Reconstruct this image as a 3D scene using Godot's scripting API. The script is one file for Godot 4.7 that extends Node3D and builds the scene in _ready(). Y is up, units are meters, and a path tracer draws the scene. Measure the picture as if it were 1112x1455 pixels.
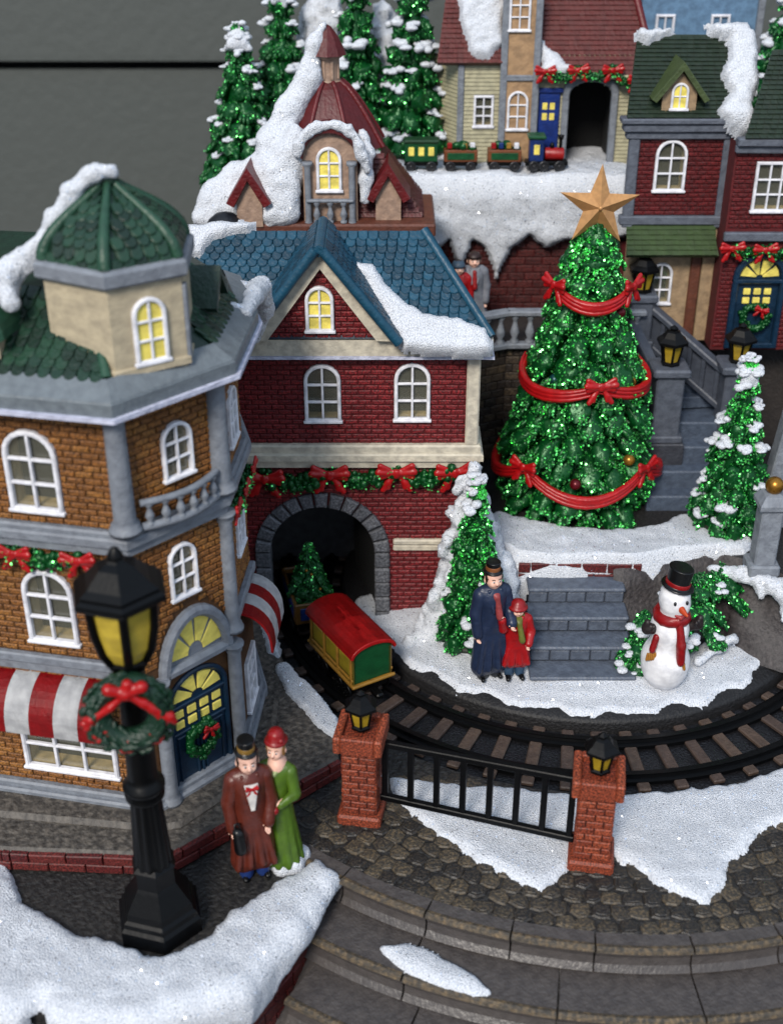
extends Node3D
# A resin Christmas village on a porch table. All helper input is in centimetres; meshes are written in metres.

const CM := 0.01
const G := 0.3                       # plaza level
const TC := Vector2(6.3, -37.2)      # centre of the railway circle
var off := Vector3.ZERO              # base of the thing being built
var used := {}
var mats := {}
var tex := {}
var rng := RandomNumberGenerator.new()
var fnz := FastNoiseLite.new()


class MB:
	var v := PackedVector3Array()
	var n := PackedVector3Array()
	var c := PackedColorArray()
	var ix := PackedInt32Array()
	var t := Transform3D.IDENTITY
	var o := Transform3D.IDENTITY
	var col := Color.WHITE

	func at(f: Transform3D) -> void:
		t = o * f

	func put(p: Vector3, nn: Vector3) -> int:
		v.append(t * p * 0.01)
		n.append((t.basis * nn).normalized())
		c.append(col)
		return v.size() - 1

	func tri(a: Vector3, b: Vector3, d: Vector3) -> void:
		var nn := (b - a).cross(d - a)
		if nn.length_squared() < 1e-14:
			return
		var k := put(a, nn)
		put(b, nn)
		put(d, nn)
		ix.append_array(PackedInt32Array([k, k + 2, k + 1]))

	func quad(a: Vector3, b: Vector3, d: Vector3, e: Vector3) -> void:
		var nn := (d - a).cross(e - b)
		if nn.length_squared() < 1e-14:
			return
		var k := put(a, nn)
		put(b, nn)
		put(d, nn)
		put(e, nn)
		ix.append_array(PackedInt32Array([k, k + 2, k + 1, k, k + 3, k + 2]))

	# chamfered box
	func box(m: Vector3, s: Vector3, b := 0.0) -> void:
		var h := s * 0.5
		b = minf(b, minf(h.x, minf(h.y, h.z)) * 0.7)
		for ax in 3:
			for sg in [-1.0, 1.0]:
				var u := (ax + 1) % 3
				var w := (ax + 2) % 3
				var q := []
				for k in [[-1, -1], [1, -1], [1, 1], [-1, 1]]:
					var p := Vector3.ZERO
					p[ax] = sg * h[ax]
					p[u] = k[0] * (h[u] - b)
					p[w] = k[1] * (h[w] - b)
					q.append(m + p)
				if sg > 0:
					quad(q[0], q[1], q[2], q[3])
				else:
					quad(q[3], q[2], q[1], q[0])
		if b <= 0.0:
			return
		for ax in 3:
			var u := (ax + 1) % 3
			var w := (ax + 2) % 3
			for su in [-1.0, 1.0]:
				for sw in [-1.0, 1.0]:
					var p := []
					for k in [[-1.0, 0], [1.0, 0], [1.0, 1], [-1.0, 1]]:
						var x := Vector3.ZERO
						x[ax] = k[0] * (h[ax] - b)
						x[u] = su * (h[u] - (b if k[1] == 1 else 0.0))
						x[w] = sw * (h[w] - (0.0 if k[1] == 1 else b))
						p.append(m + x)
					if su * sw > 0:
						quad(p[0], p[1], p[2], p[3])
					else:
						quad(p[3], p[2], p[1], p[0])
		for sx in [-1.0, 1.0]:
			for sy in [-1.0, 1.0]:
				for sz in [-1.0, 1.0]:
					var a := m + Vector3(sx * h.x, sy * (h.y - b), sz * (h.z - b))
					var e := m + Vector3(sx * (h.x - b), sy * h.y, sz * (h.z - b))
					var f := m + Vector3(sx * (h.x - b), sy * (h.y - b), sz * h.z)
					if sx * sy * sz > 0:
						tri(a, e, f)
					else:
						tri(a, f, e)

	# convex or concave outline in xy, pushed along z
	func extr(poly: PackedVector2Array, z0: float, z1: float, b := 0.0) -> void:
		if Geometry2D.is_polygon_clockwise(poly):
			poly = poly.duplicate()
			poly.reverse()
		var top := poly
		if b > 0.0:
			top = inset(poly, b)
		var ids := Geometry2D.triangulate_polygon(top)
		for k in range(0, ids.size(), 3):
			var q := [top[ids[k]], top[ids[k + 1]], top[ids[k + 2]]]
			if (q[1] - q[0]).cross(q[2] - q[0]) < 0.0:
				q = [q[0], q[2], q[1]]
			tri(Vector3(q[0].x, q[0].y, z1), Vector3(q[1].x, q[1].y, z1), Vector3(q[2].x, q[2].y, z1))
			if b <= 0.0:
				tri(Vector3(q[0].x, q[0].y, z0), Vector3(q[2].x, q[2].y, z0), Vector3(q[1].x, q[1].y, z0))
		var m := poly.size()
		for k in m:
			var p := poly[k]
			var r := poly[(k + 1) % m]
			quad(Vector3(p.x, p.y, z0), Vector3(r.x, r.y, z0), Vector3(r.x, r.y, z1 - b), Vector3(p.x, p.y, z1 - b))
			if b > 0.0:
				var pi := top[k]
				var ri := top[(k + 1) % m]
				quad(Vector3(p.x, p.y, z1 - b), Vector3(r.x, r.y, z1 - b), Vector3(ri.x, ri.y, z1), Vector3(pi.x, pi.y, z1))

	func inset(poly: PackedVector2Array, b: float) -> PackedVector2Array:
		var out := PackedVector2Array()
		var m := poly.size()
		for k in m:
			var e1 := (poly[k] - poly[(k + m - 1) % m]).normalized()
			var e2 := (poly[(k + 1) % m] - poly[k]).normalized()
			var n1 := Vector2(-e1.y, e1.x)
			var n2 := Vector2(-e2.y, e2.x)
			var d := n1 + n2
			var l := d.length_squared()
			out.append(poly[k] + (d * (2.0 * b / l) if l > 0.3 else n1 * b))
		return out

	# plan outline (x, z), from y0 up to y1
	func slab(plan: PackedVector2Array, y0: float, y1: float, b := 0.0) -> void:
		var keep := t
		t = t * Transform3D(Basis(Vector3(1, 0, 0), Vector3(0, 0, -1), Vector3(0, 1, 0)), Vector3.ZERO)
		var q := PackedVector2Array()
		for p in plan:
			q.append(Vector2(p.x, -p.y))
		extr(q, y0, y1, b)
		t = keep

	# two outlines of equal length: a raised band between them
	func band(a: PackedVector2Array, b: PackedVector2Array, z0: float, z1: float, closed := true, ch := 0.0) -> void:
		var m := a.size()
		for k in (m if closed else m - 1):
			var j := (k + 1) % m
			var a0 := a[k]
			var a1 := a[j]
			var b0 := b[k]
			var b1 := b[j]
			if ch > 0.0:
				var a0i := a0.lerp(b0, ch)
				var a1i := a1.lerp(b1, ch)
				var b0i := b0.lerp(a0, ch)
				var b1i := b1.lerp(a1, ch)
				var zz := z1 - (a0 - b0).length() * ch
				quad(v3(a0, zz), v3(a1, zz), v3(a1i, z1), v3(a0i, z1))
				quad(v3(b1, zz), v3(b0, zz), v3(b0i, z1), v3(b1i, z1))
				quad(v3(a0i, z1), v3(a1i, z1), v3(b1i, z1), v3(b0i, z1))
				quad(v3(a0, z0), v3(a1, z0), v3(a1, zz), v3(a0, zz))
				quad(v3(b1, z0), v3(b0, z0), v3(b0, zz), v3(b1, zz))
			else:
				quad(v3(a0, z1), v3(a1, z1), v3(b1, z1), v3(b0, z1))
				quad(v3(a0, z0), v3(a1, z0), v3(a1, z1), v3(a0, z1))
				quad(v3(b1, z0), v3(b0, z0), v3(b0, z1), v3(b1, z1))

	func v3(p: Vector2, z: float) -> Vector3:
		return Vector3(p.x, p.y, z)

	# rows of points joined to a smooth sheet
	func grid(rows: Array, wrap := false, flip := false) -> void:
		var s0 := v.size()
		var i0 := ix.size()
		var m: int = rows[0].size()
		for r in rows:
			for p in r:
				v.append(t * p * 0.01)
				n.append(Vector3.ZERO)
				c.append(col)
		for i in rows.size() - 1:
			for j in (m if wrap else m - 1):
				var a := s0 + i * m + j
				var b := s0 + i * m + (j + 1) % m
				var d := b + m
				var e := a + m
				if flip:
					ix.append_array(PackedInt32Array([a, b, d, a, d, e]))
				else:
					ix.append_array(PackedInt32Array([a, d, b, a, e, d]))
		smooth(s0, i0)

	func smooth(s0: int, i0: int) -> void:
		for k in range(s0, v.size()):
			n[k] = Vector3.ZERO
		for k in range(i0, ix.size(), 3):
			var a := ix[k]
			var b := ix[k + 1]
			var d := ix[k + 2]
			var nn := (v[d] - v[a]).cross(v[b] - v[a])
			n[a] += nn
			n[b] += nn
			n[d] += nn
		for k in range(s0, v.size()):
			n[k] = n[k].normalized() if n[k].length_squared() > 1e-30 else Vector3.UP

	# profile points (radius, height) turned round y; flat-sided when hard
	func lathe(m: Vector3, prof: Array, segs := 16, hard := false, turn := 0.0) -> void:
		if hard:
			for i in prof.size() - 1:
				for k in segs:
					var a0 := turn + TAU * k / segs
					var a1 := turn + TAU * (k + 1) / segs
					var p: Vector2 = prof[i]
					var q: Vector2 = prof[i + 1]
					quad(m + Vector3(p.x * sin(a0), p.y, p.x * cos(a0)), m + Vector3(p.x * sin(a1), p.y, p.x * cos(a1)), m + Vector3(q.x * sin(a1), q.y, q.x * cos(a1)), m + Vector3(q.x * sin(a0), q.y, q.x * cos(a0)))
			return
		var rows := []
		for p in prof:
			var r := PackedVector3Array()
			for k in segs:
				var a := turn + TAU * k / segs
				r.append(m + Vector3(p.x * sin(a), p.y, p.x * cos(a)))
			rows.append(r)
		grid(rows, true)

	func ell(m: Vector3, r: Vector3, us := 12, vs := 8) -> void:
		var rows := []
		for i in vs + 1:
			var f := -PI / 2 + PI * i / vs
			var row := PackedVector3Array()
			for k in us:
				var a := TAU * k / us
				row.append(m + Vector3(r.x * cos(f) * sin(a), r.y * sin(f), r.z * cos(f) * cos(a)))
			rows.append(row)
		grid(rows, true)

	func tube(pts: Array, rad: Array, sides := 8, closed := false, flat := 1.0) -> void:
		var rows := []
		var m := pts.size()
		var side := Vector3.ZERO
		for k in m:
			var a: Vector3 = pts[(k + m - 1) % m] if closed or k > 0 else pts[k]
			var b: Vector3 = pts[(k + 1) % m] if closed or k < m - 1 else pts[k]
			var d := (b - a).normalized()
			if side == Vector3.ZERO:
				side = d.cross(Vector3.UP if absf(d.y) < 0.9 else Vector3.RIGHT).normalized()
			side = (side - d * side.dot(d)).normalized()
			var w := d.cross(side)
			var r: float = rad[mini(k, rad.size() - 1)]
			var row := PackedVector3Array()
			for j in sides:
				var an := -TAU * j / sides
				row.append(pts[k] + (side * cos(an) + w * sin(an) * flat) * r)
			rows.append(row)
		if closed:
			rows.append(rows[0])
		grid(rows, true)
		if not closed:
			for e in [0, m - 1]:
				var cc: Vector3 = pts[e]
				for j in sides:
					var p: Vector3 = rows[e][j]
					var q: Vector3 = rows[e][(j + 1) % sides]
					if e == 0:
						tri(cc, q, p)
					else:
						tri(cc, p, q)

	# joined tapered capsules [a, b, ra, rb], meshed as surface nets
	func field(prims: Array, cell: float, k := 0.1) -> void:
		var lo := Vector3.ONE * 1e9
		var hi := -lo
		for p in prims:
			var r: float = maxf(p[2], p[3]) + cell * 2.0
			for q in [p[0], p[1]]:
				lo = lo.min(q - Vector3.ONE * r)
				hi = hi.max(q + Vector3.ONE * r)
		var nx := int((hi.x - lo.x) / cell) + 2
		var ny := int((hi.y - lo.y) / cell) + 2
		var nz := int((hi.z - lo.z) / cell) + 2
		var f := PackedFloat32Array()
		f.resize(nx * ny * nz)
		f.fill(1e3)
		for p in prims:
			var a: Vector3 = p[0]
			var ra: float = p[2]
			var dr: float = p[3] - ra
			var ab: Vector3 = p[1] - a
			var l2 := maxf(ab.length_squared(), 1e-9)
			var r := maxf(ra, p[3]) + maxf(k, cell * 2.5)
			var l: Vector3 = (a.min(p[1]) - Vector3.ONE * r - lo) / cell
			var h: Vector3 = (a.max(p[1]) + Vector3.ONE * r - lo) / cell
			for iz in range(maxi(0, int(l.z)), mini(nz, int(h.z) + 2)):
				for iy in range(maxi(0, int(l.y)), mini(ny, int(h.y) + 2)):
					var at0 := (iz * ny + iy) * nx
					for ixx in range(maxi(0, int(l.x)), mini(nx, int(h.x) + 2)):
						var q := lo + Vector3(ixx, iy, iz) * cell - a
						var s := clampf(q.dot(ab) / l2, 0.0, 1.0)
						var d := (q - ab * s).length() - ra - dr * s
						var o := f[at0 + ixx]
						var hh := maxf(k - absf(o - d), 0.0) / k
						f[at0 + ixx] = minf(o, d) - hh * hh * k * 0.25
		var ids := {}
		var s0 := v.size()
		var i0 := ix.size()
		for iz in nz - 1:
			for iy in ny - 1:
				for ixx in nx - 1:
					var b0 := (iz * ny + iy) * nx + ixx
					var pos := 0
					var w := [f[b0], f[b0 + 1], f[b0 + nx], f[b0 + nx + 1], f[b0 + nx * ny], f[b0 + nx * ny + 1], f[b0 + nx * ny + nx], f[b0 + nx * ny + nx + 1]]
					for q in w:
						if q > 0.0:
							pos += 1
					if pos == 0 or pos == 8:
						continue
					var sum := Vector3.ZERO
					var cnt := 0
					for e in [[0, 1], [2, 3], [4, 5], [6, 7], [0, 2], [1, 3], [4, 6], [5, 7], [0, 4], [1, 5], [2, 6], [3, 7]]:
						var fa: float = w[e[0]]
						var fb: float = w[e[1]]
						if (fa > 0.0) != (fb > 0.0):
							var u := fa / (fa - fb)
							var pa := Vector3(e[0] & 1, (e[0] >> 1) & 1, e[0] >> 2)
							var pb := Vector3(e[1] & 1, (e[1] >> 1) & 1, e[1] >> 2)
							sum += pa.lerp(pb, u)
							cnt += 1
					ids[b0] = v.size()
					v.append(t * (lo + (Vector3(ixx, iy, iz) + sum / cnt) * cell) * 0.01)
					n.append(Vector3.ZERO)
					c.append(col)
		var st := [1, nx, nx * ny]
		for b0: int in ids:
			for ax in 3:
				var u: int = st[(ax + 1) % 3]
				var w: int = st[(ax + 2) % 3]
				var fa := f[b0]
				var fb := f[b0 + st[ax]]
				if (fa > 0.0) == (fb > 0.0):
					continue
				if not (ids.has(b0 - u) and ids.has(b0 - w) and ids.has(b0 - u - w)):
					continue
				var q := [ids[b0], ids[b0 - u], ids[b0 - u - w], ids[b0 - w]]
				if fa > 0.0:
					ix.append_array(PackedInt32Array([q[0], q[1], q[2], q[0], q[2], q[3]]))
				else:
					ix.append_array(PackedInt32Array([q[0], q[2], q[1], q[0], q[3], q[2]]))
		smooth(s0, i0)

	# uneven surface: moves every vertex from s0 on along its normal
	func jitter(nz: FastNoiseLite, amp: float, per_cm: float, s0 := 0, i0 := 0) -> void:
		for k in range(s0, v.size()):
			var p := v[k] * 100.0 * per_cm * 100.0
			v[k] += n[k] * 0.01 * amp * (nz.get_noise_3dv(p) + 0.5 * nz.get_noise_3dv(p * 2.7))
		smooth(s0, i0)

	func mesh() -> ArrayMesh:
		var m := ArrayMesh.new()
		if ix.is_empty():
			return m
		var a := []
		a.resize(Mesh.ARRAY_MAX)
		a[Mesh.ARRAY_VERTEX] = v
		a[Mesh.ARRAY_NORMAL] = n
		a[Mesh.ARRAY_COLOR] = c
		a[Mesh.ARRAY_INDEX] = ix
		m.add_surface_from_arrays(Mesh.PRIMITIVE_TRIANGLES, a)
		return m


func mb(f := Transform3D.IDENTITY) -> MB:
	var m := MB.new()
	m.o = Transform3D(Basis.IDENTITY, -off)
	m.at(f)
	return m


func V(x: float, y: float, z: float) -> Vector3:
	return Vector3(x, y, z)


func V2(x: float, y: float) -> Vector2:
	return Vector2(x, y)


func pv(a: Array) -> PackedVector2Array:
	var o := PackedVector2Array()
	for k in range(0, a.size(), 2):
		o.append(Vector2(a[k], a[k + 1]))
	return o


# a frame on a wall that runs from a to b (plan x, z) as seen from outside: x along, y up, z outward
func facet(a: Vector2, b: Vector2, y := 0.0) -> Transform3D:
	var x := Vector3(b.x - a.x, 0, b.y - a.y).normalized()
	return Transform3D(Basis(x, Vector3.UP, x.cross(Vector3.UP)), Vector3(a.x, y, a.y))


func shift(f: Transform3D, p: Vector3) -> Transform3D:
	return f * Transform3D(Basis.IDENTITY, p)


func named(called: String) -> String:
	var k: int = used.get(called, -1) + 1
	used[called] = k
	return called if k == 0 else "%s_%03d" % [called, k]


func tag(o: Node, label: String, category: String, group := "") -> void:
	o.set_meta("label", label)
	o.set_meta("category", category)
	if group:
		o.set_meta("group", group)


func thing(called: String, label: String, category: String, at: Vector3, group := "") -> Node3D:
	var o := Node3D.new()
	o.name = named(called)
	add_child(o)
	off = at
	o.position = at * CM
	tag(o, label, category, group)
	return o


func part(m: MB, called: String, mat: Material, parent: Node = null) -> MeshInstance3D:
	var o := MeshInstance3D.new()
	o.name = called if parent else named(called)
	o.mesh = m.mesh()
	o.material_override = mat
	if parent:
		parent.add_child(o, true)
	else:
		add_child(o)
		o.position = off * CM
	return o


func solo(m: MB, called: String, mat: Material, label: String, category: String, group := "") -> MeshInstance3D:
	var o := part(m, called, mat)
	tag(o, label, category, group)
	return o


func setting(m: MB, called: String, mat: Material, kind := "structure") -> MeshInstance3D:
	var o := part(m, called, mat)
	o.set_meta("kind", kind)
	return o


# pieces: [mesh, material, world transform in cm]; the nearest ones become parts, the rest one stuff part per material
func pieces(parent: Node, called: String, list: Array, most := 300) -> void:
	var eye := V(0, 24, 0)
	list.sort_custom(func(a, b): return a[2].origin.distance_squared_to(eye) < b[2].origin.distance_squared_to(eye))
	var rest := {}
	for k in list.size():
		var f: Transform3D = list[k][2]
		f.origin = (f.origin - off) * CM
		if k < most:
			var o := MeshInstance3D.new()
			o.name = called
			o.mesh = list[k][0]
			o.material_override = list[k][1]
			o.transform = f
			parent.add_child(o, true)
		else:
			if not rest.has(list[k][1]):
				var s := SurfaceTool.new()
				s.begin(Mesh.PRIMITIVE_TRIANGLES)
				rest[list[k][1]] = s
			rest[list[k][1]].append_from(list[k][0], 0, f)
	for mat in rest:
		var o := MeshInstance3D.new()
		o.name = called + "_field"
		o.mesh = rest[mat].commit()
		o.material_override = mat
		o.set_meta("kind", "stuff")
		parent.add_child(o, true)


func scatter(parent: Node, called: String, mesh: Mesh, mat: Material, list: Array) -> void:
	var mm := MultiMesh.new()
	mm.transform_format = MultiMesh.TRANSFORM_3D
	mm.mesh = mesh
	mm.instance_count = list.size()
	for k in list.size():
		var f: Transform3D = list[k]
		f.origin = (f.origin - off) * CM
		mm.set_instance_transform(k, f)
	var o := MultiMeshInstance3D.new()
	o.name = called
	o.multimesh = mm
	o.material_override = mat
	o.set_meta("kind", "stuff")
	parent.add_child(o, true)


func noise_tex(key: String, freq: float, lo: Color, hi: Color, kind := FastNoiseLite.TYPE_SIMPLEX_SMOOTH, octaves := 4, size := 512, c0 := 0.2, c1 := 0.8) -> NoiseTexture2D:
	if tex.has(key):
		return tex[key]
	var fn := FastNoiseLite.new()
	fn.noise_type = kind
	fn.frequency = freq
	fn.fractal_octaves = octaves
	fn.seed = hash(key) % 1000
	var t := NoiseTexture2D.new()
	t.width = size
	t.height = size
	t.seamless = true
	t.noise = fn
	var gr := Gradient.new()
	gr.set_color(0, lo)
	gr.set_offset(0, c0)
	gr.set_color(1, hi)
	gr.set_offset(1, c1)
	t.color_ramp = gr
	tex[key] = t
	return t


func normal_tex(key: String, freq: float, strength: float, octaves := 4) -> NoiseTexture2D:
	if tex.has(key):
		return tex[key]
	var fn := FastNoiseLite.new()
	fn.noise_type = FastNoiseLite.TYPE_SIMPLEX_SMOOTH
	fn.frequency = freq
	fn.fractal_octaves = octaves
	fn.seed = hash(key) % 1000
	var t := NoiseTexture2D.new()
	t.width = 512
	t.height = 512
	t.seamless = true
	t.as_normal_map = true
	t.bump_strength = strength
	t.noise = fn
	tex[key] = t
	return t


# facets of glitter: each little cell tilts its own way
func flake_tex() -> ImageTexture:
	if tex.has("flake"):
		return tex["flake"]
	var r := RandomNumberGenerator.new()
	r.seed = 5
	var im := Image.create(512, 512, false, Image.FORMAT_RGB8)
	im.fill(Color(0.5, 0.5, 1.0))
	for k in 14000:
		var x := r.randi_range(0, 509)
		var y := r.randi_range(0, 509)
		var a := r.randf() * TAU
		var s := r.randf_range(0.1, 0.75)
		var q := Vector3(cos(a) * s, sin(a) * s, 1.0).normalized()
		im.fill_rect(Rect2i(x, y, r.randi_range(2, 4), r.randi_range(2, 4)), Color(q.x * 0.5 + 0.5, q.y * 0.5 + 0.5, q.z * 0.5 + 0.5))
	tex["flake"] = ImageTexture.create_from_image(im)
	return tex["flake"]


# painted resin and the like: base colour with a mottled brush pattern and a fine relief
func M(key: String, col: Color, rough := 0.6, bump := 0.25, metal := 0.0, pattern := "mottle", scale := 40.0) -> StandardMaterial3D:
	if mats.has(key):
		return mats[key]
	var m := StandardMaterial3D.new()
	m.resource_name = key
	m.albedo_color = col
	m.roughness = rough
	m.metallic = metal
	m.metallic_specular = 0.45
	m.cull_mode = BaseMaterial3D.CULL_DISABLED
	m.uv1_triplanar = true
	m.uv1_world_triplanar = true
	m.uv1_scale = Vector3.ONE * scale
	if pattern == "mottle":
		m.albedo_texture = noise_tex("mottle", 0.012, Color(0.84, 0.84, 0.85), Color(1, 1, 1), FastNoiseLite.TYPE_SIMPLEX_SMOOTH, 5)
	elif pattern == "stone":
		m.albedo_texture = noise_tex("stone", 0.03, Color(0.62, 0.61, 0.61), Color(1, 0.98, 0.96), FastNoiseLite.TYPE_SIMPLEX_SMOOTH, 5, 512, 0.25, 0.75)
	elif pattern == "rock":
		m.albedo_texture = noise_tex("rock", 0.022, Color(0.52, 0.53, 0.56), Color(1, 0.93, 0.82), FastNoiseLite.TYPE_SIMPLEX_SMOOTH, 6, 512, 0.35, 0.85)
	elif pattern == "dash":
		m.albedo_texture = noise_tex("dash", 0.05, Color(0.5, 0.5, 0.5), Color(1, 1, 1), FastNoiseLite.TYPE_SIMPLEX_SMOOTH, 3, 512, 0.3, 0.7)
	if bump > 0.0:
		m.normal_enabled = true
		m.normal_texture = normal_tex("fine", 0.035, 6.0)
		m.normal_scale = bump
	mats[key] = m
	return m


func snow_mat() -> StandardMaterial3D:
	if mats.has("snow"):
		return mats["snow"]
	var m := M("snow", Color(0.81, 0.82, 0.84), 0.55, 0.0, 0.0, "none", 28.0)
	m.albedo_texture = noise_tex("snowdust", 0.13, Color(0.76, 0.78, 0.81), Color(1, 1, 1), FastNoiseLite.TYPE_SIMPLEX_SMOOTH, 4, 512, 0.25, 0.6)
	m.normal_enabled = true
	m.normal_texture = normal_tex("grit", 0.13, 9.0, 3)
	m.normal_scale = 0.9
	return m


func glitter_green() -> StandardMaterial3D:
	if mats.has("glit"):
		return mats["glit"]
	var m := M("glit", Color(0.02, 0.28, 0.11), 0.36, 0.0, 0.35, "mottle", 13.0)
	m.normal_enabled = true
	m.normal_texture = flake_tex()
	m.normal_scale = 1.0
	return m


func black(key: String, col: Color, rough := 0.35) -> StandardMaterial3D:
	var m := M(key, col, rough, 0.12)
	m.metallic_specular = 0.3
	return m


func flake_mesh(s: float) -> ArrayMesh:
	var m := MB.new()
	var p := []
	for k in 5:
		p.append(Vector3(cos(TAU * k / 5) * s, sin(TAU * k / 5) * s, 0))
	for k in range(1, 4):
		m.tri(p[0], p[k], p[k + 1])
	return m.mesh()


func poly_dist(p: Vector2, poly: PackedVector2Array) -> float:
	var best := 1e9
	var inside := false
	var m := poly.size()
	var j := m - 1
	for i in m:
		var a := poly[i]
		var b := poly[j]
		var e := b - a
		var w := p - a
		var q := w - e * clampf(w.dot(e) / maxf(e.length_squared(), 1e-9), 0.0, 1.0)
		best = minf(best, q.length_squared())
		if (a.y > p.y) != (b.y > p.y) and p.x < (b.x - a.x) * (p.y - a.y) / (b.y - a.y) + a.x:
			inside = not inside
		j = i
	return sqrt(best) * (1.0 if inside else -1.0)


# a layer of snow inside a ragged outline, laid with place(u, v, height)
func snow(m: MB, poly: PackedVector2Array, place: Callable, thick: float, edge: float, step: float, ragged := 0.12, lump := 0.05, sd := 1, flip := false) -> void:
	var lo := Vector2.ONE * 1e9
	var hi := -lo
	for p in poly:
		lo = lo.min(p)
		hi = hi.max(p)
	lo -= Vector2.ONE * (ragged + step * 2)
	hi += Vector2.ONE * (ragged + step * 2)
	var nx := int((hi.x - lo.x) / step) + 2
	var ny := int((hi.y - lo.y) / step) + 2
	var ids := PackedInt32Array()
	ids.resize(nx * ny)
	ids.fill(-1)
	var dd := PackedFloat32Array()
	dd.resize(nx * ny)
	for j in ny:
		for i in nx:
			var p := lo + Vector2(i, j) * step
			var w := fnz.get_noise_3d(p.x * 90.0, p.y * 90.0, sd * 37.0) * 0.6 + fnz.get_noise_3d(p.x * 260.0, p.y * 260.0, sd * 91.0) * 0.4
			dd[j * nx + i] = poly_dist(p, poly) + ragged * 1.6 * w
	var s0 := m.v.size()
	var i0 := m.ix.size()
	for j in ny - 1:
		for i in nx - 1:
			var k := j * nx + i
			if maxf(maxf(dd[k], dd[k + 1]), maxf(dd[k + nx], dd[k + nx + 1])) < 0.0:
				continue
			for q in [k, k + 1, k + nx, k + nx + 1]:
				if ids[q] < 0:
					var p := lo + Vector2(q % nx, q / nx) * step
					var d := dd[q]
					var h := 0.0
					if d < 0.0:
						h = maxf(d * 1.2, -step * 1.3) - 0.01
					else:
						var s := clampf(d / edge, 0.0, 1.0)
						h = thick * sqrt(1.0 - (1.0 - s) * (1.0 - s))
						h += s * lump * (fnz.get_noise_3d(p.x * 45.0, p.y * 45.0, sd * 13.0) + 0.45 * fnz.get_noise_3d(p.x * 150.0, p.y * 150.0, sd * 7.0))
					ids[q] = m.v.size()
					m.v.append(m.t * place.call(p.x, p.y, h) * 0.01)
					m.n.append(Vector3.UP)
					m.c.append(m.col)
			if flip:
				m.ix.append_array(PackedInt32Array([ids[k], ids[k + nx], ids[k + nx + 1], ids[k], ids[k + nx + 1], ids[k + 1]]))
			else:
				m.ix.append_array(PackedInt32Array([ids[k], ids[k + nx + 1], ids[k + nx], ids[k], ids[k + 1], ids[k + nx + 1]]))
	m.smooth(s0, i0)


func on_ground(y: float) -> Callable:
	return func(u, v, h): return Vector3(u, y + h, v)


func on_plane(f: Transform3D) -> Callable:
	return func(u, v, h): return f * Vector3(u, v, h)


func arch_poly(w: float, h: float, rise: float, segs := 10) -> PackedVector2Array:
	var o := PackedVector2Array([Vector2(-w / 2, 0), Vector2(w / 2, 0)])
	if rise <= 0.0:
		o.append(Vector2(w / 2, h))
		o.append(Vector2(-w / 2, h))
		return o
	for k in segs + 1:
		var a := PI * k / segs
		o.append(Vector2(w / 2 * cos(a), h - rise + rise * sin(a)))
	return o


# holes: [centre x, bottom y, width, height, rise]
func half_gap(hole: Array, y: float) -> float:
	var q: float = y - hole[1]
	if q < 0.0 or q > hole[3]:
		return 0.0
	var sp: float = hole[3] - hole[4]
	if q <= sp or hole[4] <= 0.0:
		return hole[2] / 2
	var s: float = (q - sp) / hole[4]
	return hole[2] / 2 * sqrt(maxf(0.0, 1.0 - s * s))


# a wall sheet with openings; no two openings of one call may share an x
func sheet(m: MB, x0: float, x1: float, y0: float, y1: float, holes: Array, z := 0.0) -> void:
	holes = holes.duplicate()
	holes.sort_custom(func(a, b): return a[0] < b[0])
	var x := x0
	for h in holes:
		var a: float = h[0] - h[2] / 2
		var b: float = h[0] + h[2] / 2
		m.quad(V(x, y0, z), V(a, y0, z), V(a, y1, z), V(x, y1, z))
		if h[1] > y0:
			m.quad(V(a, y0, z), V(b, y0, z), V(b, h[1], z), V(a, h[1], z))
		var top: float = h[1] + h[3]
		if h[4] <= 0.0:
			m.quad(V(a, top, z), V(b, top, z), V(b, y1, z), V(a, y1, z))
		else:
			for k in 12:
				var p := Vector2(h[0] - h[2] / 2 * cos(PI * k / 12), top - h[4] + h[4] * sin(PI * k / 12))
				var q := Vector2(h[0] - h[2] / 2 * cos(PI * (k + 1) / 12), top - h[4] + h[4] * sin(PI * (k + 1) / 12))
				m.quad(V(p.x, p.y, z), V(q.x, q.y, z), V(q.x, y1, z), V(p.x, y1, z))
		x = b
	m.quad(V(x, y0, z), V(x1, y0, z), V(x1, y1, z), V(x, y1, z))


func brick_mesh(w: float, h: float, d: float, b: float) -> ArrayMesh:
	var m := MB.new()
	var p := pv([-w / 2, -h / 2, w / 2, -h / 2, w / 2, h / 2, -w / 2, h / 2])
	m.extr(p, -0.02, d, b)
	return m.mesh()


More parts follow.
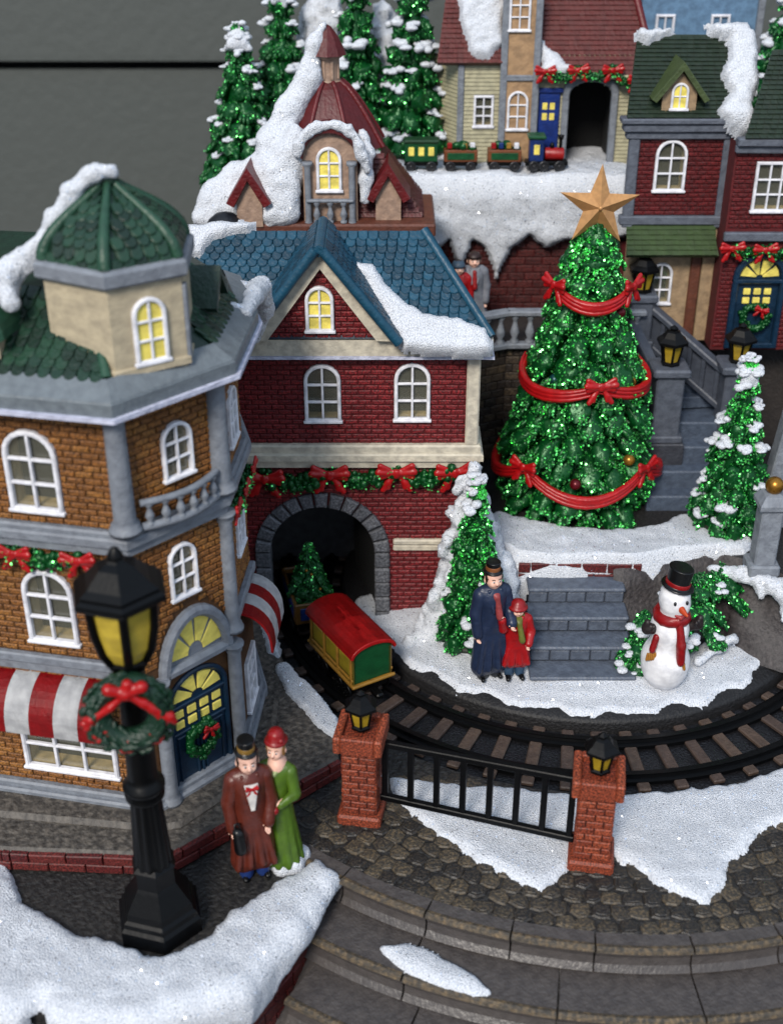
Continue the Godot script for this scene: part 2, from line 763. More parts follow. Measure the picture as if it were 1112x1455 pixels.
# running bond laid on a wall frame, cut at the openings and at left(y) / right(y)
func bricks(list: Array, f: Transform3D, x0: float, x1: float, y0: float, y1: float, holes: Array, bw: float, bh: float, mat: Array, d := 0.045, left = null, right = null) -> void:
	var key := "brick%.2f_%.2f" % [bw, bh]
	if not mats.has(key):
		mats[key] = brick_mesh(bw - 0.035, bh - 0.032, d, 0.022)
	var rows := int(round((y1 - y0) / bh))
	var rh := (y1 - y0) / rows
	for r in rows:
		var y := y0 + (r + 0.5) * rh
		var xa: float = left.call(y) if left != null else x0
		var xb: float = right.call(y) if right != null else x1
		var x := x0 - bw * (0.5 if r % 2 else 0.0) - bw
		while x < xb:
			var spans := [[maxf(x, xa), minf(x + bw, xb)]]
			for h in holes:
				var g := half_gap(h, y)
				if g <= 0.0:
					continue
				var next := []
				for s in spans:
					if s[1] <= h[0] - g or s[0] >= h[0] + g:
						next.append(s)
					else:
						if s[0] < h[0] - g:
							next.append([s[0], h[0] - g])
						if s[1] > h[0] + g:
							next.append([h[0] + g, s[1]])
				spans = next
			for s in spans:
				var w: float = s[1] - s[0]
				if w > 0.07:
					var k := shift(f, V((s[0] + s[1]) / 2, y, rng.randf_range(-0.012, 0.01)))
					k.basis = k.basis * Basis.from_euler(V(rng.randf_range(-0.02, 0.02), 0, rng.randf_range(-0.025, 0.025))).scaled(V((w - 0.035) / (bw - 0.035), rh / bh, 1))
					list.append([mats[key], mat[rng.randi() % mat.size()], k])
			x += bw


# a window: white frame with glazing bars, each pane its own piece; opens into a dark room unless painted
func window(house: Node, f: Transform3D, hole: Array, cols: int, rows: int, painted: bool, fw := 0.1, proud := 0.1) -> void:
	var w: float = hole[2]
	var h: float = hole[3]
	var rise: float = hole[4]
	var fr := shift(f, V(hole[0], hole[1], 0))
	var m := mb(fr)
	var outer := arch_poly(w, h, rise)
	var inner := m.inset(outer, fw)
	m.band(outer, inner, -0.03, proud, true, 0.25)
	var iw := w - fw * 2
	var ih := h - fw * 2
	var bar := fw * 0.62
	for k in range(1, cols):
		m.box(V(-iw / 2 + iw * k / cols, h / 2, proud * 0.35), V(bar, ih + 0.02, proud * 0.9), 0.015)
	for k in range(1, rows):
		var y := fw + ih * k / rows
		m.box(V(0, y, proud * 0.33), V(half_gap([0, fw, iw, ih, maxf(0, rise - fw)], y) * 2 + 0.03, bar, proud * 0.82), 0.015)
	m.box(V(0, 0.02, proud * 0.55), V(w + 0.08, 0.09, proud * 1.3), 0.02)
	var win := part(m, "window", M("window white", Color(0.86, 0.86, 0.88), 0.45, 0.2), house)
	for i in cols:
		for j in rows:
			var cell := pv([-iw / 2 + iw * i / cols, fw + ih * j / rows, -iw / 2 + iw * (i + 1) / cols, fw + ih * j / rows, -iw / 2 + iw * (i + 1) / cols, fw + ih * (j + 1) / rows, -iw / 2 + iw * i / cols, fw + ih * (j + 1) / rows])
			for q in Geometry2D.intersect_polygons(cell, inner):
				var g := mb(fr)
				g.extr(q, -0.02 if painted else -0.05, 0.025 if painted else -0.03)
				part(g, "pane", pane_yellow() if painted else pane_glass(), win)
	if not painted:
		var b := mb(fr)
		var mm := inner.size()
		for k in mm:
			var p := inner[k]
			var q := inner[(k + 1) % mm]
			b.quad(V(q.x, q.y, -0.45), V(p.x, p.y, -0.45), V(p.x, p.y, -0.01), V(q.x, q.y, -0.01))
		part(b, "reveal", M("reveal", Color(0.62, 0.54, 0.36), 0.6, 0.2), win)
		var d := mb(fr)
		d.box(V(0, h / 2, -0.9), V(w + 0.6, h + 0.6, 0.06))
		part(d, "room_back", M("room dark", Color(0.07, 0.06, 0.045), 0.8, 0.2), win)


func pane_glass() -> StandardMaterial3D:
	if mats.has("pane"):
		return mats["pane"]
	var m := StandardMaterial3D.new()
	m.resource_name = "pane"
	m.albedo_color = Color(0.8, 0.8, 0.7, 0.05)
	m.transparency = BaseMaterial3D.TRANSPARENCY_ALPHA
	m.roughness = 0.12
	m.cull_mode = BaseMaterial3D.CULL_DISABLED
	mats["pane"] = m
	return m


func pane_yellow() -> StandardMaterial3D:
	return M("pane yellow", Color(0.9, 0.83, 0.4), 0.45, 0.35)


func box_part(parent: Node, called: String, mat: Material, m: Vector3, s: Vector3, b := 0.03, f := Transform3D.IDENTITY) -> MeshInstance3D:
	var q := mb(f)
	q.box(m, s, b)
	return part(q, called, mat, parent)


# one rounded shingle, hanging down from its upper edge (local y down the slope is -y)
func shingle_mesh(w: float, h: float, th: float) -> ArrayMesh:
	var m := MB.new()
	var p := PackedVector2Array([Vector2(w / 2, h * 0.35), Vector2(-w / 2, h * 0.35), Vector2(-w / 2, -h * 0.3)])
	for k in range(1, 5):
		var a := PI + PI * k / 5
		p.append(Vector2(w / 2 * cos(a), -h * 0.3 + h * 0.42 * sin(a)))
	p.append(Vector2(w / 2, -h * 0.3))
	m.extr(p, 0.0, th, th * 0.45)
	return m.mesh()


# shingles on a sloped frame (x along the eave, y up the slope, z out) between left(y) and right(y)
func shingles(list: Array, f: Transform3D, y0: float, y1: float, left: Callable, right: Callable, w: float, h: float, mat: Array, hide = null) -> void:
	var key := "sh%.2f_%.2f" % [w, h]
	if not mats.has(key):
		mats[key] = shingle_mesh(w * 0.96, h * 1.5, 0.05)
	var rows := int(round((y1 - y0) / h))
	for r in rows:
		var y := y0 + (r + 0.5) * (y1 - y0) / rows
		var a: float = left.call(y)
		var b: float = right.call(y)
		var nn := maxi(1, int(round((b - a) / w)))
		var ww := (b - a) / nn
		for k in range(0, nn + (r % 2)):
			var x := a + ww * (k + (0.0 if r % 2 else 0.5))
			x = clampf(x, a + ww * 0.3, b - ww * 0.3)
			if hide != null and hide.call(x, y):
				continue
			var q := shift(f, V(x, y, 0.035 + rng.randf_range(-0.006, 0.006)))
			q.basis = q.basis * Basis.from_euler(V(-0.16, 0, rng.randf_range(-0.05, 0.05))).scaled(V(ww / w, 1, 1))
			list.append([mats[key], mat[rng.randi() % mat.size()], q])


# loose glitter grains lying on a snow surface
func sparkle(parent: Node, m: MB, density := 16.0) -> void:
	var list := []
	for k in range(0, m.ix.size(), 3):
		var a := m.v[m.ix[k]]
		var b := m.v[m.ix[k + 1]]
		var c := m.v[m.ix[k + 2]]
		var nn := (c - a).cross(b - a)
		var area := nn.length() * 0.5e4
		if nn.length() < 1e-12:
			continue
		var cnt := int(area * density + rng.randf())
		for j in cnt:
			var u := rng.randf()
			var w := rng.randf()
			if u + w > 1.0:
				u = 1.0 - u
				w = 1.0 - w
			var p := (a + (b - a) * u + (c - a) * w) / CM + nn.normalized() * 0.008 + off
			var y := nn.normalized()
			var x := y.cross(V(0.3, 0.2, 0.9)).normalized()
			list.append(Transform3D(Basis(x, x.cross(y) * -1.0, y) * Basis.from_euler(V(rng.randf_range(-0.7, 0.7), rng.randf_range(-0.7, 0.7), 0)), p))
	var f := M("snow glitter", Color(0.86, 0.88, 0.92), 0.2, 0.0, 0.9, "none")
	if list.size() > 8:
		scatter(parent, "glitter", flake_mesh(0.022), f, list)


func _ready() -> void:
	rng.seed = 7
	fnz.frequency = 0.01
	fnz.noise_type = FastNoiseLite.TYPE_SIMPLEX_SMOOTH
	fnz.fractal_octaves = 2
	fnz.seed = 3
	var cam := Camera3D.new()
	cam.name = "camera"
	cam.position = Vector3(0, 0.24, 0)
	cam.rotation_degrees = Vector3(-29.5, 0, 0)
	cam.near = 0.02
	cam.far = 30.0
	var at := CameraAttributesPhysical.new()
	at.frustum_focal_length = 29.58
	at.frustum_focus_distance = 0.36
	at.frustum_near = 0.02
	at.frustum_far = 30.0
	at.exposure_aperture = 10.5
	cam.attributes = at
	add_child(cam)
	cam.current = true
	cam.fov = 44.17
	var env := Environment.new()
	env.background_mode = Environment.BG_SKY
	var sm := ProceduralSkyMaterial.new()
	sm.sky_top_color = Color(0.72, 0.8, 0.9)
	sm.sky_horizon_color = Color(0.8, 0.84, 0.88)
	sm.ground_horizon_color = Color(0.3, 0.3, 0.3)
	sm.ground_bottom_color = Color(0.16, 0.16, 0.16)
	sm.sun_angle_max = 1.0
	var sk := Sky.new()
	sk.sky_material = sm
	env.sky = sk
	env.background_energy_multiplier = 0.56
	env.tonemap_mode = Environment.TONE_MAPPER_LINEAR
	env.tonemap_exposure = 2.6
	env.sdfgi_enabled = true
	env.ssao_enabled = true
	env.ssil_enabled = true
	var we := WorldEnvironment.new()
	we.name = "world"
	we.environment = env
	add_child(we)
	var sun := DirectionalLight3D.new()
	sun.name = "sun"
	sun.rotation_degrees = Vector3(-41, -20, 0)
	sun.light_energy = 0.5
	sun.light_color = Color(1.0, 0.97, 0.93)
	sun.light_angular_distance = 16.0
	sun.shadow_enabled = true
	add_child(sun)
	build_porch()
	build_ground()
	build_corner_house()
	build_tunnel_house()
	build_back_houses()
	build_track()
	build_terraces()
	build_trees()
	build_furniture()
	build_people()
	build_snow()


func build_porch() -> void:
	off = V(0, -4.6, -30)
	var m := mb()
	m.box(V(0, -5.6, -20), V(260, 2, 100), 0.2)
	setting(m, "table", M("table", Color(0.17, 0.18, 0.2), 0.55, 0.3, 0.0, "mottle", 8.0))
	var w := thing("house_siding", "dark grey green clapboard wall of wide boards behind the village", "wall", V(0, -4.6, -70))
	var sid := M("siding", Color(0.265, 0.28, 0.27), 0.65, 0.12, 0.0, "none", 6.0)
	for k in 7:
		var y := 11.95 + (k - 2) * 13.2
		var b := mb()
		var p := pv([0.0, y + 12.7, -0.5, y + 12.7, -0.5, y, 0.5, y, 0.5, y + 0.3])
		b.at(Transform3D(Basis(V(0, 0, 1), V(0, 1, 0), V(-1, 0, 0)), V(150, 0, -70)))
		b.extr(p, 0, 300)
		part(b, "board", sid, w)
	var bk := mb()
	bk.box(V(0, 30, -72), V(300, 110, 1))
	part(bk, "backing", M("siding gap", Color(0.05, 0.05, 0.05), 0.9, 0.0), w)


func circle_pts(c: Vector2, r: float, a0: float, a1: float, nn: int) -> PackedVector2Array:
	var o := PackedVector2Array()
	for k in nn + 1:
		var a := deg_to_rad(a0 + (a1 - a0) * k / nn)
		o.append(c + Vector2(sin(a), cos(a)) * r)
	return o


# a stone swept along an arc: prof holds (radius, height) going round the section
func arc_block(m: MB, c: Vector2, prof: PackedVector2Array, a0: float, a1: float, segs: int) -> void:
	var nn := prof.size()
	for s in segs:
		var d0 := deg_to_rad(a0 + (a1 - a0) * s / segs)
		var d1 := deg_to_rad(a0 + (a1 - a0) * (s + 1) / segs)
		for k in nn:
			var p := prof[k]
			var q := prof[(k + 1) % nn]
			m.quad(V(c.x + p.x * sin(d0), p.y, c.y + p.x * cos(d0)), V(c.x + p.x * sin(d1), p.y, c.y + p.x * cos(d1)), V(c.x + q.x * sin(d1), q.y, c.y + q.x * cos(d1)), V(c.x + q.x * sin(d0), q.y, c.y + q.x * cos(d0)))
	var ids := Geometry2D.triangulate_polygon(prof)
	for e in [a0, a1]:
		var d := deg_to_rad(e)
		for k in range(0, ids.size(), 3):
			var t := []
			for j in 3:
				var p := prof[ids[k + j]]
				t.append(V(c.x + p.x * sin(d), p.y, c.y + p.x * cos(d)))
			m.tri(t[0], t[1], t[2])


const CC := Vector2(6.3, -34.8)
var snow_a := PackedVector2Array()
var snow_b := PackedVector2Array()
var snow_c := PackedVector2Array()
var snow_t := PackedVector2Array()
var terr := PackedVector2Array()


func build_ground() -> void:
	snow_a = pv([-0.3, -27.0, 0.4, -25.6, 1.2, -24.6, 2.2, -23.7, 3.2, -22.9, 3.75, -22.6, 4.25, -23.2, 4.75, -23.9, 5.2, -24.3, 5.5, -26.0, 3.0, -26.4, 1.0, -26.6])
	snow_b = pv([5.0, -26.1, 5.35, -24.3, 6.3, -23.3, 7.0, -22.7, 7.6, -22.25, 8.4, -22.9, 8.5, -23.6, 9.2, -24.1, 9.6, -24.7, 10.8, -25.2, 13.5, -25.9, 16.0, -28.0, 15.5, -30.5, 12.5, -27.9, 9.5, -26.5, 6.5, -26.1])
	snow_c = pv([-0.3, -21.65, 0.35, -21.75, 1.1, -21.4, 2.0, -20.75, 2.3, -20.3, 1.9, -20.22, 1.0, -20.52, 0.2, -21.0])
	snow_t = pv([-13.5, -24.6, -10.2, -24.5, -9.8, -23.6, -9.1, -22.3, -7.6, -21.4, -6.2, -20.9, -5.4, -20.6, -4.4, -21.1, -3.9, -22.0, -2.9, -22.9, -1.9, -23.7, -1.25, -23.25, -1.55, -22.1, -1.85, -20.7, -2.45, -18.9, -3.6, -17.0, -6.3, -17.3, -7.4, -18.2, -7.9, -19.3, -8.5, -18.2, -9.6, -18.6, -11, -18.5, -13.5, -19.5])
	off = V(6.3, 0, -26)
	var pave := M("pavement", Color(0.17, 0.167, 0.165), 0.55, 0.9, 0.0, "stone", 30.0)
	var base := circle_pts(CC, 13.6, -96, 100, 60)
	var ring := circle_pts(TC, 11.0, 0, 354, 59)
	for q in Geometry2D.clip_polygons(base, ring):
		if not Geometry2D.is_polygon_clockwise(q) and absf(q[0].y) < 60:
			var m := mb()
			var front := Geometry2D.intersect_polygons(q, pv([-20, -37.2, 30, -37.2, 30, 0, -20, 0]))
			for s in front:
				m.slab(s, -3.5, G)
			if m.v.size():
				var o := setting(m, "plaza_pavement", pave)
				lay_cobbles(o)
				break
	# curb and curved steps
	off = V(6.3, -3.5, -18)
	var st := M("step stone", Color(0.28, 0.262, 0.255), 0.4, 0.5, 0.0, "mottle", 40.0)
	var nose := M("nosing tan", Color(0.42, 0.38, 0.32), 0.55, 0.7, 0.0, "rock", 50.0)
	var steps := thing("curved_steps", "wide dark stone steps curving round the front of the plaza", "steps", V(6.3, -3.5, -18))
	var k := 0
	for row in [[13.5, 14.05, G + 0.06, 9.0], [13.9, 15.35, -0.5, 13.0], [15.2, 16.65, -1.3, 12.0], [16.5, 17.95, -2.1, 11.0], [17.8, 19.4, -2.9, 10.0]]:
		var a := -41.0 + k * 4.3
		k += 1
		while a < 62.0:
			var da: float = row[3] * rng.randf_range(0.9, 1.1)
			var y: float = row[2]
			var r0: float = row[0]
			var r1: float = row[1]
			var dy := rng.randf_range(-0.015, 0.015)
			var m := mb()
			arc_block(m, CC, pv([r0, y - 0.78, r1 - 0.02, y - 0.78, r1 - 0.14, y - 0.62, r1 - 0.17, y - 0.4, r1 - 0.1, y - 0.18, r1 - 0.1, y - 0.15, r1 - 0.1, y + dy - 0.02, r0, y + dy - 0.01]), a + 0.1, a + da - 0.1, 8)
			var s := part(m, "step_stone", st, steps)
			var e := mb()
			arc_block(e, CC, pv([r1 - 0.18, y - 0.13, r1 - 0.03, y - 0.14, r1 + 0.015, y - 0.09 + dy, r1 - 0.02, y - 0.01 + dy, r1 - 0.1, y + 0.02 + dy, r1 - 0.19, y + 0.0 + dy]), a + 0.1, a + da - 0.1, 8)
			part(e, "nosing", nose, s)
			a += da
	var under := mb()
	arc_block(under, CC, pv([10.5, -4.6, 19.3, -4.6, 19.3, -3.7, 17.7, -2.95, 16.4, -2.15, 15.1, -1.35, 13.7, -0.5, 10.5, -0.6]), -42, 65, 40)
	part(under, "core", st, steps)
	# terrace below the corner house
	off = V(-8, G, -22)
	terr = pv([-15, -27, -1.2, -27.0, -1.0, -24.6, -1.55, -23.35, -2.5, -21.6, -3.6, -19.95, -5.6, -19.1, -9.5, -19.4, -15, -20.8])
	var m2 := mb()
	m2.slab(terr, -4.6, G - 0.02, 0.06)
	var ter := setting(m2, "terrace", pave)
	var bl := []
	var red := brick_reds()
	for e in [[V2(-3.6, -19.95), V2(-2.5, -21.6)], [V2(-2.5, -21.6), V2(-1.55, -23.35)]]:
		bricks(bl, facet(e[0], e[1]), 0, (e[1] - e[0]).length(), -4.4, G, [], 0.85, 0.4, red, 0.1)
	pieces(ter, "brick", bl, 60)
	# raised pavement round the corner house, edged in red brick
	off = V(-7, G, -28)
	var pv2 := pv([-15, -24.1, -9.6, -23.5, -5.7, -23.3, -1.45, -27.0, -1.75, -28.9, -3.3, -31.5, -4.3, -34.4, -15, -34.4])
	var m3 := mb()
	m3.slab(pv2, 0.0, 0.95, 0.08)
	m3.slab(pv([-15, -25.2, -6.0, -24.05, -5.4, -24.2, -3.3, -26.5, -3.3, -29.5, -15, -33]), 0.95, 1.12, 0.12)
	var pvm := M("house pavement", Color(0.35, 0.335, 0.315), 0.58, 1.0, 0.0, "stone", 26.0)
	var hp := setting(m3, "house_pavement", pvm)
	var cl := []
	for e in [[V2(-15, -24.1), V2(-9.6, -23.5)], [V2(-9.6, -23.5), V2(-5.7, -23.3)], [V2(-5.7, -23.3), V2(-1.45, -27.0)]]:
		bricks(cl, shift(facet(e[0], e[1]), V(0, 0, 0.005)), 0, (e[1] - e[0]).length(), G + 0.02, 0.9, [], 0.95, 0.29, red, 0.12)
	pieces(hp, "brick", cl, 80)
	# railway bed
	off = V(TC.x, 0, TC.y)
	var m4 := mb()
	var rows := []
	for i in 9:
		var r := 7.9 + i * 3.15 / 8
		var row := PackedVector3Array()
		for j in 160:
			var a := TAU * j / 160
			var w := fnz.get_noise_2d(r * 90 * sin(a) * 1.7, r * 90 * cos(a) * 1.7)
			row.append(V(TC.x + r * sin(a), -0.05 + 0.05 * w, TC.y + r * cos(a)))
		rows.append(row)
	m4.grid(rows, true, true)
	setting(m4, "railway_bed", M("ballast", Color(0.105, 0.11, 0.13), 0.45, 1.0, 0.0, "stone", 60.0))
	# island inside the track
	var m5 := mb()
	m5.lathe(V(TC.x, 0, TC.y), [V2(8.02, -0.3), V2(8.02, 0.3), V2(7.9, 0.42), V2(7.6, 0.5), V2(6.5, 0.62), V2(4.5, 0.7), V2(0.01, 0.7)], 90)
	setting(m5, "island_ground", M("island rock", Color(0.1, 0.1, 0.11), 0.6, 1.0, 0.0, "stone", 50.0))


func brick_reds() -> Array:
	return [M("red brick a", Color(0.40, 0.13, 0.125), 0.55, 0.6, 0.0, "dash", 60.0), M("red brick b", Color(0.36, 0.11, 0.11), 0.55, 0.6, 0.0, "dash", 50.0), M("red brick c", Color(0.43, 0.155, 0.14), 0.6, 0.6, 0.0, "dash", 55.0)]


func lay_cobbles(o: Node) -> void:
	var kinds := []
	for k in 8:
		var m := MB.new()
		var p := PackedVector2Array()
		var nn := 7
		for j in nn:
			var a := TAU * j / nn + rng.randf_range(-0.25, 0.25)
			var q := Vector2(cos(a), sin(a))
			var s := 0.245 / maxf(absf(q.x), absf(q.y)) * 0.5 + 0.245 * 0.5
			p.append(q * s * rng.randf_range(0.86, 1.1))
		m.t = Transform3D(Basis(V(1, 0, 0), V(0, 0, -1), V(0, 1, 0)), V(0, 0, 0))
		m.extr(p, -0.05, 0.05, 0.035)
		m.t = m.t * Transform3D(Basis.from_scale(V(0.62, 0.62, 1)), Vector3.ZERO)
		m.extr(p, 0.02, 0.062 + rng.randf() * 0.02, 0.02)
		kinds.append(m.mesh())
	var cm := [M("cobble a", Color(0.31, 0.29, 0.26), 0.5, 1.0, 0.0, "rock", 75.0), M("cobble b", Color(0.24, 0.227, 0.215), 0.45, 1.0, 0.0, "rock", 90.0), M("cobble c", Color(0.38, 0.35, 0.3), 0.55, 1.0, 0.0, "rock", 80.0)]
	var list := []
	var r := 13.3
	var row := 0
	while r > 3.0:
		var da := rad_to_deg(0.5 / r)
		var a := -78.0 + (da / 2 if row % 2 else 0.0)
		while a < 60.0:
			var aa := deg_to_rad(a + rng.randf_range(-0.2, 0.2))
			var p := CC + Vector2(sin(aa), cos(aa)) * (r + rng.randf_range(-0.03, 0.03))
			a += da
			if (p - TC).length() < 11.25 or p.x < -2.3 or p.x > 13.5 or p.y > -20:
				continue
			if p.x < -1.3 and p.y < -25.3 + (-1.3 - p.x) * -1.05:
				continue
			if p.x < 1.0 and p.y < -27.0:
				continue
			if poly_dist(p, snow_a) > 0.3 or poly_dist(p, snow_b) > 0.3:
				continue
			var f := Transform3D(Basis.from_euler(V(rng.randf_range(-0.05, 0.05), aa + PI * (rng.randi() % 2), rng.randf_range(-0.05, 0.05))) * Basis.from_scale(V(rng.randf_range(1.0, 1.14), rng.randf_range(0.8, 1.25), rng.randf_range(0.96, 1.1))), V(p.x, G, p.y))
			list.append([kinds[rng.randi() % 8], cm[rng.randi() % 3], f])
		r -= 0.46
		row += 1
	pieces(o, "cobble", list, 300)


func grow(plan: PackedVector2Array, d: float) -> PackedVector2Array:
	return Geometry2D.offset_polygon(plan, d, Geometry2D.JOIN_MITER)[0]


func grey_stone() -> StandardMaterial3D:
	return M("grey trim", Color(0.46, 0.48, 0.51), 0.55, 0.45)


func round_column(parent: Node, p: Vector3, y1: float, r: float, mat: Material) -> void:
	var m := mb()
	var h := y1 - p.y
	m.lathe(p, [V2(0.01, 0), V2(r * 1.5, 0), V2(r * 1.5, 0.1), V2(r * 1.25, 0.16), V2(r * 1.3, 0.22), V2(r, 0.3), V2(r * 0.92, h - 0.3), V2(r * 1.2, h - 0.2), V2(r * 1.05, h - 0.14), V2(r * 1.45, h - 0.07), V2(r * 1.45, h), V2(0.01, h)], 14)
	part(m, "column", mat, parent)


func baluster(m: MB, p: Vector3, h: float, r: float) -> void:
	m.lathe(p, [V2(r * 0.9, 0), V2(r * 0.9, h * 0.1), V2(r * 0.5, h * 0.18), V2(r, h * 0.38), V2(r * 0.8, h * 0.5), V2(r * 0.45, h * 0.7), V2(r * 0.5, h * 0.8), V2(r * 0.85, h * 0.9), V2(r * 0.85, h)], 10)


# a striped canvas awning on a wall frame, each stripe a strip of its own
func awning(house: Node, f: Transform3D, u0: float, u1: float, top: float, out: float, drop: float, sw: float) -> void:
	var prof := PackedVector2Array()
	var inn := PackedVector2Array()
	for k in 9:
		var a := PI / 2 * k / 8
		prof.append(V2(out * sin(a), top - drop + drop * cos(a)))
		inn.append(V2((out - 0.06) * sin(a), top - drop + (drop - 0.07) * cos(a)))
	prof.append(V2(out + 0.01, top - drop - 0.22))
	inn.append(V2(out - 0.05, top - drop - 0.2))
	var g := Node3D.new()
	g.name = "awning"
	house.add_child(g, true)
	var nn := int(round((u1 - u0) / sw))
	for k in nn:
		var a := u0 + (u1 - u0) * k / nn
		var m := mb(f * Transform3D(Basis(V(0, 0, 1), V(0, 1, 0), V(-1, 0, 0)), V(a + (u1 - u0) / nn, 0, 0)))
		var w := (u1 - u0) / nn
		m.band(inn, prof, 0.0, w, false)
		m.band(prof, inn, w, 0.0, false)
		part(m, "stripe", M("awning red", Color(0.6, 0.05, 0.07), 0.5, 0.4) if k % 2 == 0 else M("awning white", Color(0.82, 0.82, 0.82), 0.5, 0.4), g)


func sloped(a: Vector3, b: Vector3, top: Vector3) -> Transform3D:
	# frame on a roof slope: eave from a to b, top any point further up
	var x := (b - a).normalized()
	var y := (top - a) - x * (top - a).dot(x)
	y = y.normalized()
	return Transform3D(Basis(x, y, x.cross(y)), a)


func build_corner_house() -> void:
	var A := V2(-6.1, -24.9)
	var B := V2(-4.15, -26.9)
	var C := V2(-3.95, -29.8)
	var L0 := V2(-13, -26.3)
	var plan := PackedVector2Array([L0, A, B, C, V2(-4.5, -31.9), V2(-13, -33)])
	var h := thing("corner_house", "ochre brick corner house with green dome, striped awnings and navy door", "house", V(-8, 0.95, -28))
	var FL := facet(L0, A)
	var FD := facet(A, B)
	var FR := facet(B, C)
	var grey := grey_stone()
	var mortar := M("ochre mortar", Color(0.3, 0.19, 0.085), 0.8, 0.5)
	var ochre := [M("ochre brick a", Color(0.58, 0.37, 0.16), 0.6, 0.7, 0.0, "dash", 60.0), M("ochre brick b", Color(0.53, 0.335, 0.145), 0.6, 0.7, 0.0, "dash", 52.0), M("ochre brick c", Color(0.62, 0.41, 0.18), 0.6, 0.7, 0.0, "dash", 57.0)]
	# openings: [centre, bottom, width, height, rise]
	var w1 := [5.0, 9.72, 1.3, 2.08, 0.62]
	var w2 := [4.9, 6.02, 1.3, 2.1, 0.62]
	var w3 := [4.82, 1.9, 2.6, 1.65, 0.0]
	var wu := [1.62, 10.22, 0.86, 1.42, 0.42]
	var wl := [1.47, 6.98, 0.82, 1.5, 0.4]
	var ru := [1.75, 9.85, 0.95, 1.5, 0.42]
	var rl := [1.75, 6.7, 0.95, 1.5, 0.42]
	var door := [1.55, 1.1, 1.95, 3.65, 0.85]
	var fan := [1.62, 4.95, 2.0, 1.55, 1.5]
	var rw := [1.9, 1.5, 1.2, 1.7, 0.0]
	var wall := mb(FL)
	sheet(wall, 0, 7.04, 0.95, 5.4, [w3])
	sheet(wall, 0, 7.04, 5.4, 9.1, [w2])
	sheet(wall, 0, 7.04, 9.1, 12.3, [w1])
	wall.at(FD)
	sheet(wall, 0, 2.79, 0.95, 4.9, [door])
	sheet(wall, 0, 2.79, 4.9, 6.7, [fan])
	sheet(wall, 0, 2.79, 6.7, 9.1, [wl])
	sheet(wall, 0, 2.79, 9.1, 12.3, [wu])
	wall.at(FR)
	sheet(wall, 0, 2.9, 0.95, 5.0, [rw])
	sheet(wall, 0, 2.9, 5.0, 9.1, [rl])
	sheet(wall, 0, 2.9, 9.1, 12.3, [ru])
	wall.at(facet(C, V2(-4.5, -31.9)))
	sheet(wall, 0, 2.2, 0.95, 12.3, [])
	wall.at(facet(V2(-4.5, -31.9), V2(-13, -33)))
	sheet(wall, 0, 8.6, 0.95, 12.3, [])
	wall.at(facet(V2(-13, -33), L0))
	sheet(wall, 0, 6.7, 0.95, 12.3, [])
	part(wall, "wall", mortar, h)
	var list := []
	bricks(list, FL, 0, 6.95, 1.42, 5.1, [w3], 0.43, 0.165, ochre)
	bricks(list, FL, 0, 6.95, 5.66, 8.8, [w2], 0.43, 0.165, ochre)
	bricks(list, FL, 0, 6.95, 9.42, 12.15, [w1], 0.43, 0.165, ochre)
	bricks(list, FD, 0.1, 2.7, 9.42, 12.15, [wu], 0.4, 0.165, ochre)
	bricks(list, FD, 0.1, 2.7, 5.3, 8.8, [wl, [1.62, 4.0, 2.3, 2.75, 1.65]], 0.4, 0.165, ochre)
	bricks(list, FR, 0.05, 2.85, 9.42, 12.15, [ru], 0.4, 0.165, ochre)
	bricks(list, FR, 0.05, 2.85, 5.66, 8.8, [rl], 0.4, 0.165, ochre)
	pieces(h, "brick", list, 300)
	window(h, FL, w1, 2, 3, false, 0.12, 0.13)
	window(h, FL, w2, 2, 3, false, 0.12, 0.13)
	window(h, FL, w3, 3, 2, false, 0.13, 0.13)
	window(h, FD, wu, 2, 3, false, 0.09, 0.12)
	window(h, FD, wl, 2, 3, false, 0.09, 0.12)
	window(h, FR, ru, 2, 3, false, 0.09, 0.12)
	window(h, FR, rl, 2, 3, false, 0.09, 0.12)
	window(h, FR, rw, 2, 3, false, 0.09, 0.12)
	# mouldings
	for s in [["base_course", 0.98, 1.26, 0.3], ["base_course", 1.26, 1.42, 0.18], ["storey_band", 8.8, 9.05, 0.16], ["storey_band", 9.05, 9.28, 0.26], ["storey_band", 9.28, 9.42, 0.18], ["frieze", 12.15, 12.46, 0.08]]:
		var m := mb()
		m.slab(grow(plan, s[3]), s[1], s[2], 0.05)
		part(m, s[0], grey, h)
	for s in [[5.1, 5.4, 0.1], [5.4, 5.66, 0.2]]:
		box_part(h, "window_band", grey, V(3.5, (s[0] + s[1]) / 2, s[2] / 2), V(7.0, s[1] - s[0], s[2]), 0.04, FL)
		box_part(h, "window_band", grey, V(1.45, (s[0] + s[1]) / 2, s[2] / 2), V(2.8, s[1] - s[0], s[2]), 0.04, FR)
	var lip := mb()
	lip.slab(grow(plan, 0.72), 12.46, 12.56, 0.0)
	part(lip, "felt_edge", M("felt white", Color(0.72, 0.73, 0.8), 0.9, 0.6), h)
	var gut := mb()
	gut.slab(grow(plan, 0.62), 12.56, 12.92, 0.06)
	var o0 := grow(plan, 0.6)
	var o1 := grow(plan, 0.1)
	for k in o0.size():
		var j := (k + 1) % o0.size()
		gut.quad(V(o0[k].x, 12.9, o0[k].y), V(o0[j].x, 12.9, o0[j].y), V(o1[j].x, 13.22, o1[j].y), V(o1[k].x, 13.22, o1[k].y))
	part(gut, "gutter", M("gutter grey", Color(0.4, 0.43, 0.45), 0.45, 0.5), h)
	# corner columns, balcony
	for p in [A, B]:
		var q: Vector2 = p + Vector2(0.05, 0.03)
		round_column(h, V(q.x, 9.42, q.y), 12.46, 0.26, grey)
	round_column(h, V(B.x + 0.05, 5.3, B.y), 8.8, 0.2, grey)
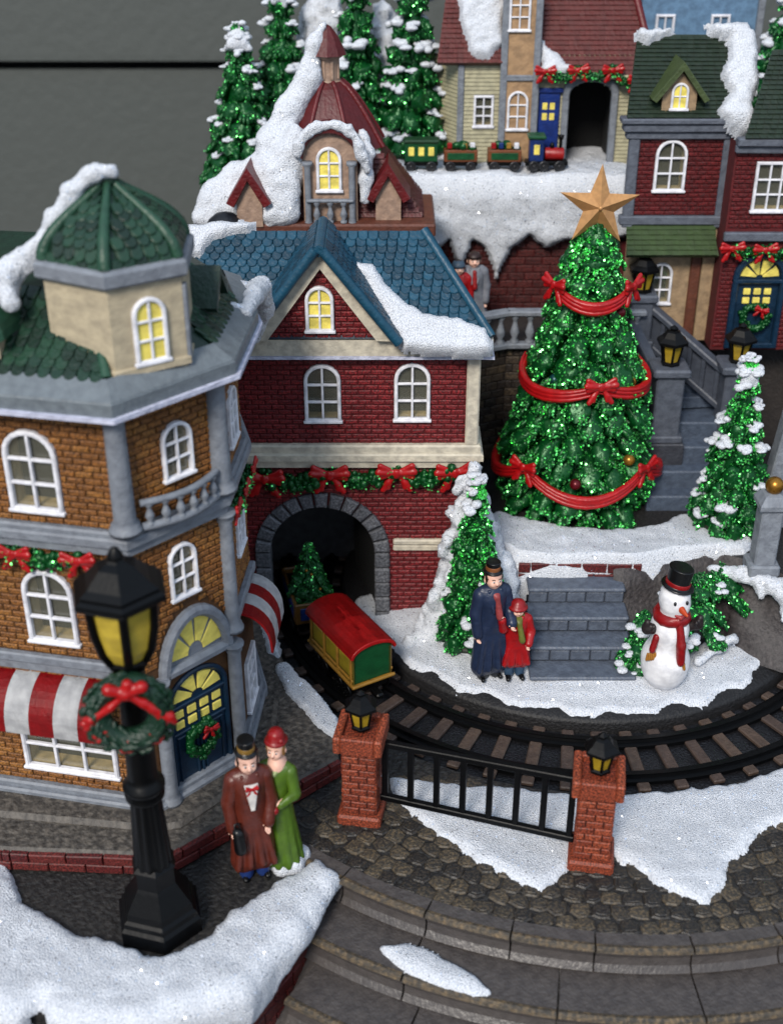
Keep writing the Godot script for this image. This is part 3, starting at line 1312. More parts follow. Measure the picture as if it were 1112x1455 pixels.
	for u in [0.36, 2.72]:
		var q := FD * V(u, 1.1, 0.16)
		round_column(h, q, 5.0, 0.19, grey)
	var bal := mb(FD)
	var rail := []
	var foot := []
	for k in 9:
		var s := k / 8.0
		var bow := 0.22 + 0.28 * sin(PI * s)
		rail.append(V(0.35 + s * 2.2, 10.08, bow))
		foot.append(V(0.35 + s * 2.2, 9.46, bow))
	bal.tube(rail, [0.09], 8)
	bal.tube(foot, [0.11], 8)
	var bp := part(bal, "balcony_rail", grey, h)
	for k in 6:
		var s := (k + 0.5) / 6.0
		var bm := mb(FD)
		baluster(bm, V(0.35 + s * 2.2, 9.5, 0.22 + 0.28 * sin(PI * s)), 0.55, 0.12)
		part(bm, "baluster", grey, bp)
	# door and fan light
	var arch := arch_poly(2.3, 1.75, 1.7, 16)
	var am := mb(shift(FD, V(1.62, 4.85, 0)))
	am.band(arch, am.inset(arch, 0.3), -0.05, 0.22, true, 0.3)
	var al := part(am, "door_arch", grey, h)
	var fi := arch_poly(1.72, 1.42, 1.4, 16)
	for k in 4:
		var a0 := PI * (k / 4.0) + 0.06
		var a1 := PI * ((k + 1) / 4.0) - 0.06
		var q := PackedVector2Array()
		for j in 6:
			var a := a0 + (a1 - a0) * j / 5
			q.append(V2(0.84 * cos(a), 0.06 + 1.3 * sin(a)))
		for j in 6:
			var a := a1 + (a0 - a1) * j / 5
			q.append(V2(0.24 * cos(a), 0.06 + 0.34 * sin(a)))
		var pm := mb(shift(FD, V(1.62, 5.14, 0)))
		pm.extr(q, -0.06, 0.06, 0.02)
		part(pm, "fan_pane", pane_yellow(), al)
	var fb := mb(shift(FD, V(1.62, 5.14, 0)))
	fb.extr(fi, -0.1, 0.02)
	part(fb, "fan_light", grey, h)
	var navy := M("door navy", Color(0.05, 0.155, 0.24), 0.4, 0.35)
	var dm := mb(shift(FD, V(door[0], door[1], 0)))
	var dp := arch_poly(1.95, 3.65, 0.85, 14)
	dm.extr(dp, -0.12, 0.0)
	dm.band(dp, dm.inset(dp, 0.14), 0.0, 0.1, true, 0.3)
	dm.box(V(0, 1.2, 0.02), V(0.07, 2.2, 0.1), 0.02)
	for sx in [-0.42, 0.42]:
		var pr := pv([sx - 0.32, 0.2, sx + 0.32, 0.2, sx + 0.32, 1.75, sx - 0.32, 1.75])
		dm.band(pr, dm.inset(pr, 0.07), 0.0, 0.05, true, 0.3)
	dm.box(V(0, 2.72, 0.03), V(1.7, 0.09, 0.1), 0.02)
	dm.box(V(0, 1.88, 0.03), V(1.7, 0.08, 0.08), 0.02)
	var dn := part(dm, "door", navy, h)
	dn.set_meta("label", "navy blue front door with yellow panes")
	for k in 4:
		var a0 := PI * (k / 4.0) + 0.09
		var a1 := PI * ((k + 1) / 4.0) - 0.09
		var q := PackedVector2Array()
		for j in 4:
			var a := a0 + (a1 - a0) * j / 3
			q.append(V2(0.76 * cos(a), 0.66 * sin(a)))
		for j in 4:
			var a := a1 + (a0 - a1) * j / 3
			q.append(V2(0.2 * cos(a), 0.17 * sin(a)))
		var pm := mb(shift(FD, V(door[0], door[1] + 2.82, 0)))
		pm.extr(q, -0.04, 0.045, 0.015)
		part(pm, "door_pane", pane_yellow(), dn)
	for i in 4:
		for j in 2:
			box_part(dn, "door_pane", pane_yellow(), V(door[0] - 0.6 + i * 0.4, door[1] + 2.12 + j * 0.34, 0.0), V(0.28, 0.24, 0.07), 0.02, FD)
	var kn := mb(FD)
	kn.ell(V(door[0] + 0.14, door[1] + 1.1, 0.12), V(0.05, 0.05, 0.05), 8, 6)
	part(kn, "handle", M("gold trim", Color(0.55, 0.4, 0.13)), dn)
	box_part(h, "door_step", grey, V(1.55, 1.02, 0.35), V(2.4, 0.18, 0.6), 0.05, FD)
	awning(h, FL, 1.8, 6.28, 5.05, 1.0, 1.0, 0.64)
	awning(h, FR, 0.9, 2.9, 5.2, 0.9, 1.05, 0.5)
	# mansard roof with shingles
	var green := M("roof green", Color(0.075, 0.18, 0.13), 0.45, 0.5)
	var greens := [M("shingle green a", Color(0.085, 0.2, 0.145), 0.42, 0.6), M("shingle green b", Color(0.06, 0.155, 0.11), 0.45, 0.6), M("shingle green c", Color(0.11, 0.235, 0.165), 0.42, 0.6)]
	var e0 := grow(plan, 0.02)
	var e1 := grow(plan, -1.55)
	var mm := mb()
	var sl := []
	for k in e0.size():
		var j := (k + 1) % e0.size()
		mm.quad(V(e0[k].x, 13.15, e0[k].y), V(e0[j].x, 13.15, e0[j].y), V(e1[j].x, 14.55, e1[j].y), V(e1[k].x, 14.55, e1[k].y))
	for e in [[L0, A], [B, C]]:
		var ei := -1
		for k in e0.size():
			if e0[k].distance_to(e[0]) < 0.3:
				ei = k
		var ej := -1
		for k in e0.size():
			if e0[k].distance_to(e[1]) < 0.3:
				ej = k
		var a := V(e0[ei].x, 13.17, e0[ei].y)
		var b := V(e0[ej].x, 13.17, e0[ej].y)
		var c := V(e1[ei].x, 14.55, e1[ei].y)
		var d := V(e1[ej].x, 14.55, e1[ej].y)
		var f := sloped(a, b, c)
		var ln := (b - a).length()
		var hy := (c - a).dot(f.basis.y)
		var ca := (c - a).dot(f.basis.x)
		var da := (d - a).dot(f.basis.x)
		shingles(sl, f, 0.0, hy, func(y): return ca * y / hy, func(y): return ln + (da - ln) * y / hy, 0.3, 0.24, greens)
		var rib := mb()
		rib.tube([b + V(0, 0.02, 0), d + V(0, 0.05, 0)], [0.13, 0.13], 6)
		part(rib, "hip_rib", M("rib green", Color(0.13, 0.27, 0.2), 0.45, 0.5), h)
	mm.slab(e1, 14.4, 14.56)
	part(mm, "mansard_roof", green, h)
	pieces(h, "shingle", sl, 160)
	# barrel dormer on the street slope, small gabled dormer on the far slope
	var cream := M("cream plaster", Color(0.68, 0.63, 0.53), 0.6, 0.35)
	var dt := shift(FL, V(3.85, 13.0, 0.0))
	var b1 := mb(dt)
	b1.extr(arch_poly(1.5, 1.35, 0.62, 10), -1.5, -0.1)
	var dor := part(b1, "dormer", cream, h)
	var b2 := mb(dt)
	var ao := arch_poly(1.95, 1.7, 0.8, 14).slice(2)
	var ai := arch_poly(1.5, 1.42, 0.62, 14).slice(2)
	b2.band(ao, ai, -1.9, 0.08, false, 0.25)
	part(b2, "dormer_roof", M("rib green", Color.WHITE), dor)
	var dt2 := shift(FR, V(1.75, 13.2, -0.1))
	var b3 := mb(dt2)
	b3.extr(pv([-0.5, 0, 0.5, 0, 0.5, 0.55, 0, 1.0, -0.5, 0.55]), -1.2, -0.05)
	var dr2 := part(b3, "dormer", cream, h)
	var b4 := mb(dt2)
	b4.band(pv([0.75, 0.45, 0, 1.25, -0.75, 0.45]), pv([0.66, 0.32, 0, 1.02, -0.66, 0.32]), -1.3, 0.12, false)
	part(b4, "dormer_roof", green, dr2)
	# hexagonal turret and dome
	var tc := V(-6.0, 0.12, -26.75)
	var turn := deg_to_rad(3.0)
	var t1 := mb()
	t1.lathe(tc, [V2(1.68, 12.8), V2(1.68, 15.1)], 6, true, turn)
	var tur := part(t1, "turret", cream, h)
	var foot2 := mb()
	foot2.lathe(tc, [V2(1.67, 13.0), V2(1.78, 13.0), V2(1.78, 13.14), V2(1.67, 13.17)], 6, true, turn)
	part(foot2, "turret_foot", cream, tur)
	for s in [0, 1, -1, 2]:
		# wall faces between corner s and s + 1
		var a0: float = turn + TAU * s / 6
		var a1: float = turn + TAU * (s + 1) / 6
		var fr := facet(V2(tc.x + 1.68 * sin(a0), tc.z + 1.68 * cos(a0)), V2(tc.x + 1.68 * sin(a1), tc.z + 1.68 * cos(a1)))
		if s == 0:
			window(h, fr, [0.86, 13.3, 0.78, 1.5, 0.39], 2, 3, true, 0.1, 0.1)
		elif s == 1:
			box_part(tur, "pilaster", grey, V(0.12, 13.9, 0.04), V(0.24, 2.0, 0.1), 0.02, fr)
	var rg := mb()
	rg.lathe(tc, [V2(1.5, 14.95), V2(1.8, 15.0), V2(1.86, 15.06), V2(1.86, 15.32), V2(1.8, 15.38), V2(1.4, 15.46)], 6, true, turn)
	part(rg, "dome_ring", grey, h)
	var prof := []
	for k in 11:
		var s := k / 10.0
		prof.append(V2(1.5 * pow(cos(s * PI / 2), 1.15) * (1.0 - 0.02 * s) + 0.11, 15.4 + 1.42 * s))
	var dm2 := mb()
	dm2.lathe(tc, prof, 6, true, turn)
	var dome := part(dm2, "dome", green, h)
	var sc := []
	for face in 6:
		var a0 := turn + TAU * face / 6
		var a1 := turn + TAU * (face + 1) / 6
		if cos((a0 + a1) / 2) < -0.3:
			continue
		var y := 0.04
		var row := 0
		while y < 0.93:
			var i0 := int(y * 10)
			var p: Vector2 = prof[i0].lerp(prof[mini(10, i0 + 1)], y * 10 - i0)
			var pn: Vector2 = prof[mini(10, i0 + 1)] - prof[i0]
			var l := Vector3(tc.x + p.x * sin(a0), p.y + tc.y, tc.z + p.x * cos(a0))
			var r := Vector3(tc.x + p.x * sin(a1), p.y + tc.y, tc.z + p.x * cos(a1))
			var am2 := (a0 + a1) / 2
			var upv := (Vector3(sin(am2), 0, cos(am2)) * pn.x * 0.866 + Vector3.UP * pn.y).normalized()
			var f := Transform3D(Basis((r - l).normalized(), upv, (r - l).normalized().cross(upv)), l)
			var ln := (r - l).length()
			if ln > 0.3:
				shingles(sc, f, -0.1, 0.1, func(_y): return 0.12 + (0.13 if row % 2 else 0.0), func(_y): return ln - 0.12 + (0.13 if row % 2 else 0.0) * 0.0, 0.28, 0.21, greens)
			y += 0.21 / (pn.length() * 10.0)
			row += 1
	pieces(h, "scale", sc, 200)
	for k in 6:
		var a := turn + TAU * k / 6
		var pts := []
		for p in prof:
			pts.append(V(tc.x + (p.x + 0.02) * sin(a), p.y + tc.y, tc.z + (p.x + 0.02) * cos(a)))
		var r := mb()
		r.tube(pts, [0.15, 0.15, 0.15, 0.14, 0.14, 0.13, 0.12, 0.11, 0.1, 0.09, 0.08], 6)
		part(r, "dome_rib", M("rib green", Color.WHITE), dome)
	var fin := mb()
	fin.lathe(tc, [V2(0.18, 16.72), V2(0.24, 16.82), V2(0.18, 16.92), V2(0.22, 17.0), V2(0.01, 17.08)], 8)
	part(fin, "finial", green, dome)
	# snow on the dome's shaded side and the roof behind
	var sn := mb()
	var c := tc
	sn.field([[c + V(0.12, 17.02, 0.1), c + V(-0.3, 17.02, 0.15), 0.15, 0.18], [c + V(-0.3, 17.02, 0.15), c + V(-0.75, 16.62, 0.22), 0.18, 0.19], [c + V(-0.75, 16.62, 0.22), c + V(-1.15, 16.1, 0.3), 0.19, 0.19], [c + V(-1.15, 16.1, 0.3), c + V(-1.5, 15.55, 0.35), 0.19, 0.2], [c + V(-1.5, 15.55, 0.35), c + V(-1.88, 15.2, 0.35), 0.2, 0.24], [c + V(-1.88, 15.2, 0.35), c + V(-2.6, 14.75, 0.6), 0.3, 0.42], [c + V(-2.6, 14.75, 0.6), c + V(-4.6, 14.65, 0.6), 0.42, 0.45], [c + V(-2.3, 14.8, 0.7), c + V(-2.2, 14.45, 1.0), 0.25, 0.2]], 0.07, 0.15)
	sparkle(part(rough(sn, 0.07), "roof_snow", snow_mat(), h), sn)
	var s2 := mb()
	s2.field([[V(-3.55, 13.02, -29.3), V(-3.5, 12.98, -30.6), 0.14, 0.24], [V(-3.5, 12.98, -30.6), V(-3.45, 12.75, -32.0), 0.24, 0.26], [V(-3.45, 12.75, -32.0), V(-3.6, 11.6, -33.4), 0.26, 0.3], [V(-3.6, 11.6, -33.4), V(-3.9, 10.6, -33.9), 0.3, 0.2], [V(-3.6, 13.0, -29.6), V(-3.95, 13.2, -29.3), 0.14, 0.1], [V(-3.5, 12.8, -31.4), V(-4.3, 12.7, -32.2), 0.2, 0.2]], 0.07, 0.15)
	sparkle(part(rough(s2, 0.05), "eave_snow", snow_mat(), h), s2)
	# garlands and wreath
	garland("bow_garland", "glittery green garland with red bows under the corner house storey band", [FL * V(1.2, 8.66, 0.16), FL * V(2.7, 8.66, 0.16), FL * V(4.35, 8.66, 0.16), FL * V(5.95, 8.66, 0.16)], 0.16, 0.8)
	garland("bow_garland", "steep garland of red bows on the narrow side of corner house", [FR * V(0.35, 8.7, 0.2), FR * V(1.5, 8.62, 0.2), FR * V(2.65, 8.66, 0.2)], 0.2, 0.6)
	wreath("door_wreath", "small green wreath with red bow on the navy corner door", shift(FD, V(1.52, 2.55, 0.14)), 0.42, 0.14)


var bow_mesh: ArrayMesh


func bow_shape() -> ArrayMesh:
	if bow_mesh == null:
		var m := MB.new()
		var p := []
		for s in [-1.0, 1.0]:
			# two edges of each loop with a fold between, then a flared tail
			p.append([V(s * 0.05, 0.03, 0.16), V(s * 0.44, 0.24, 0.2), 0.07, 0.09])
			p.append([V(s * 0.05, 0.0, 0.2), V(s * 0.5, 0.06, 0.24), 0.07, 0.1])
			p.append([V(s * 0.05, -0.02, 0.16), V(s * 0.44, -0.12, 0.16), 0.06, 0.08])
			p.append([V(s * 0.44, 0.24, 0.2), V(s * 0.44, -0.12, 0.16), 0.07, 0.07])
			p.append([V(s * 0.04, -0.06, 0.12), V(s * 0.24, -0.32, 0.1), 0.06, 0.1])
			p.append([V(s * 0.24, -0.32, 0.1), V(s * 0.38, -0.54, 0.1), 0.1, 0.09])
			p.append([V(s * 0.2, -0.3, 0.1), V(s * 0.22, -0.5, 0.1), 0.08, 0.06])
		p.append([V(0, 0.05, 0.22), V(0, -0.06, 0.22), 0.1, 0.09])
		m.t = Transform3D(Basis.from_scale(V(1, 1, 0.8)), Vector3.ZERO)
		m.field(p, 0.04, 0.035)
		bow_mesh = m.mesh()
	return bow_mesh


func ribbon_red() -> StandardMaterial3D:
	return M("ribbon red", Color(0.62, 0.05, 0.065), 0.38, 0.3)


func put_bow(parent: Node, f: Transform3D, size: float) -> void:
	var o := MeshInstance3D.new()
	o.name = "bow"
	o.mesh = bow_shape()
	o.material_override = ribbon_red()
	o.transform = Transform3D(f.basis * Basis.from_scale(Vector3.ONE * size), (f.origin - off) * CM)
	parent.add_child(o, true)


func tufts(m: MB, pts: Array, r: float, nn: int) -> void:
	for k in nn:
		var s := rng.randf() * (pts.size() - 1.001)
		var i := int(s)
		var p: Vector3 = pts[i].lerp(pts[i + 1], s - i)
		p += V(rng.randf_range(-1, 1), rng.randf_range(-1, 1), rng.randf_range(-1, 1)) * r * 0.7
		m.ell(p, V(1, 1, 1) * r * rng.randf_range(0.35, 0.6), 6, 4)


func garland(called: String, label: String, pts: Array, sag: float, size: float) -> void:
	var keep := off
	var t := thing(called, label, "garland", pts[0], "garlands with bows on the house fronts")
	var x: Vector3 = (pts[pts.size() - 1] - pts[0])
	x.y = 0
	x = x.normalized()
	var bs := Basis(x, Vector3.UP, x.cross(Vector3.UP))
	for k in pts.size() - 1:
		var line := []
		for j in 9:
			var s := j / 8.0
			line.append(pts[k].lerp(pts[k + 1], s) + V(0, -sag * 4.0 * s * (1 - s), 0) * 1.0)
		var m := mb()
		m.tube(line, [size * 0.16], 6)
		tufts(m, line, size * 0.26, 60)
		var sw := part(m, "swag", glitter_green(), t)
		var fl := []
		for q in 70:
			var s := rng.randf() * 7.99
			var i := int(s)
			var p: Vector3 = line[i].lerp(line[i + 1], s - i) + bs.z * size * rng.randf_range(0.12, 0.34) + Vector3.UP * size * rng.randf_range(-0.3, 0.3)
			fl.append(Transform3D(Basis.from_euler(V(rng.randf() * 6, rng.randf() * 6, 0)), p))
		scatter(sw, "glitter", flake_mesh(0.035), flake_mat(), fl)
	for p in pts:
		put_bow(t, Transform3D(bs * Basis(V(0, 0, 1), rng.randf_range(-0.1, 0.1)), p + bs.z * 0.06), size)
	off = keep


func flake_mat() -> StandardMaterial3D:
	if mats.has("flake"):
		return mats["flake"]
	var m := M("flake", Color(0.45, 0.93, 0.5), 0.3, 0.0, 0.8, "none")
	return m


func wreath(called: String, label: String, f: Transform3D, r: float, th: float) -> void:
	var keep := off
	var t := thing(called, label, "wreath", f.origin)
	var ring := []
	for k in 25:
		ring.append(f * V(r * cos(TAU * k / 24), r * sin(TAU * k / 24), 0))
	var m := mb()
	m.tube(ring.slice(0, 24), [th * 0.8], 8, true)
	tufts(m, ring, th * 1.15, int(90 + r * 60))
	part(m, "greenery", glitter_green(), t)
	put_bow(t, Transform3D(f.basis * Basis(V(0, 0, 1), -0.3), f * V(r * 0.35, r * 0.75, th)), r * 1.05)
	off = keep


func build_tunnel_house() -> void:
	var h := thing("tunnel_house", "dark red brick house with blue roof and railway tunnel through it", "house", V(-1, 0, -36))
	var Z := -34.6
	var F := Transform3D(Basis.IDENTITY, V(0, 0, Z))
	var cream := M("cream trim", Color(0.74, 0.71, 0.64), 0.55, 0.35)
	var mortar := M("red mortar", Color(0.32, 0.065, 0.078), 0.8, 0.4)
	var reds := [M("house red a", Color(0.49, 0.115, 0.135), 0.5, 0.5, 0.0, "dash", 60.0), M("house red b", Color(0.455, 0.1, 0.12), 0.5, 0.5, 0.0, "dash", 55.0), M("house red c", Color(0.52, 0.13, 0.145), 0.5, 0.5, 0.0, "dash", 50.0)]
	var tun := [-2.2, -0.4, 3.4, 5.1, 1.7]
	var wa := [-2.06, 7.58, 1.1, 1.88, 0.52]
	var wb := [0.62, 7.62, 1.08, 1.88, 0.52]
	var wall := mb(F)
	sheet(wall, -4.8, 2.5, -0.4, 6.3, [tun])
	sheet(wall, -4.8, 2.5, 6.3, 10.4, [wa, wb])
	wall.at(facet(V2(2.5, Z), V2(2.2, -37.5)))
	sheet(wall, 0, 2.9, -0.4, 10.4, [])
	wall.at(Transform3D.IDENTITY)
	wall.extr(pv([-3.95, 10.4, -0.05, 10.4, -2.0, 12.85]), -36.2, Z + 0.38)
	part(wall, "wall", mortar, h)
	var list := []
	bricks(list, F, -4.6, 2.3, 6.85, 9.75, [wa, wb], 0.4, 0.165, reds)
	bricks(list, F, -4.6, 2.5, 0.45, 6.12, [[-2.2, -0.4, 4.2, 5.5, 2.1]], 0.4, 0.165, reds)
	bricks(list, shift(F, V(0, 0, 0.38)), -3.6, -0.4, 10.42, 12.4, [[-2.05, 10.6, 0.85, 1.42, 0.42]], 0.36, 0.16, reds, 0.045, func(y): return -3.7 + (y - 10.45) * 0.78, func(y): return -0.3 - (y - 10.45) * 0.78)
	list = list.filter(func(q): return q[2].origin.x > -5.0)
	pieces(h, "brick", list, 300)
	window(h, F, wa, 2, 3, false, 0.11, 0.13)
	window(h, F, wb, 2, 3, false, 0.11, 0.13)
	window(h, shift(F, V(0, 0, 0.38)), [-2.05, 10.62, 0.82, 1.38, 0.41], 2, 3, true, 0.1, 0.13)
	# tunnel lining: arch of cut stones, dark barrel behind
	var stone := [M("arch stone a", Color(0.43, 0.445, 0.475), 0.6, 0.9, 0.0, "stone", 60.0), M("arch stone b", Color(0.38, 0.395, 0.425), 0.6, 0.9, 0.0, "stone", 55.0)]
	var nn := 13
	for k in nn:
		var a0 := PI * k / nn + 0.018
		var a1 := PI * (k + 1) / nn - 0.018
		var q := PackedVector2Array()
		for j in 4:
			var a := a0 + (a1 - a0) * j / 3
			q.append(V2(-2.2 + 2.14 * cos(a), 3.0 + 2.14 * sin(a)))
		for j in 4:
			var a := a1 + (a0 - a1) * j / 3
			q.append(V2(-2.2 + 1.66 * cos(a), 3.0 + 1.66 * sin(a)))
		var m := mb(F)
		m.extr(q, -0.5, 0.2 + rng.randf_range(-0.02, 0.02), 0.05)
		part(m, "arch_stone", stone[k % 2], h)
	for s in [-1, 1]:
		for k in 6:
			var m := mb(F)
			m.box(V(-2.2 + s * 1.9, 2.72 - k * 0.56, -0.12), V(0.48, 0.53, 0.64 + rng.randf_range(-0.03, 0.03)), 0.05)
			part(m, "jamb_stone", stone[(k + 1) % 2], h)
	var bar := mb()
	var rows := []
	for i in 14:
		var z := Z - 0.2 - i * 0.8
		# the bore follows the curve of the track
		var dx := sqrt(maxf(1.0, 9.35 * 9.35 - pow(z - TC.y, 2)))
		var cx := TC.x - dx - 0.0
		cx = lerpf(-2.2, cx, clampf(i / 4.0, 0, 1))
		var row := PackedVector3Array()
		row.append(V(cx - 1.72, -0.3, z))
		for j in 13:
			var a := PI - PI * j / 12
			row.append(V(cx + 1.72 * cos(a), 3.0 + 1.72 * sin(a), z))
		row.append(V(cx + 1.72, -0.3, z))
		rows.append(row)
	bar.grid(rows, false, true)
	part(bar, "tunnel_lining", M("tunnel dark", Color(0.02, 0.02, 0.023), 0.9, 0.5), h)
	# mouldings
	for s in [["cornice", 6.1, 6.36, 0.2], ["cornice", 6.36, 6.6, 0.3], ["cornice", 6.6, 6.86, 0.22]]:
		var m := mb()
		m.slab(pv([-4.75, Z - 0.2, -4.75, Z + s[3], 2.5 + s[3], Z + s[3], 2.5 + s[3], -36.4, 2.3, -36.4, 2.3, Z - 0.2]), s[1], s[2], 0.05)
		part(m, s[0], cream, h)
	var eb := mb()
	eb.slab(pv([-4.75, Z - 0.2, -4.75, Z + 0.38, 2.95, Z + 0.38, 2.95, -34.9, 2.4, -34.9, 2.4, Z - 0.2]), 9.86, 10.42, 0.06)
	part(eb, "eave_board", cream, h)
	var fe := mb()
	fe.slab(pv([-4.78, Z + 0.1, -4.78, Z + 0.43, 3.0, Z + 0.43, 3.0, -34.8, 2.7, -34.8, 2.7, Z + 0.1]), 9.76, 9.855)
	part(fe, "felt_edge", M("felt white", Color(0.72, 0.73, 0.8)), h)
	box_part(h, "corner_post", cream, V(2.43, 8.3, 0.04), V(0.4, 2.95, 0.26), 0.05, F)
	box_part(h, "sill_band", cream, V(1.25, 3.38, 0.06), V(2.4, 0.2, 0.2), 0.05, F)
	box_part(h, "sill_band", cream, V(1.25, 3.15, 0.04), V(2.4, 0.22, 0.13), 0.04, F)
	# roof
	var blue := M("roof blue", Color(0.035, 0.13, 0.2), 0.5, 0.5)
	var blues := [M("shingle blue a", Color(0.065, 0.235, 0.315), 0.45, 0.55), M("shingle blue b", Color(0.055, 0.2, 0.27), 0.45, 0.55), M("shingle blue c", Color(0.08, 0.265, 0.35), 0.45, 0.55)]
	var R := Transform3D(Basis(V(1, 0, 0), V(0, 2.5, -2.15).normalized(), V(0, 2.15, 2.5).normalized()), V(0, 10.42, -34.15))
	var rm := mb(R)
	rm.extr(pv([-7.0, 0, 2.85, 0, 0.95, 3.3, -7.0, 3.3]), -0.3, 0.0)
	rm.at(Transform3D.IDENTITY)
	rm.quad(V(0.95, 12.9, -36.3), V(2.85, 10.42, -34.15), V(2.85, 9.9, -34.15), V(0.95, 9.9, -36.3))
	rm.quad(V(0.95, 12.9, -36.3), V(-7, 12.9, -36.3), V(-7, 9.9, -38.4), V(0.95, 9.9, -38.4))
	part(rm, "roof", blue, h)
	var sl := []
	shingles(sl, R, 0.0, 3.3, func(_y): return -6.2, func(y): return 2.8 - 1.9 * y / 3.3, 0.3, 0.205, blues, func(x, y): return absf(x + 2.0) < 1.98 * (1.0 - (y * 0.758) / 2.75) + 0.1 or (x < -4.9 and y < 1.2))
	# gable in front
	for s in [-1.0, 1.0]:
		var g := mb()
		var rp := V(-2.0, 13.12, -33.75)
		var ev := V(-2.0 + s * 2.12, 10.38, -33.75)
		var bk := V(-2.0, 13.12, -36.45)
		var bk2 := V(-2.0 + s * 2.12, 10.38, -34.2)
		var nrm: Vector3 = (ev - rp).cross(bk - rp).normalized() * (0.16 * s)
		if nrm.y < 0:
			nrm = -nrm
		var c4 := [rp, ev, bk2, bk]
		g.quad(c4[0] + nrm, c4[1] + nrm, c4[2] + nrm, c4[3] + nrm)
		g.quad(c4[0], c4[3], c4[2], c4[1])
		g.quad(c4[0], c4[1], c4[1] + nrm, c4[0] + nrm)
		g.quad(c4[1], c4[2], c4[2] + nrm, c4[1] + nrm)
		var gr := part(g, "gable_roof", blues[1], h)
		var slope := (rp - ev).normalized()
		var fs := Transform3D(Basis((V(0, 0, 1) if s < 0 else V(0, 0, -1)), slope, (V(0, 0, 1) if s < 0 else V(0, 0, -1)).cross(slope)), ev + nrm + V(0, 0, -2.7 if s < 0 else 0.0))
		var ln := (rp - ev).length()
		if s < 0:
			shingles(sl, fs, 0.05, ln, func(y): return 2.3 * (1.0 - y / ln), func(_y): return 2.68, 0.3, 0.205, blues)
		else:
			shingles(sl, fs, 0.05, ln, func(_y): return 0.02, func(y): return 0.38 + 2.3 * y / ln, 0.3, 0.205, blues)
		var vb := mb()
		vb.tube([ev + nrm * 0.7 + V(0, 0, 0.03), rp + nrm * 0.7 + V(0, 0, 0.03)], [0.15, 0.15], 8)
		part(vb, "verge", blues[2], gr)
		var tr := mb()
		var d2 := (rp - ev).normalized()
		var px := V(d2.y * -s, d2.x * s, 0)
		if px.y > 0:
			px = -px
		var o := V(0, 0, Z + 0.42 - 33.98 + 33.98)
		var pa := V2(ev.x - s * 0.05, ev.y + 0.02)
		var pb := V2(-2.0, 12.98)
		var off2 := V2(px.x, px.y) * 0.34
		tr.at(Transform3D.IDENTITY)
		tr.extr(PackedVector2Array([pa, pb, V2(-2.0, 12.98 - 0.42), pa + V2(-s * 0.5, 0.02)]), Z + 0.36, Z + 0.62)
		part(tr, "gable_trim", cream, h)
	pieces(h, "shingle", sl, 300)
	var gc := mb()
	gc.tube([V(-2.0, 13.16, -33.7), V(-2.0, 13.16, -36.5)], [0.17], 8)
	part(gc, "gable_ridge", blues[2], h)
	var hp := mb()
	hp.tube([V(2.88, 10.5, -34.1), V(0.95, 13.0, -36.25)], [0.14, 0.14], 6)
	part(hp, "hip_ridge", blues[2], h)
	# snow
	var sn := mb()
	snow(sn, pv([-1.4, 2.35, -0.55, 2.2, 0.0, 1.38, 0.9, 0.75, 1.9, 0.6, 2.75, 0.32, 2.95, -0.2, 2.8, -0.42, 1.9, -0.5, 1.2, -0.38, 0.35, -0.3, 0.0, 0.1, -0.25, 0.7, -0.85, 1.75]), func(u, v, hh): return R * V(u, v, hh + 0.06) if v > 0.0 else R * V(u, 0, 0.06) + V(0, v * 1.1 + hh * 0.55, hh * 0.85 + minf(0.2, -v)), 0.3, 0.3, 0.07, 0.08, 0.08, 4)
	sparkle(part(sn, "roof_snow", snow_mat(), h), sn)
	var s2 := mb()
	snow(s2, pv([-7, 3.5, -4.0, 3.55, -4.1, 3.2, -5.1, 3.1, -5.5, 2.6, -6.0, 2.2, -7, 2.2]), func(u, v, hh): return R * V(u, v, hh + 0.05), 0.3, 0.3, 0.09, 0.12, 0.08, 5)
	sparkle(part(s2, "ridge_snow", snow_mat(), h), s2)
	garland("bow_garland", "glittery garland with red bows above the railway tunnel arch", [F * V(-3.9, 5.78, 0.14), F * V(-1.9, 5.92, 0.14), F * V(0.15, 5.98, 0.14), F * V(1.95, 6.0, 0.14)], 0.3, 1.1)


# lapped boards on a wall frame, too fine to pick apart: one part
func clapboards(parent: Node, f: Transform3D, x0: float, x1: float, y0: float, y1: float, holes: Array, mat: Material, step := 0.14) -> void:
	var m := mb(f)
	var y := y0
	while y < y1 - 0.01:
		var spans := [[x0, x1]]
		for h in holes:
			var g := half_gap(h, y + step * 0.5)
			if g > 0.0:
				var nx := []
				for s in spans:
					if s[1] <= h[0] - g or s[0] >= h[0] + g:
						nx.append(s)
					else:
						if s[0] < h[0] - g:
							nx.append([s[0], h[0] - g])
						if s[1] > h[0] + g:
							nx.append([h[0] + g, s[1]])
				spans = nx
		for s in spans:
			var t := minf(step, y1 - y)
			m.quad(V(s[0], y, 0.05), V(s[1], y, 0.05), V(s[1], y + t, 0.01), V(s[0], y + t, 0.01))
			m.quad(V(s[0], y, 0.0), V(s[1], y, 0.0), V(s[1], y, 0.05), V(s[0], y, 0.05))
		y += step
	var o := part(m, "siding", mat, parent)
	o.set_meta("kind", "stuff")


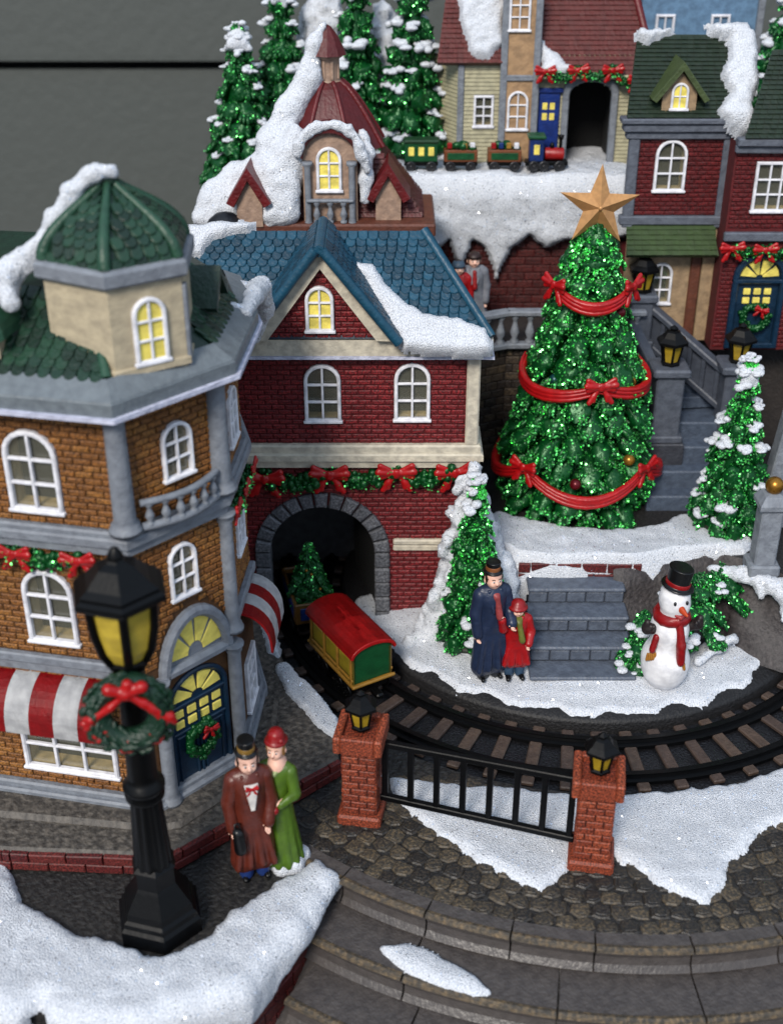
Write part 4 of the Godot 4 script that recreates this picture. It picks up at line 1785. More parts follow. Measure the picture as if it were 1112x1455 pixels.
# rows of shingles too fine to pick apart, as lapped courses with a broken edge
func courses(m: MB, f: Transform3D, y0: float, y1: float, left: Callable, right: Callable, w: float, h: float) -> void:
	m.at(f)
	var rows := int((y1 - y0) / h)
	for r in rows:
		var y := y0 + r * (y1 - y0) / rows
		var hh := (y1 - y0) / rows
		var a: float = left.call(y)
		var b: float = right.call(y)
		var nn := maxi(1, int((b - a) / w))
		for k in nn:
			var xa := a + (b - a) * k / nn
			var xb := a + (b - a) * (k + 1) / nn - 0.02
			var z := 0.05 + rng.randf_range(0.0, 0.02)
			m.quad(V(xa, y, z), V(xb, y, z), V(xb, y + hh * 1.15, 0.012), V(xa, y + hh * 1.15, 0.012))
			m.quad(V(xa, y, 0), V(xb, y, 0), V(xb, y, z), V(xa, y, z))


func build_back_houses() -> void:
	build_red_dome_house()
	build_clapboard_house()
	build_blue_house()
	build_green_roof_house()
	build_blue_door_house()


func build_red_dome_house() -> void:
	var h := thing("red_dome_house", "small cream house with bell shaped red roof and cupola behind the blue roof", "house", V(-2, 11.8, -41.5))
	var cream := M("pink cream", Color(0.6, 0.5, 0.43), 0.6, 0.4)
	var red := M("bell roof red", Color(0.3, 0.055, 0.065), 0.5, 0.5)
	var grey := grey_stone()
	var brown := M("brown ledge", Color(0.36, 0.2, 0.15), 0.55, 0.4)
	box_part(h, "ledge", brown, V(-1.75, 12.05, -41.0), V(6.3, 0.42, 3.6), 0.06)
	# lower roof skirt
	var sk := mb()
	for s in [[V2(-5.0, -40.0), V2(1.0, -40.0)], [V2(1.0, -40.0), V2(1.0, -43.2)], [V2(-5.0, -43.2), V2(-5.0, -40.0)]]:
		var a: Vector2 = s[0]
		var b: Vector2 = s[1]
		var ai := a.lerp(V2(-2.0, -41.6), 0.45)
		var bi := b.lerp(V2(-2.0, -41.6), 0.45)
		sk.at(Transform3D.IDENTITY)
		sk.quad(V(a.x, 12.26, a.y), V(b.x, 12.26, b.y), V(bi.x, 14.1, bi.y), V(ai.x, 14.1, ai.y))
		var f := sloped(V(a.x, 12.26, a.y), V(b.x, 12.26, b.y), V(ai.x, 14.1, ai.y))
		var ln := (b - a).length()
		var hy := (V(ai.x, 14.1, ai.y) - V(a.x, 12.26, a.y)).dot(f.basis.y)
		courses(sk, f, 0, hy, func(y): return ln * 0.22 * y / hy, func(y): return ln * (1.0 - 0.22 * y / hy), 0.22, 0.15)
	part(sk, "lower_roof", red, h)
	# centre bay with window and balustrade
	var bay := mb(Transform3D(Basis.IDENTITY, V(-1.92, 12.26, 0)))
	bay.extr(arch_poly(1.7, 2.75, 0.75, 14), -41.8, -39.6)
	part(bay, "bay", cream, h)
	var rim := mb(Transform3D(Basis.IDENTITY, V(-1.92, 12.26, 0)))
	rim.band(arch_poly(2.0, 2.98, 0.9, 14).slice(2), arch_poly(1.66, 2.76, 0.76, 14).slice(2), -41.6, -39.4, false, 0.2)
	part(rim, "bay_roof", red, h)
	window(h, Transform3D(Basis.IDENTITY, V(-1.95, 0, -39.6)), [0.0, 13.2, 0.8, 1.4, 0.4], 2, 3, true, 0.1, 0.1)
	for x in [-2.62, -1.24]:
		var cm := mb()
		cm.lathe(V(x, 12.26, -39.45), [V2(0.13, 0), V2(0.1, 0.15), V2(0.1, 1.75), V2(0.17, 1.82), V2(0.17, 1.92), V2(0.01, 1.92)], 10)
		part(cm, "column", grey, h)
	box_part(h, "balcony_rail", grey, V(-1.93, 12.98, -39.35), V(1.5, 0.1, 0.18), 0.03)
	for k in 3:
		var bm := mb()
		baluster(bm, V(-2.35 + k * 0.42, 12.28, -39.35), 0.66, 0.12)
		part(bm, "baluster", grey, h)
	# dormers
	for s in [[-4.45, 0.95, -39.15, 12.95], [-0.1, 1.0, -39.7, 12.75]]:
		var f := Transform3D(Basis.IDENTITY, V(s[0], 12.3, s[2]))
		var d := mb(f)
		d.extr(pv([-0.4, -0.1, 0.4, -0.1, 0.4, 0.95, 0, 1.35, -0.4, 0.95]), -1.2, 0.0)
		var dn := part(d, "dormer", cream, h)
		var r := mb(f)
		r.band(pv([0.7, 0.7, 0, 1.8, -0.7, 0.7]), pv([0.46, 0.56, 0, 1.38, -0.46, 0.56]), -1.3, 0.2, false, 0.1)
		part(r, "dormer_roof", M("dormer red", Color(0.36, 0.075, 0.085), 0.45, 0.5), dn)
	var dd := mb()
	dd.lathe(V(-5.25, 12.1, -39.2), [V2(0.62, 0), V2(0.66, 0.08), V2(0.6, 0.16), V2(0.5, 0.34), V2(0.3, 0.5), V2(0.01, 0.58)], 16)
	part(dd, "side_turret_roof", M("turret navy", Color(0.05, 0.06, 0.09), 0.5, 0.4), h)
	# bell roof and cupola
	var c := V(-2.0, 0, -41.7)
	var prof := []
	for k in 11:
		var s := k / 10.0
		prof.append(V2(0.42 + 1.45 * pow(1.0 - s, 0.78), 14.25 + 1.95 * s))
	var bl := mb()
	bl.lathe(c, prof, 8, true, PI / 8)
	var bell := part(bl, "bell_roof", red, h)
	for k in 8:
		var a := PI / 8 + TAU * k / 8
		var pts := []
		for p in prof:
			pts.append(c + V(p.x * sin(a), p.y, p.x * cos(a)))
		var rb := mb()
		rb.tube(pts, [0.08], 5)
		part(rb, "roof_rib", M("dormer red", Color.WHITE), bell)
	var bd := mb()
	bd.lathe(c, [V2(1.5, 12.26), V2(1.5, 14.3)], 8, true, PI / 8)
	part(bd, "drum", cream, h)
	var cu := mb()
	cu.lathe(c, [V2(0.42, 16.1), V2(0.42, 16.2), V2(0.34, 16.24), V2(0.34, 16.85), V2(0.44, 16.9), V2(0.44, 17.0)], 12)
	for k in 8:
		cu.box(c + V(0.33 * sin(k * TAU / 8 + 0.4), 16.55, 0.33 * cos(k * TAU / 8 + 0.4)), V(0.1, 0.6, 0.1), 0.02)
	part(cu, "cupola", cream, h)
	var cp := mb()
	cp.lathe(c, [V2(0.6, 16.98), V2(0.55, 17.1), V2(0.35, 17.5), V2(0.12, 17.8), V2(0.01, 17.86)], 10, true)
	part(cp, "cupola_roof", red, h)
	# snow down the left slopes
	var s := mb()
	var sp := [[c + V(-0.1, 17.85, 0.1), c + V(-0.42, 17.35, 0.2), 0.12, 0.18], [c + V(-0.42, 17.35, 0.2), c + V(-0.6, 16.3, 0.35), 0.2, 0.36], [c + V(-0.6, 16.3, 0.35), c + V(-1.2, 15.4, 0.6), 0.36, 0.44], [c + V(-1.2, 15.4, 0.6), c + V(-1.75, 14.5, 1.0), 0.4, 0.46], [c + V(-1.75, 14.5, 1.0), c + V(-2.1, 13.3, 1.5), 0.46, 0.5], [c + V(-1.0, 14.8, 1.5), c + V(-1.0, 14.2, 1.7), 0.34, 0.36], [c + V(-1.2, 14.2, 1.6), c + V(-1.35, 12.6, 2.2), 0.5, 0.45], [c + V(-1.7, 13.6, 1.7), c + V(-1.8, 12.5, 2.2), 0.55, 0.42], [c + V(-2.1, 13.7, 1.3), c + V(-3.0, 13.55, 1.1), 0.4, 0.28], [c + V(-3.0, 13.55, 1.1), c + V(-3.7, 12.9, 1.2), 0.3, 0.36], [c + V(-3.7, 12.9, 1.2), c + V(-4.1, 12.2, 1.5), 0.38, 0.36], [c + V(-2.6, 13.1, 1.3), c + V(-3.5, 12.6, 1.4), 0.5, 0.55], [c + V(-2.4, 12.6, 1.6), c + V(-3.6, 12.2, 1.6), 0.4, 0.4]]
	s.field(sp, 0.09, 0.35)
	var rimp := []
	for k in 10:
		var a0 := PI - PI * k / 10
		var a1 := PI - PI * (k + 1) / 10
		rimp.append([V(-1.92 + 0.98 * cos(a0), 14.4 + 0.9 * sin(a0), -39.45), V(-1.92 + 0.98 * cos(a1), 14.4 + 0.9 * sin(a1), -39.45), 0.15 + 0.03 * sin(k * 2.1), 0.15 + 0.03 * sin((k + 1) * 2.1)])
	rimp.append([V(-0.9, 14.4, -39.45), V(-0.75, 13.9, -39.5), 0.16, 0.12])
	s.field(rimp, 0.06, 0.1)
	s.field([[c + V(1.25, 14.3, 1.6), c + V(1.2, 13.6, 1.9), 0.18, 0.24], [c + V(1.2, 13.6, 1.9), c + V(1.15, 12.95, 2.1), 0.24, 0.15], [c + V(1.25, 14.3, 1.55), c + V(1.1, 14.8, 1.2), 0.2, 0.14]], 0.06, 0.15)
	sparkle(part(rough(s, 0.06), "roof_snow", snow_mat(), h), s, 9.0)


func build_clapboard_house() -> void:
	var Z := -46.3
	var h := thing("clapboard_house", "tall cream clapboard house with red tiled roof and dark garage arch on the upper level", "house", V(5, 12.3, -48))
	var F := Transform3D(Basis.IDENTITY, V(0, 0, Z))
	var cream := M("clap cream", Color(0.62, 0.6, 0.49), 0.6, 0.35)
	var tan := M("tower tan", Color(0.62, 0.5, 0.37), 0.6, 0.35)
	var grey := grey_stone()
	var arch := [7.05, 12.0, 1.5, 3.3, 0.45]
	var ws := [3.28, 13.7, 0.72, 1.12, 0.0]
	var wall := mb(F)
	sheet(wall, 2.4, 5.1, 12.0, 16.0, [ws])
	sheet(wall, 5.1, 8.8, 12.0, 16.2, [arch])
	wall.at(facet(V2(1.3, -48.3), V2(2.4, Z)))
	sheet(wall, 0, 2.28, 12.0, 16.0, [])
	part(wall, "wall", cream, h)
	clapboards(h, F, 2.4, 3.85, 12.2, 15.9, [ws], cream)
	clapboards(h, F, 5.15, 8.8, 12.2, 15.5, [arch], cream)
	clapboards(h, facet(V2(1.3, -48.3), V2(2.4, Z)), 0, 2.25, 12.2, 15.9, [], cream)
	box_part(h, "corner_post", grey, V(2.45, 14.1, 0.02), V(0.22, 3.9, 0.2), 0.03, F)
	window(h, F, ws, 2, 3, false, 0.09, 0.1)
	# tower
	box_part(h, "tower", tan, V(4.5, 15.3, -0.4), V(1.2, 6.6, 1.3), 0.02, F)
	for x in [3.93, 5.07]:
		box_part(h, "tower_post", grey, V(x, 15.3, 0.2), V(0.24, 6.6, 0.22), 0.03, F)
	for y in [15.45, 12.4]:
		box_part(h, "tower_band", grey, V(4.5, y, 0.26), V(0.95, 0.2, 0.14), 0.03, F)
	window(h, shift(F, V(0, 0, 0.25)), [4.47, 13.65, 0.74, 1.36, 0.37], 2, 3, false, 0.08, 0.09)
	window(h, shift(F, V(0, 0, 0.25)), [4.4, 17.0, 0.74, 1.3, 0.2], 2, 3, false, 0.08, 0.09)
	# door
	var dm := mb(F)
	dm.box(V(5.6, 13.6, 0.05), V(0.76, 2.7, 0.16), 0.03)
	var dn := part(dm, "door", M("door blue", Color(0.05, 0.16, 0.42), 0.45, 0.3), h)
	box_part(dn, "door_frame", M("door blue", Color.WHITE), V(5.6, 15.0, 0.1), V(0.95, 0.16, 0.2), 0.03, F)
	for i in 2:
		for j in 2:
			box_part(dn, "door_pane", pane_yellow(), V(5.45 + i * 0.26, 14.1 + j * 0.36, 0.13), V(0.18, 0.24, 0.03), 0.01, F)
	# garage arch
	var ap := mb(shift(F, V(7.05, 12.0, 0)))
	var ao := arch_poly(1.98, 3.56, 0.6, 10)
	ap.band(ao, arch_poly(1.5, 3.3, 0.45, 10), -0.1, 0.16, true, 0.15)
	part(ap, "garage_arch", grey, h)
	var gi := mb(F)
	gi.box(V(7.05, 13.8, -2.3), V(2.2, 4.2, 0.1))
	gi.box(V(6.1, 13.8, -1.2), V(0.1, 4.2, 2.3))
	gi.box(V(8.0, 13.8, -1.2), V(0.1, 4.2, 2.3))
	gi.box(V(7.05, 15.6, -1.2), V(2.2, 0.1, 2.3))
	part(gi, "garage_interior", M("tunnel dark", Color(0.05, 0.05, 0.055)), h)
	# roofs
	var rr := M("tile red brown", Color(0.33, 0.115, 0.1), 0.55, 0.5)
	var rf := mb()
	var f := sloped(V(5.15, 15.55, -46.0), V(9.2, 15.55, -46.0), V(5.15, 18.6, -47.6))
	rf.at(f)
	rf.extr(pv([0, 0, 4.05, 0, 3.2, 3.5, 0.0, 3.5]), -0.2, 0.0)
	courses(rf, f, 0, 3.45, func(_y): return 0.02, func(y): return 4.05 - 0.85 * y / 3.5, 0.17, 0.17)
	part(rf, "roof", rr, h)
	var vg := mb()
	vg.tube([V(9.2, 15.6, -45.95), V(8.35, 18.65, -47.6)], [0.14, 0.14], 6)
	part(vg, "verge", M("dormer red", Color(0.36, 0.075, 0.085)), h)
	box_part(h, "eave_board", cream, V(7.0, 15.5, 0.3), V(3.9, 0.14, 0.3), 0.04, F)
	var r2 := mb()
	var f2 := sloped(V(1.6, 15.95, -46.0), V(3.9, 15.95, -46.0), V(1.6, 18.6, -47.5))
	r2.at(f2)
	r2.extr(pv([0, 0, 2.3, 0, 2.3, 3.0, 0.4, 3.0]), -0.2, 0.0)
	courses(r2, f2, 0, 2.95, func(y): return 0.4 * y / 3.0, func(_y): return 2.28, 0.17, 0.17)
	part(r2, "side_roof", rr, h)
	var s := mb()
	snow(s, pv([0.6, 3.0, 0.75, 1.6, 1.0, 0.9, 1.2, 0.25, 1.8, 0.15, 2.25, 0.6, 2.3, 3.0]), func(u, v, hh): return f2 * V(u, v, hh + 0.05), 0.28, 0.3, 0.09, 0.1, 0.07, 8)
	snow(s, pv([0.05, 1.3, 0.3, 0.9, 0.9, 0.45, 1.35, 0.15, 0.7, -0.05, 0.05, -0.05]), func(u, v, hh): return f * V(u, v, hh + 0.05), 0.25, 0.3, 0.09, 0.08, 0.07, 9)
	sparkle(part(rough(s, 0.06), "roof_snow", snow_mat(), h), s, 9.0)
	garland("bow_garland", "garland with three red bows over the dark garage arch", [V(5.35, 15.72, Z + 0.4), V(6.5, 15.76, Z + 0.4), V(7.7, 15.76, Z + 0.4), V(8.6, 15.4, Z + 0.4)], 0.22, 0.68)


func build_blue_house() -> void:
	var h := thing("blue_house", "pale blue gabled house far behind the green roof", "house", V(11.5, 12.3, -51))
	var b := mb(Transform3D(Basis.IDENTITY, V(0, 0, -50)))
	b.extr(pv([9.3, 12.3, 13.7, 12.3, 13.7, 19.5, 9.3, 19.5]), -3, 0.0)
	part(b, "wall", M("house blue", Color(0.35, 0.47, 0.58), 0.6, 0.3), h)
	for x in [10.2, 12.25]:
		window(h, Transform3D(Basis.IDENTITY, V(0, 0, -50)), [x, 16.25, 0.72, 0.75, 0.0], 2, 1, false, 0.1, 0.1)
	box_part(h, "corner_post", grey_stone(), V(13.7, 15.5, -49.95), V(0.25, 7, 0.25), 0.03)


func town_reds() -> Array:
	return [M("town red a", Color(0.41, 0.07, 0.085), 0.55, 0.5, 0.0, "dash", 60.0), M("town red b", Color(0.365, 0.06, 0.075), 0.55, 0.5, 0.0, "dash", 50.0)]


func build_green_roof_house() -> void:
	var Z := -42.0
	var h := thing("green_roof_house", "dark red house with green dormer roof above a cream ground floor", "house", V(9.4, 7.3, -43.5))
	var F := Transform3D(Basis.IDENTITY, V(0, 0, Z))
	var grey := M("slate trim", Color(0.34, 0.36, 0.4), 0.5, 0.4)
	var win := [9.22, 12.55, 1.05, 1.72, 0.5]
	var wl := [9.3, 8.6, 0.8, 1.5, 0.4]
	var wall := mb(F)
	sheet(wall, 7.9, 11.2, 11.4, 14.6, [win])
	part(wall, "wall", M("red mortar", Color(0.13, 0.035, 0.04)), h)
	var list := []
	bricks(list, F, 8.1, 10.9, 11.75, 14.3, [win], 0.36, 0.15, town_reds())
	pieces(h, "brick", list, 130)
	window(h, F, win, 2, 3, false, 0.1, 0.12)
	var cream := M("ground cream", Color(0.58, 0.49, 0.38), 0.6, 0.35)
	var lw := mb(F)
	sheet(lw, 8.0, 11.2, 7.3, 11.4, [wl])
	part(lw, "ground_floor", cream, h)
	window(h, F, wl, 2, 3, false, 0.09, 0.1)
	box_part(h, "brown_post", M("brown post", Color(0.36, 0.2, 0.14), 0.55, 0.4), V(10.45, 9.0, 0.04), V(0.35, 3.4, 0.14), 0.03, F)
	box_part(h, "cream_post", cream, V(10.85, 9.0, 0.08), V(0.42, 3.4, 0.2), 0.03, F)
	for x in [7.95, 11.05]:
		box_part(h, "corner_post", grey, V(x, 12.95, 0.03), V(0.36, 3.2, 0.24), 0.04, F)
	for s in [[14.3, 14.55, 0.2], [14.55, 14.82, 0.32], [14.82, 15.0, 0.42], [11.45, 11.75, 0.18]]:
		box_part(h, "cornice", grey, V(9.5, (s[0] + s[1]) / 2, s[2] / 2 - 0.1), V(3.3 + s[2] * 2, s[1] - s[0], s[2] + 0.2), 0.04, F)
	# pent roof over the ground floor
	var green := M("moss roof", Color(0.09, 0.15, 0.095), 0.55, 0.5)
	var p := mb()
	var pf := sloped(V(7.9, 10.6, -41.2), V(11.0, 10.6, -41.2), V(7.9, 11.45, -41.95))
	p.at(pf)
	p.extr(pv([0, 0, 3.1, 0, 2.95, 1.14, 0.1, 1.14]), -0.15, 0.0)
	courses(p, pf, 0, 1.1, func(_y): return 0.02, func(_y): return 3.05, 0.24, 0.18)
	part(p, "pent_roof", M("pent green", Color(0.2, 0.27, 0.14), 0.6, 0.5), h)
	# main roof
	var r := mb()
	var rf := sloped(V(7.6, 15.0, -41.7), V(11.3, 15.0, -41.7), V(7.6, 17.3, -43.6))
	r.at(rf)
	r.extr(pv([0, 0, 3.7, 0, 3.75, 2.95, 0.45, 2.95]), -0.25, 0.0)
	courses(r, rf, 0, 2.9, func(y): return 0.45 * y / 2.95, func(_y): return 3.7, 0.2, 0.15)
	part(r, "roof", green, h)
	# dormer
	var df := Transform3D(Basis.IDENTITY, V(9.25, 15.05, -41.85))
	var d := mb(df)
	d.extr(pv([-0.55, -0.1, 0.55, -0.1, 0.55, 0.75, 0, 1.35, -0.55, 0.75]), -1.4, 0.0)
	var dn := part(d, "dormer", cream, h)
	var dr := mb(df)
	dr.band(pv([0.92, 0.55, 0, 1.7, -0.92, 0.55]), pv([0.76, 0.45, 0, 1.42, -0.76, 0.45]), -1.8, 0.25, false, 0.1)
	part(dr, "dormer_roof", M("dormer green", Color(0.24, 0.29, 0.16), 0.55, 0.5), dn)
	window(h, df, [0, 0.18, 0.56, 0.86, 0.28], 2, 2, true, 0.08, 0.08)
	# snow
	var s := mb()
	snow(s, pv([0.45, 3.05, 0.4, 2.75, 0.7, 2.55, 1.2, 2.75, 1.6, 2.9, 1.55, 3.15]), func(u, v, hh): return rf * V(u, v, hh + 0.05), 0.3, 0.25, 0.08, 0.08, 0.06, 10)
	snow(s, pv([2.7, 3.2, 2.8, 2.9, 3.3, 2.7, 3.35, 2.1, 3.1, 1.5, 3.3, 0.9, 2.95, 0.2, 3.1, -0.2, 3.35, -0.7, 3.6, -1.0, 4.0, -1.0, 4.1, -0.5, 4.0, 0.6, 4.3, 1.6, 4.2, 2.9, 4.0, 3.3]), func(u, v, hh): return rf * V(u, v, hh + 0.06) if v > 0.0 else rf * V(u, v * 0.55, hh + 0.06 + v * 0.25), 0.38, 0.35, 0.09, 0.1, 0.08, 11)
	sparkle(part(rough(s, 0.06), "roof_snow", snow_mat(), h), s, 9.0)


func build_blue_door_house() -> void:
	var Z := -41.0
	var h := thing("blue_door_house", "dark red house with wreathed navy door beside the green roofed house", "house", V(13, 7.3, -42.5))
	var F := Transform3D(Basis.IDENTITY, V(0, 0, Z))
	var grey := M("slate trim", Color(0.34, 0.36, 0.4))
	var win := [12.45, 12.15, 1.35, 1.65, 0.0]
	var door := [12.4, 7.4, 1.6, 3.25, 0.7]
	var wall := mb(F)
	sheet(wall, 11.05, 15.5, 7.3, 11.3, [door])
	sheet(wall, 11.05, 15.5, 11.3, 14.4, [win])
	wall.at(facet(V2(11.05, -42.5), V2(11.05, Z)))
	sheet(wall, 0, 1.5, 7.3, 14.4, [])
	part(wall, "wall", M("red mortar", Color(0.13, 0.035, 0.04)), h)
	var list := []
	bricks(list, F, 11.1, 13.6, 7.4, 11.0, [door], 0.36, 0.15, town_reds())
	bricks(list, F, 11.1, 13.6, 11.6, 14.1, [win], 0.36, 0.15, town_reds())
	pieces(h, "brick", list, 150)
	window(h, F, win, 3, 3, false, 0.1, 0.12)
	for s in [[11.2, 11.5, 0.22], [14.1, 14.35, 0.25], [14.35, 14.6, 0.4]]:
		box_part(h, "cornice", grey, V(13.1, (s[0] + s[1]) / 2, s[2] / 2), V(4.2, s[1] - s[0], s[2]), 0.04, F)
	var navy := M("door navy", Color(0.045, 0.115, 0.19))
	var fr := mb(shift(F, V(12.4, 7.4, 0)))
	var ao := arch_poly(1.8, 3.4, 0.85, 12)
	fr.extr(ao, -0.1, 0.0)
	fr.band(ao, fr.inset(ao, 0.2), 0.0, 0.2, true, 0.2)
	fr.box(V(0, 2.42, 0.1), V(1.8, 0.14, 0.22), 0.03)
	var dn := part(fr, "door", navy, h)
	for k in 4:
		var a0 := PI * (k / 4.0) + 0.08
		var a1 := PI * ((k + 1) / 4.0) - 0.08
		var q := PackedVector2Array([V2(0.66 * cos(a0), 0.62 * sin(a0)), V2(0.66 * cos((a0 + a1) / 2), 0.62 * sin((a0 + a1) / 2)), V2(0.66 * cos(a1), 0.62 * sin(a1)), V2(0.12 * cos(a1), 0.1 * sin(a1)), V2(0.12 * cos(a0), 0.1 * sin(a0))])
		var pm := mb(shift(F, V(12.4, 9.92, 0)))
		pm.extr(q, -0.02, 0.06, 0.015)
		part(pm, "fan_pane", pane_yellow(), dn)
	for i in 3:
		for j in 2:
			box_part(dn, "door_pane", pane_yellow(), V(12.05 + i * 0.35, 9.1 + j * 0.32, 0.02), V(0.24, 0.22, 0.08), 0.02, F)
	var r := mb()
	var rf := sloped(V(11.2, 14.6, -40.6), V(16, 14.6, -40.6), V(11.2, 17.0, -42.4))
	r.at(rf)
	r.extr(pv([0, 0, 4.8, 0, 4.8, 3.0, 1.0, 3.0]), -0.2, 0.0)
	courses(r, rf, 0, 2.95, func(y): return 1.0 * y / 3.0, func(_y): return 4.7, 0.22, 0.16)
	part(r, "roof", M("moss roof", Color(0.09, 0.15, 0.095)), h)
	garland("bow_garland", "garland with red bows above the far wreathed navy door", [V(11.25, 11.05, Z + 0.3), V(12.35, 11.0, Z + 0.3), V(13.5, 11.05, Z + 0.3)], 0.15, 0.75)
	wreath("door_wreath", "green wreath with red bow on the far navy door beside lanterns", shift(F, V(12.4, 8.55, 0.16)), 0.42, 0.13)


func ring_at(a: float, r: float, y: float) -> Vector3:
	return V(TC.x + r * sin(a), y, TC.y + r * cos(a))


func build_track() -> void:
	var t := thing("railway_track", "black toy railway track with brown sleepers curving round the snowy island", "track", V(TC.x, 0, TC.y))
	var black := black("rail black", Color(0.018, 0.019, 0.023), 0.4)
	for r in [8.6, 10.1]:
		var m := mb()
		arc_block(m, TC, pv([r - 0.24, 0.04, r + 0.24, 0.04, r + 0.24, 0.15, r + 0.09, 0.17, r + 0.07, 0.24, r + 0.08, 0.29, r - 0.08, 0.29, r - 0.07, 0.24, r - 0.09, 0.17, r - 0.24, 0.15]), -122, 90, 110)
		part(m, "rail", black, t)
	var wood := [M("sleeper a", Color(0.29, 0.235, 0.2), 0.6, 0.6), M("sleeper b", Color(0.26, 0.21, 0.185), 0.6, 0.6)]
	var sm := MB.new()
	sm.box(V(0, 0, 0), V(0.36, 0.14, 2.55), 0.035)
	var mesh := sm.mesh()
	var list := []
	var a := -120.0
	while a < 88.0:
		var q := deg_to_rad(a)
		list.append([mesh, wood[rng.randi() % 2], Transform3D(Basis(Vector3.UP, q), ring_at(q, 9.35, 0.06))])
		a += 5.9
	pieces(t, "sleeper", list)
	build_train()


func wheel(parent: Node, f: Transform3D, x: float, z: float, r: float, mat: Material) -> void:
	var m := mb(f * Transform3D(Basis(Vector3(0, 0, 1), deg_to_rad(-90.0 if x > 0 else 90.0)), V(x, r, z)))
	m.lathe(V(0, -0.1, 0), [V2(0.01, 0), V2(r, 0), V2(r, 0.07), V2(r * 0.92, 0.1), V2(r * 0.78, 0.1), V2(r * 0.72, 0.07), V2(r * 0.25, 0.07), V2(r * 0.2, 0.12), V2(0.01, 0.12)], 16)
	for k in 5:
		m.box(V(cos(k * TAU / 5) * r * 0.5, 0.0, sin(k * TAU / 5) * r * 0.5), V(0.05, 0.06, 0.05), 0.01)
	part(m, "wheel", mat, parent)


func build_train() -> void:
	# carriage with a red roof
	var a := deg_to_rad(-54.0)
	var p := ring_at(a, 9.35, 0.25)
	var c := thing("railway_carriage", "toy railway carriage with curved red roof and green end coming out of the tunnel", "train carriage", p)
	var f := Transform3D(Basis(Vector3.UP, a + PI / 2 + deg_to_rad(-5.0)), p)   # local z runs along the track towards the viewer
	var olive := M("olive gold", Color(0.36, 0.31, 0.1), 0.4, 0.3)
	var green := M("carriage green", Color(0.05, 0.27, 0.14), 0.4, 0.3)
	var gold := M("gold trim", Color(0.55, 0.4, 0.13), 0.35, 0.25, 0.5)
	var dark := M("rail black", Color(0.075, 0.078, 0.085))
	var W := 0.66
	var L := 1.35
	box_part(c, "chassis", dark, V(0, 0.42, 0), V(W * 2 - 0.2, 0.26, L * 2 - 0.1), 0.04, f)
	box_part(c, "floor_rim", gold, V(0, 0.62, 0), V(W * 2 + 0.1, 0.14, L * 2 + 0.12), 0.04, f)
	for s in [-1, 1]:
		var m := mb(f)
		m.box(V(s * (W - 0.05), 1.2, 0), V(0.1, 1.05, L * 2), 0.02)
		var sd := part(m, "side_wall", olive, c)
		for z in [-1.2, -0.4, 0.4, 1.2]:
			box_part(sd, "post", gold, V(s * (W + 0.02), 1.2, z * (L - 0.05) / 1.25), V(0.07, 1.05, 0.1), 0.02, f)
		box_part(sd, "rail_trim", gold, V(s * (W + 0.025), 0.85, 0), V(0.06, 0.09, L * 2), 0.02, f)
		for z in [-0.8, 0.0, 0.8]:
			box_part(sd, "window_panel", M("carriage window", Color(0.52, 0.46, 0.13), 0.35, 0.2), V(s * (W - 0.01), 1.25, z * (L - 0.05) / 1.25), V(0.05, 0.58, 0.62), 0.015, f)
	for s in [-1, 1]:
		var e := mb(f * Transform3D(Basis(Vector3.UP, 0.0 if s > 0 else PI), V(0, 0, s * L)))
		var q := PackedVector2Array([V2(-W, 0.7), V2(W, 0.7), V2(W, 1.72)])
		for k in range(1, 9):
			q.append(V2(W * cos(PI * k / 9), 1.72 + 0.3 * sin(PI * k / 9)))
		q.append(V2(-W, 1.72))
		e.extr(q, -0.12, 0.0, 0.03)
		var en := part(e, "end_wall", green, c)
		box_part(en, "buffer_beam", gold, V(0, 0.68, s * (L + 0.08)), V(W * 2 + 0.16, 0.1, 0.1), 0.03, f)
	var rows := []
	for k in 15:
		var t := PI * k / 14
		rows.append([cos(t), sin(t)])
	var r := mb(f)
	var up := PackedVector2Array()
	var dn := PackedVector2Array()
	for k in rows:
		up.append(V2((W + 0.12) * k[0], 1.72 + 0.42 * k[1]))
		dn.append(V2((W + 0.04) * k[0], 1.68 + 0.33 * k[1]))
	r.band(up, dn, -L - 0.1, L + 0.1, false, 0.2)
	r.band(dn, up, L + 0.1, -L - 0.1, false)
	var rf := part(r, "roof", M("roof red", Color(0.62, 0.07, 0.07), 0.42, 0.35), c)
	rf.set_meta("label", "curved bright red carriage roof")
	for x in [-1, 1]:
		for z in [-0.95, -0.45, 0.45, 0.95]:
			wheel(c, f, x * 0.72, z, 0.27, dark)
	box_part(c, "coupling", dark, V(0, 0.35, L + 0.25), V(0.25, 0.2, 0.5), 0.05, f)
	# wagon in the tunnel with a small tree on it
	a = deg_to_rad(-75.5)
	p = ring_at(a, 9.35, 0.25)
	var w := thing("flat_wagon", "blue and gold railway wagon half hidden in the dark tunnel", "train wagon", p)
	f = Transform3D(Basis(Vector3.UP, a + PI / 2), p)
	box_part(w, "chassis", dark, V(0, 0.42, 0), V(1.1, 0.26, 2.2), 0.04, f)
	for s in [-1, 1]:
		box_part(w, "side_wall", M("wagon gold", Color(0.4, 0.27, 0.1), 0.45, 0.3), V(s * 0.6, 0.95, 0), V(0.1, 0.75, 2.3), 0.03, f)
		box_part(w, "side_panel", M("wagon blue", Color(0.06, 0.18, 0.42), 0.4, 0.3), V(s * 0.645, 0.95, 0), V(0.05, 0.45, 1.9), 0.02, f)
		var e := box_part(w, "end_wall", M("wagon gold", Color.WHITE), V(0, 0.95, s * 1.15), V(1.3, 0.75, 0.1), 0.03, f)
		box_part(e, "end_panel", M("wagon blue", Color.WHITE), V(0, 0.95, s * 1.205), V(0.95, 0.45, 0.04), 0.02, f)
	box_part(w, "load_bed", dark, V(0, 0.9, 0), V(1.15, 0.5, 2.2), 0.02, f)
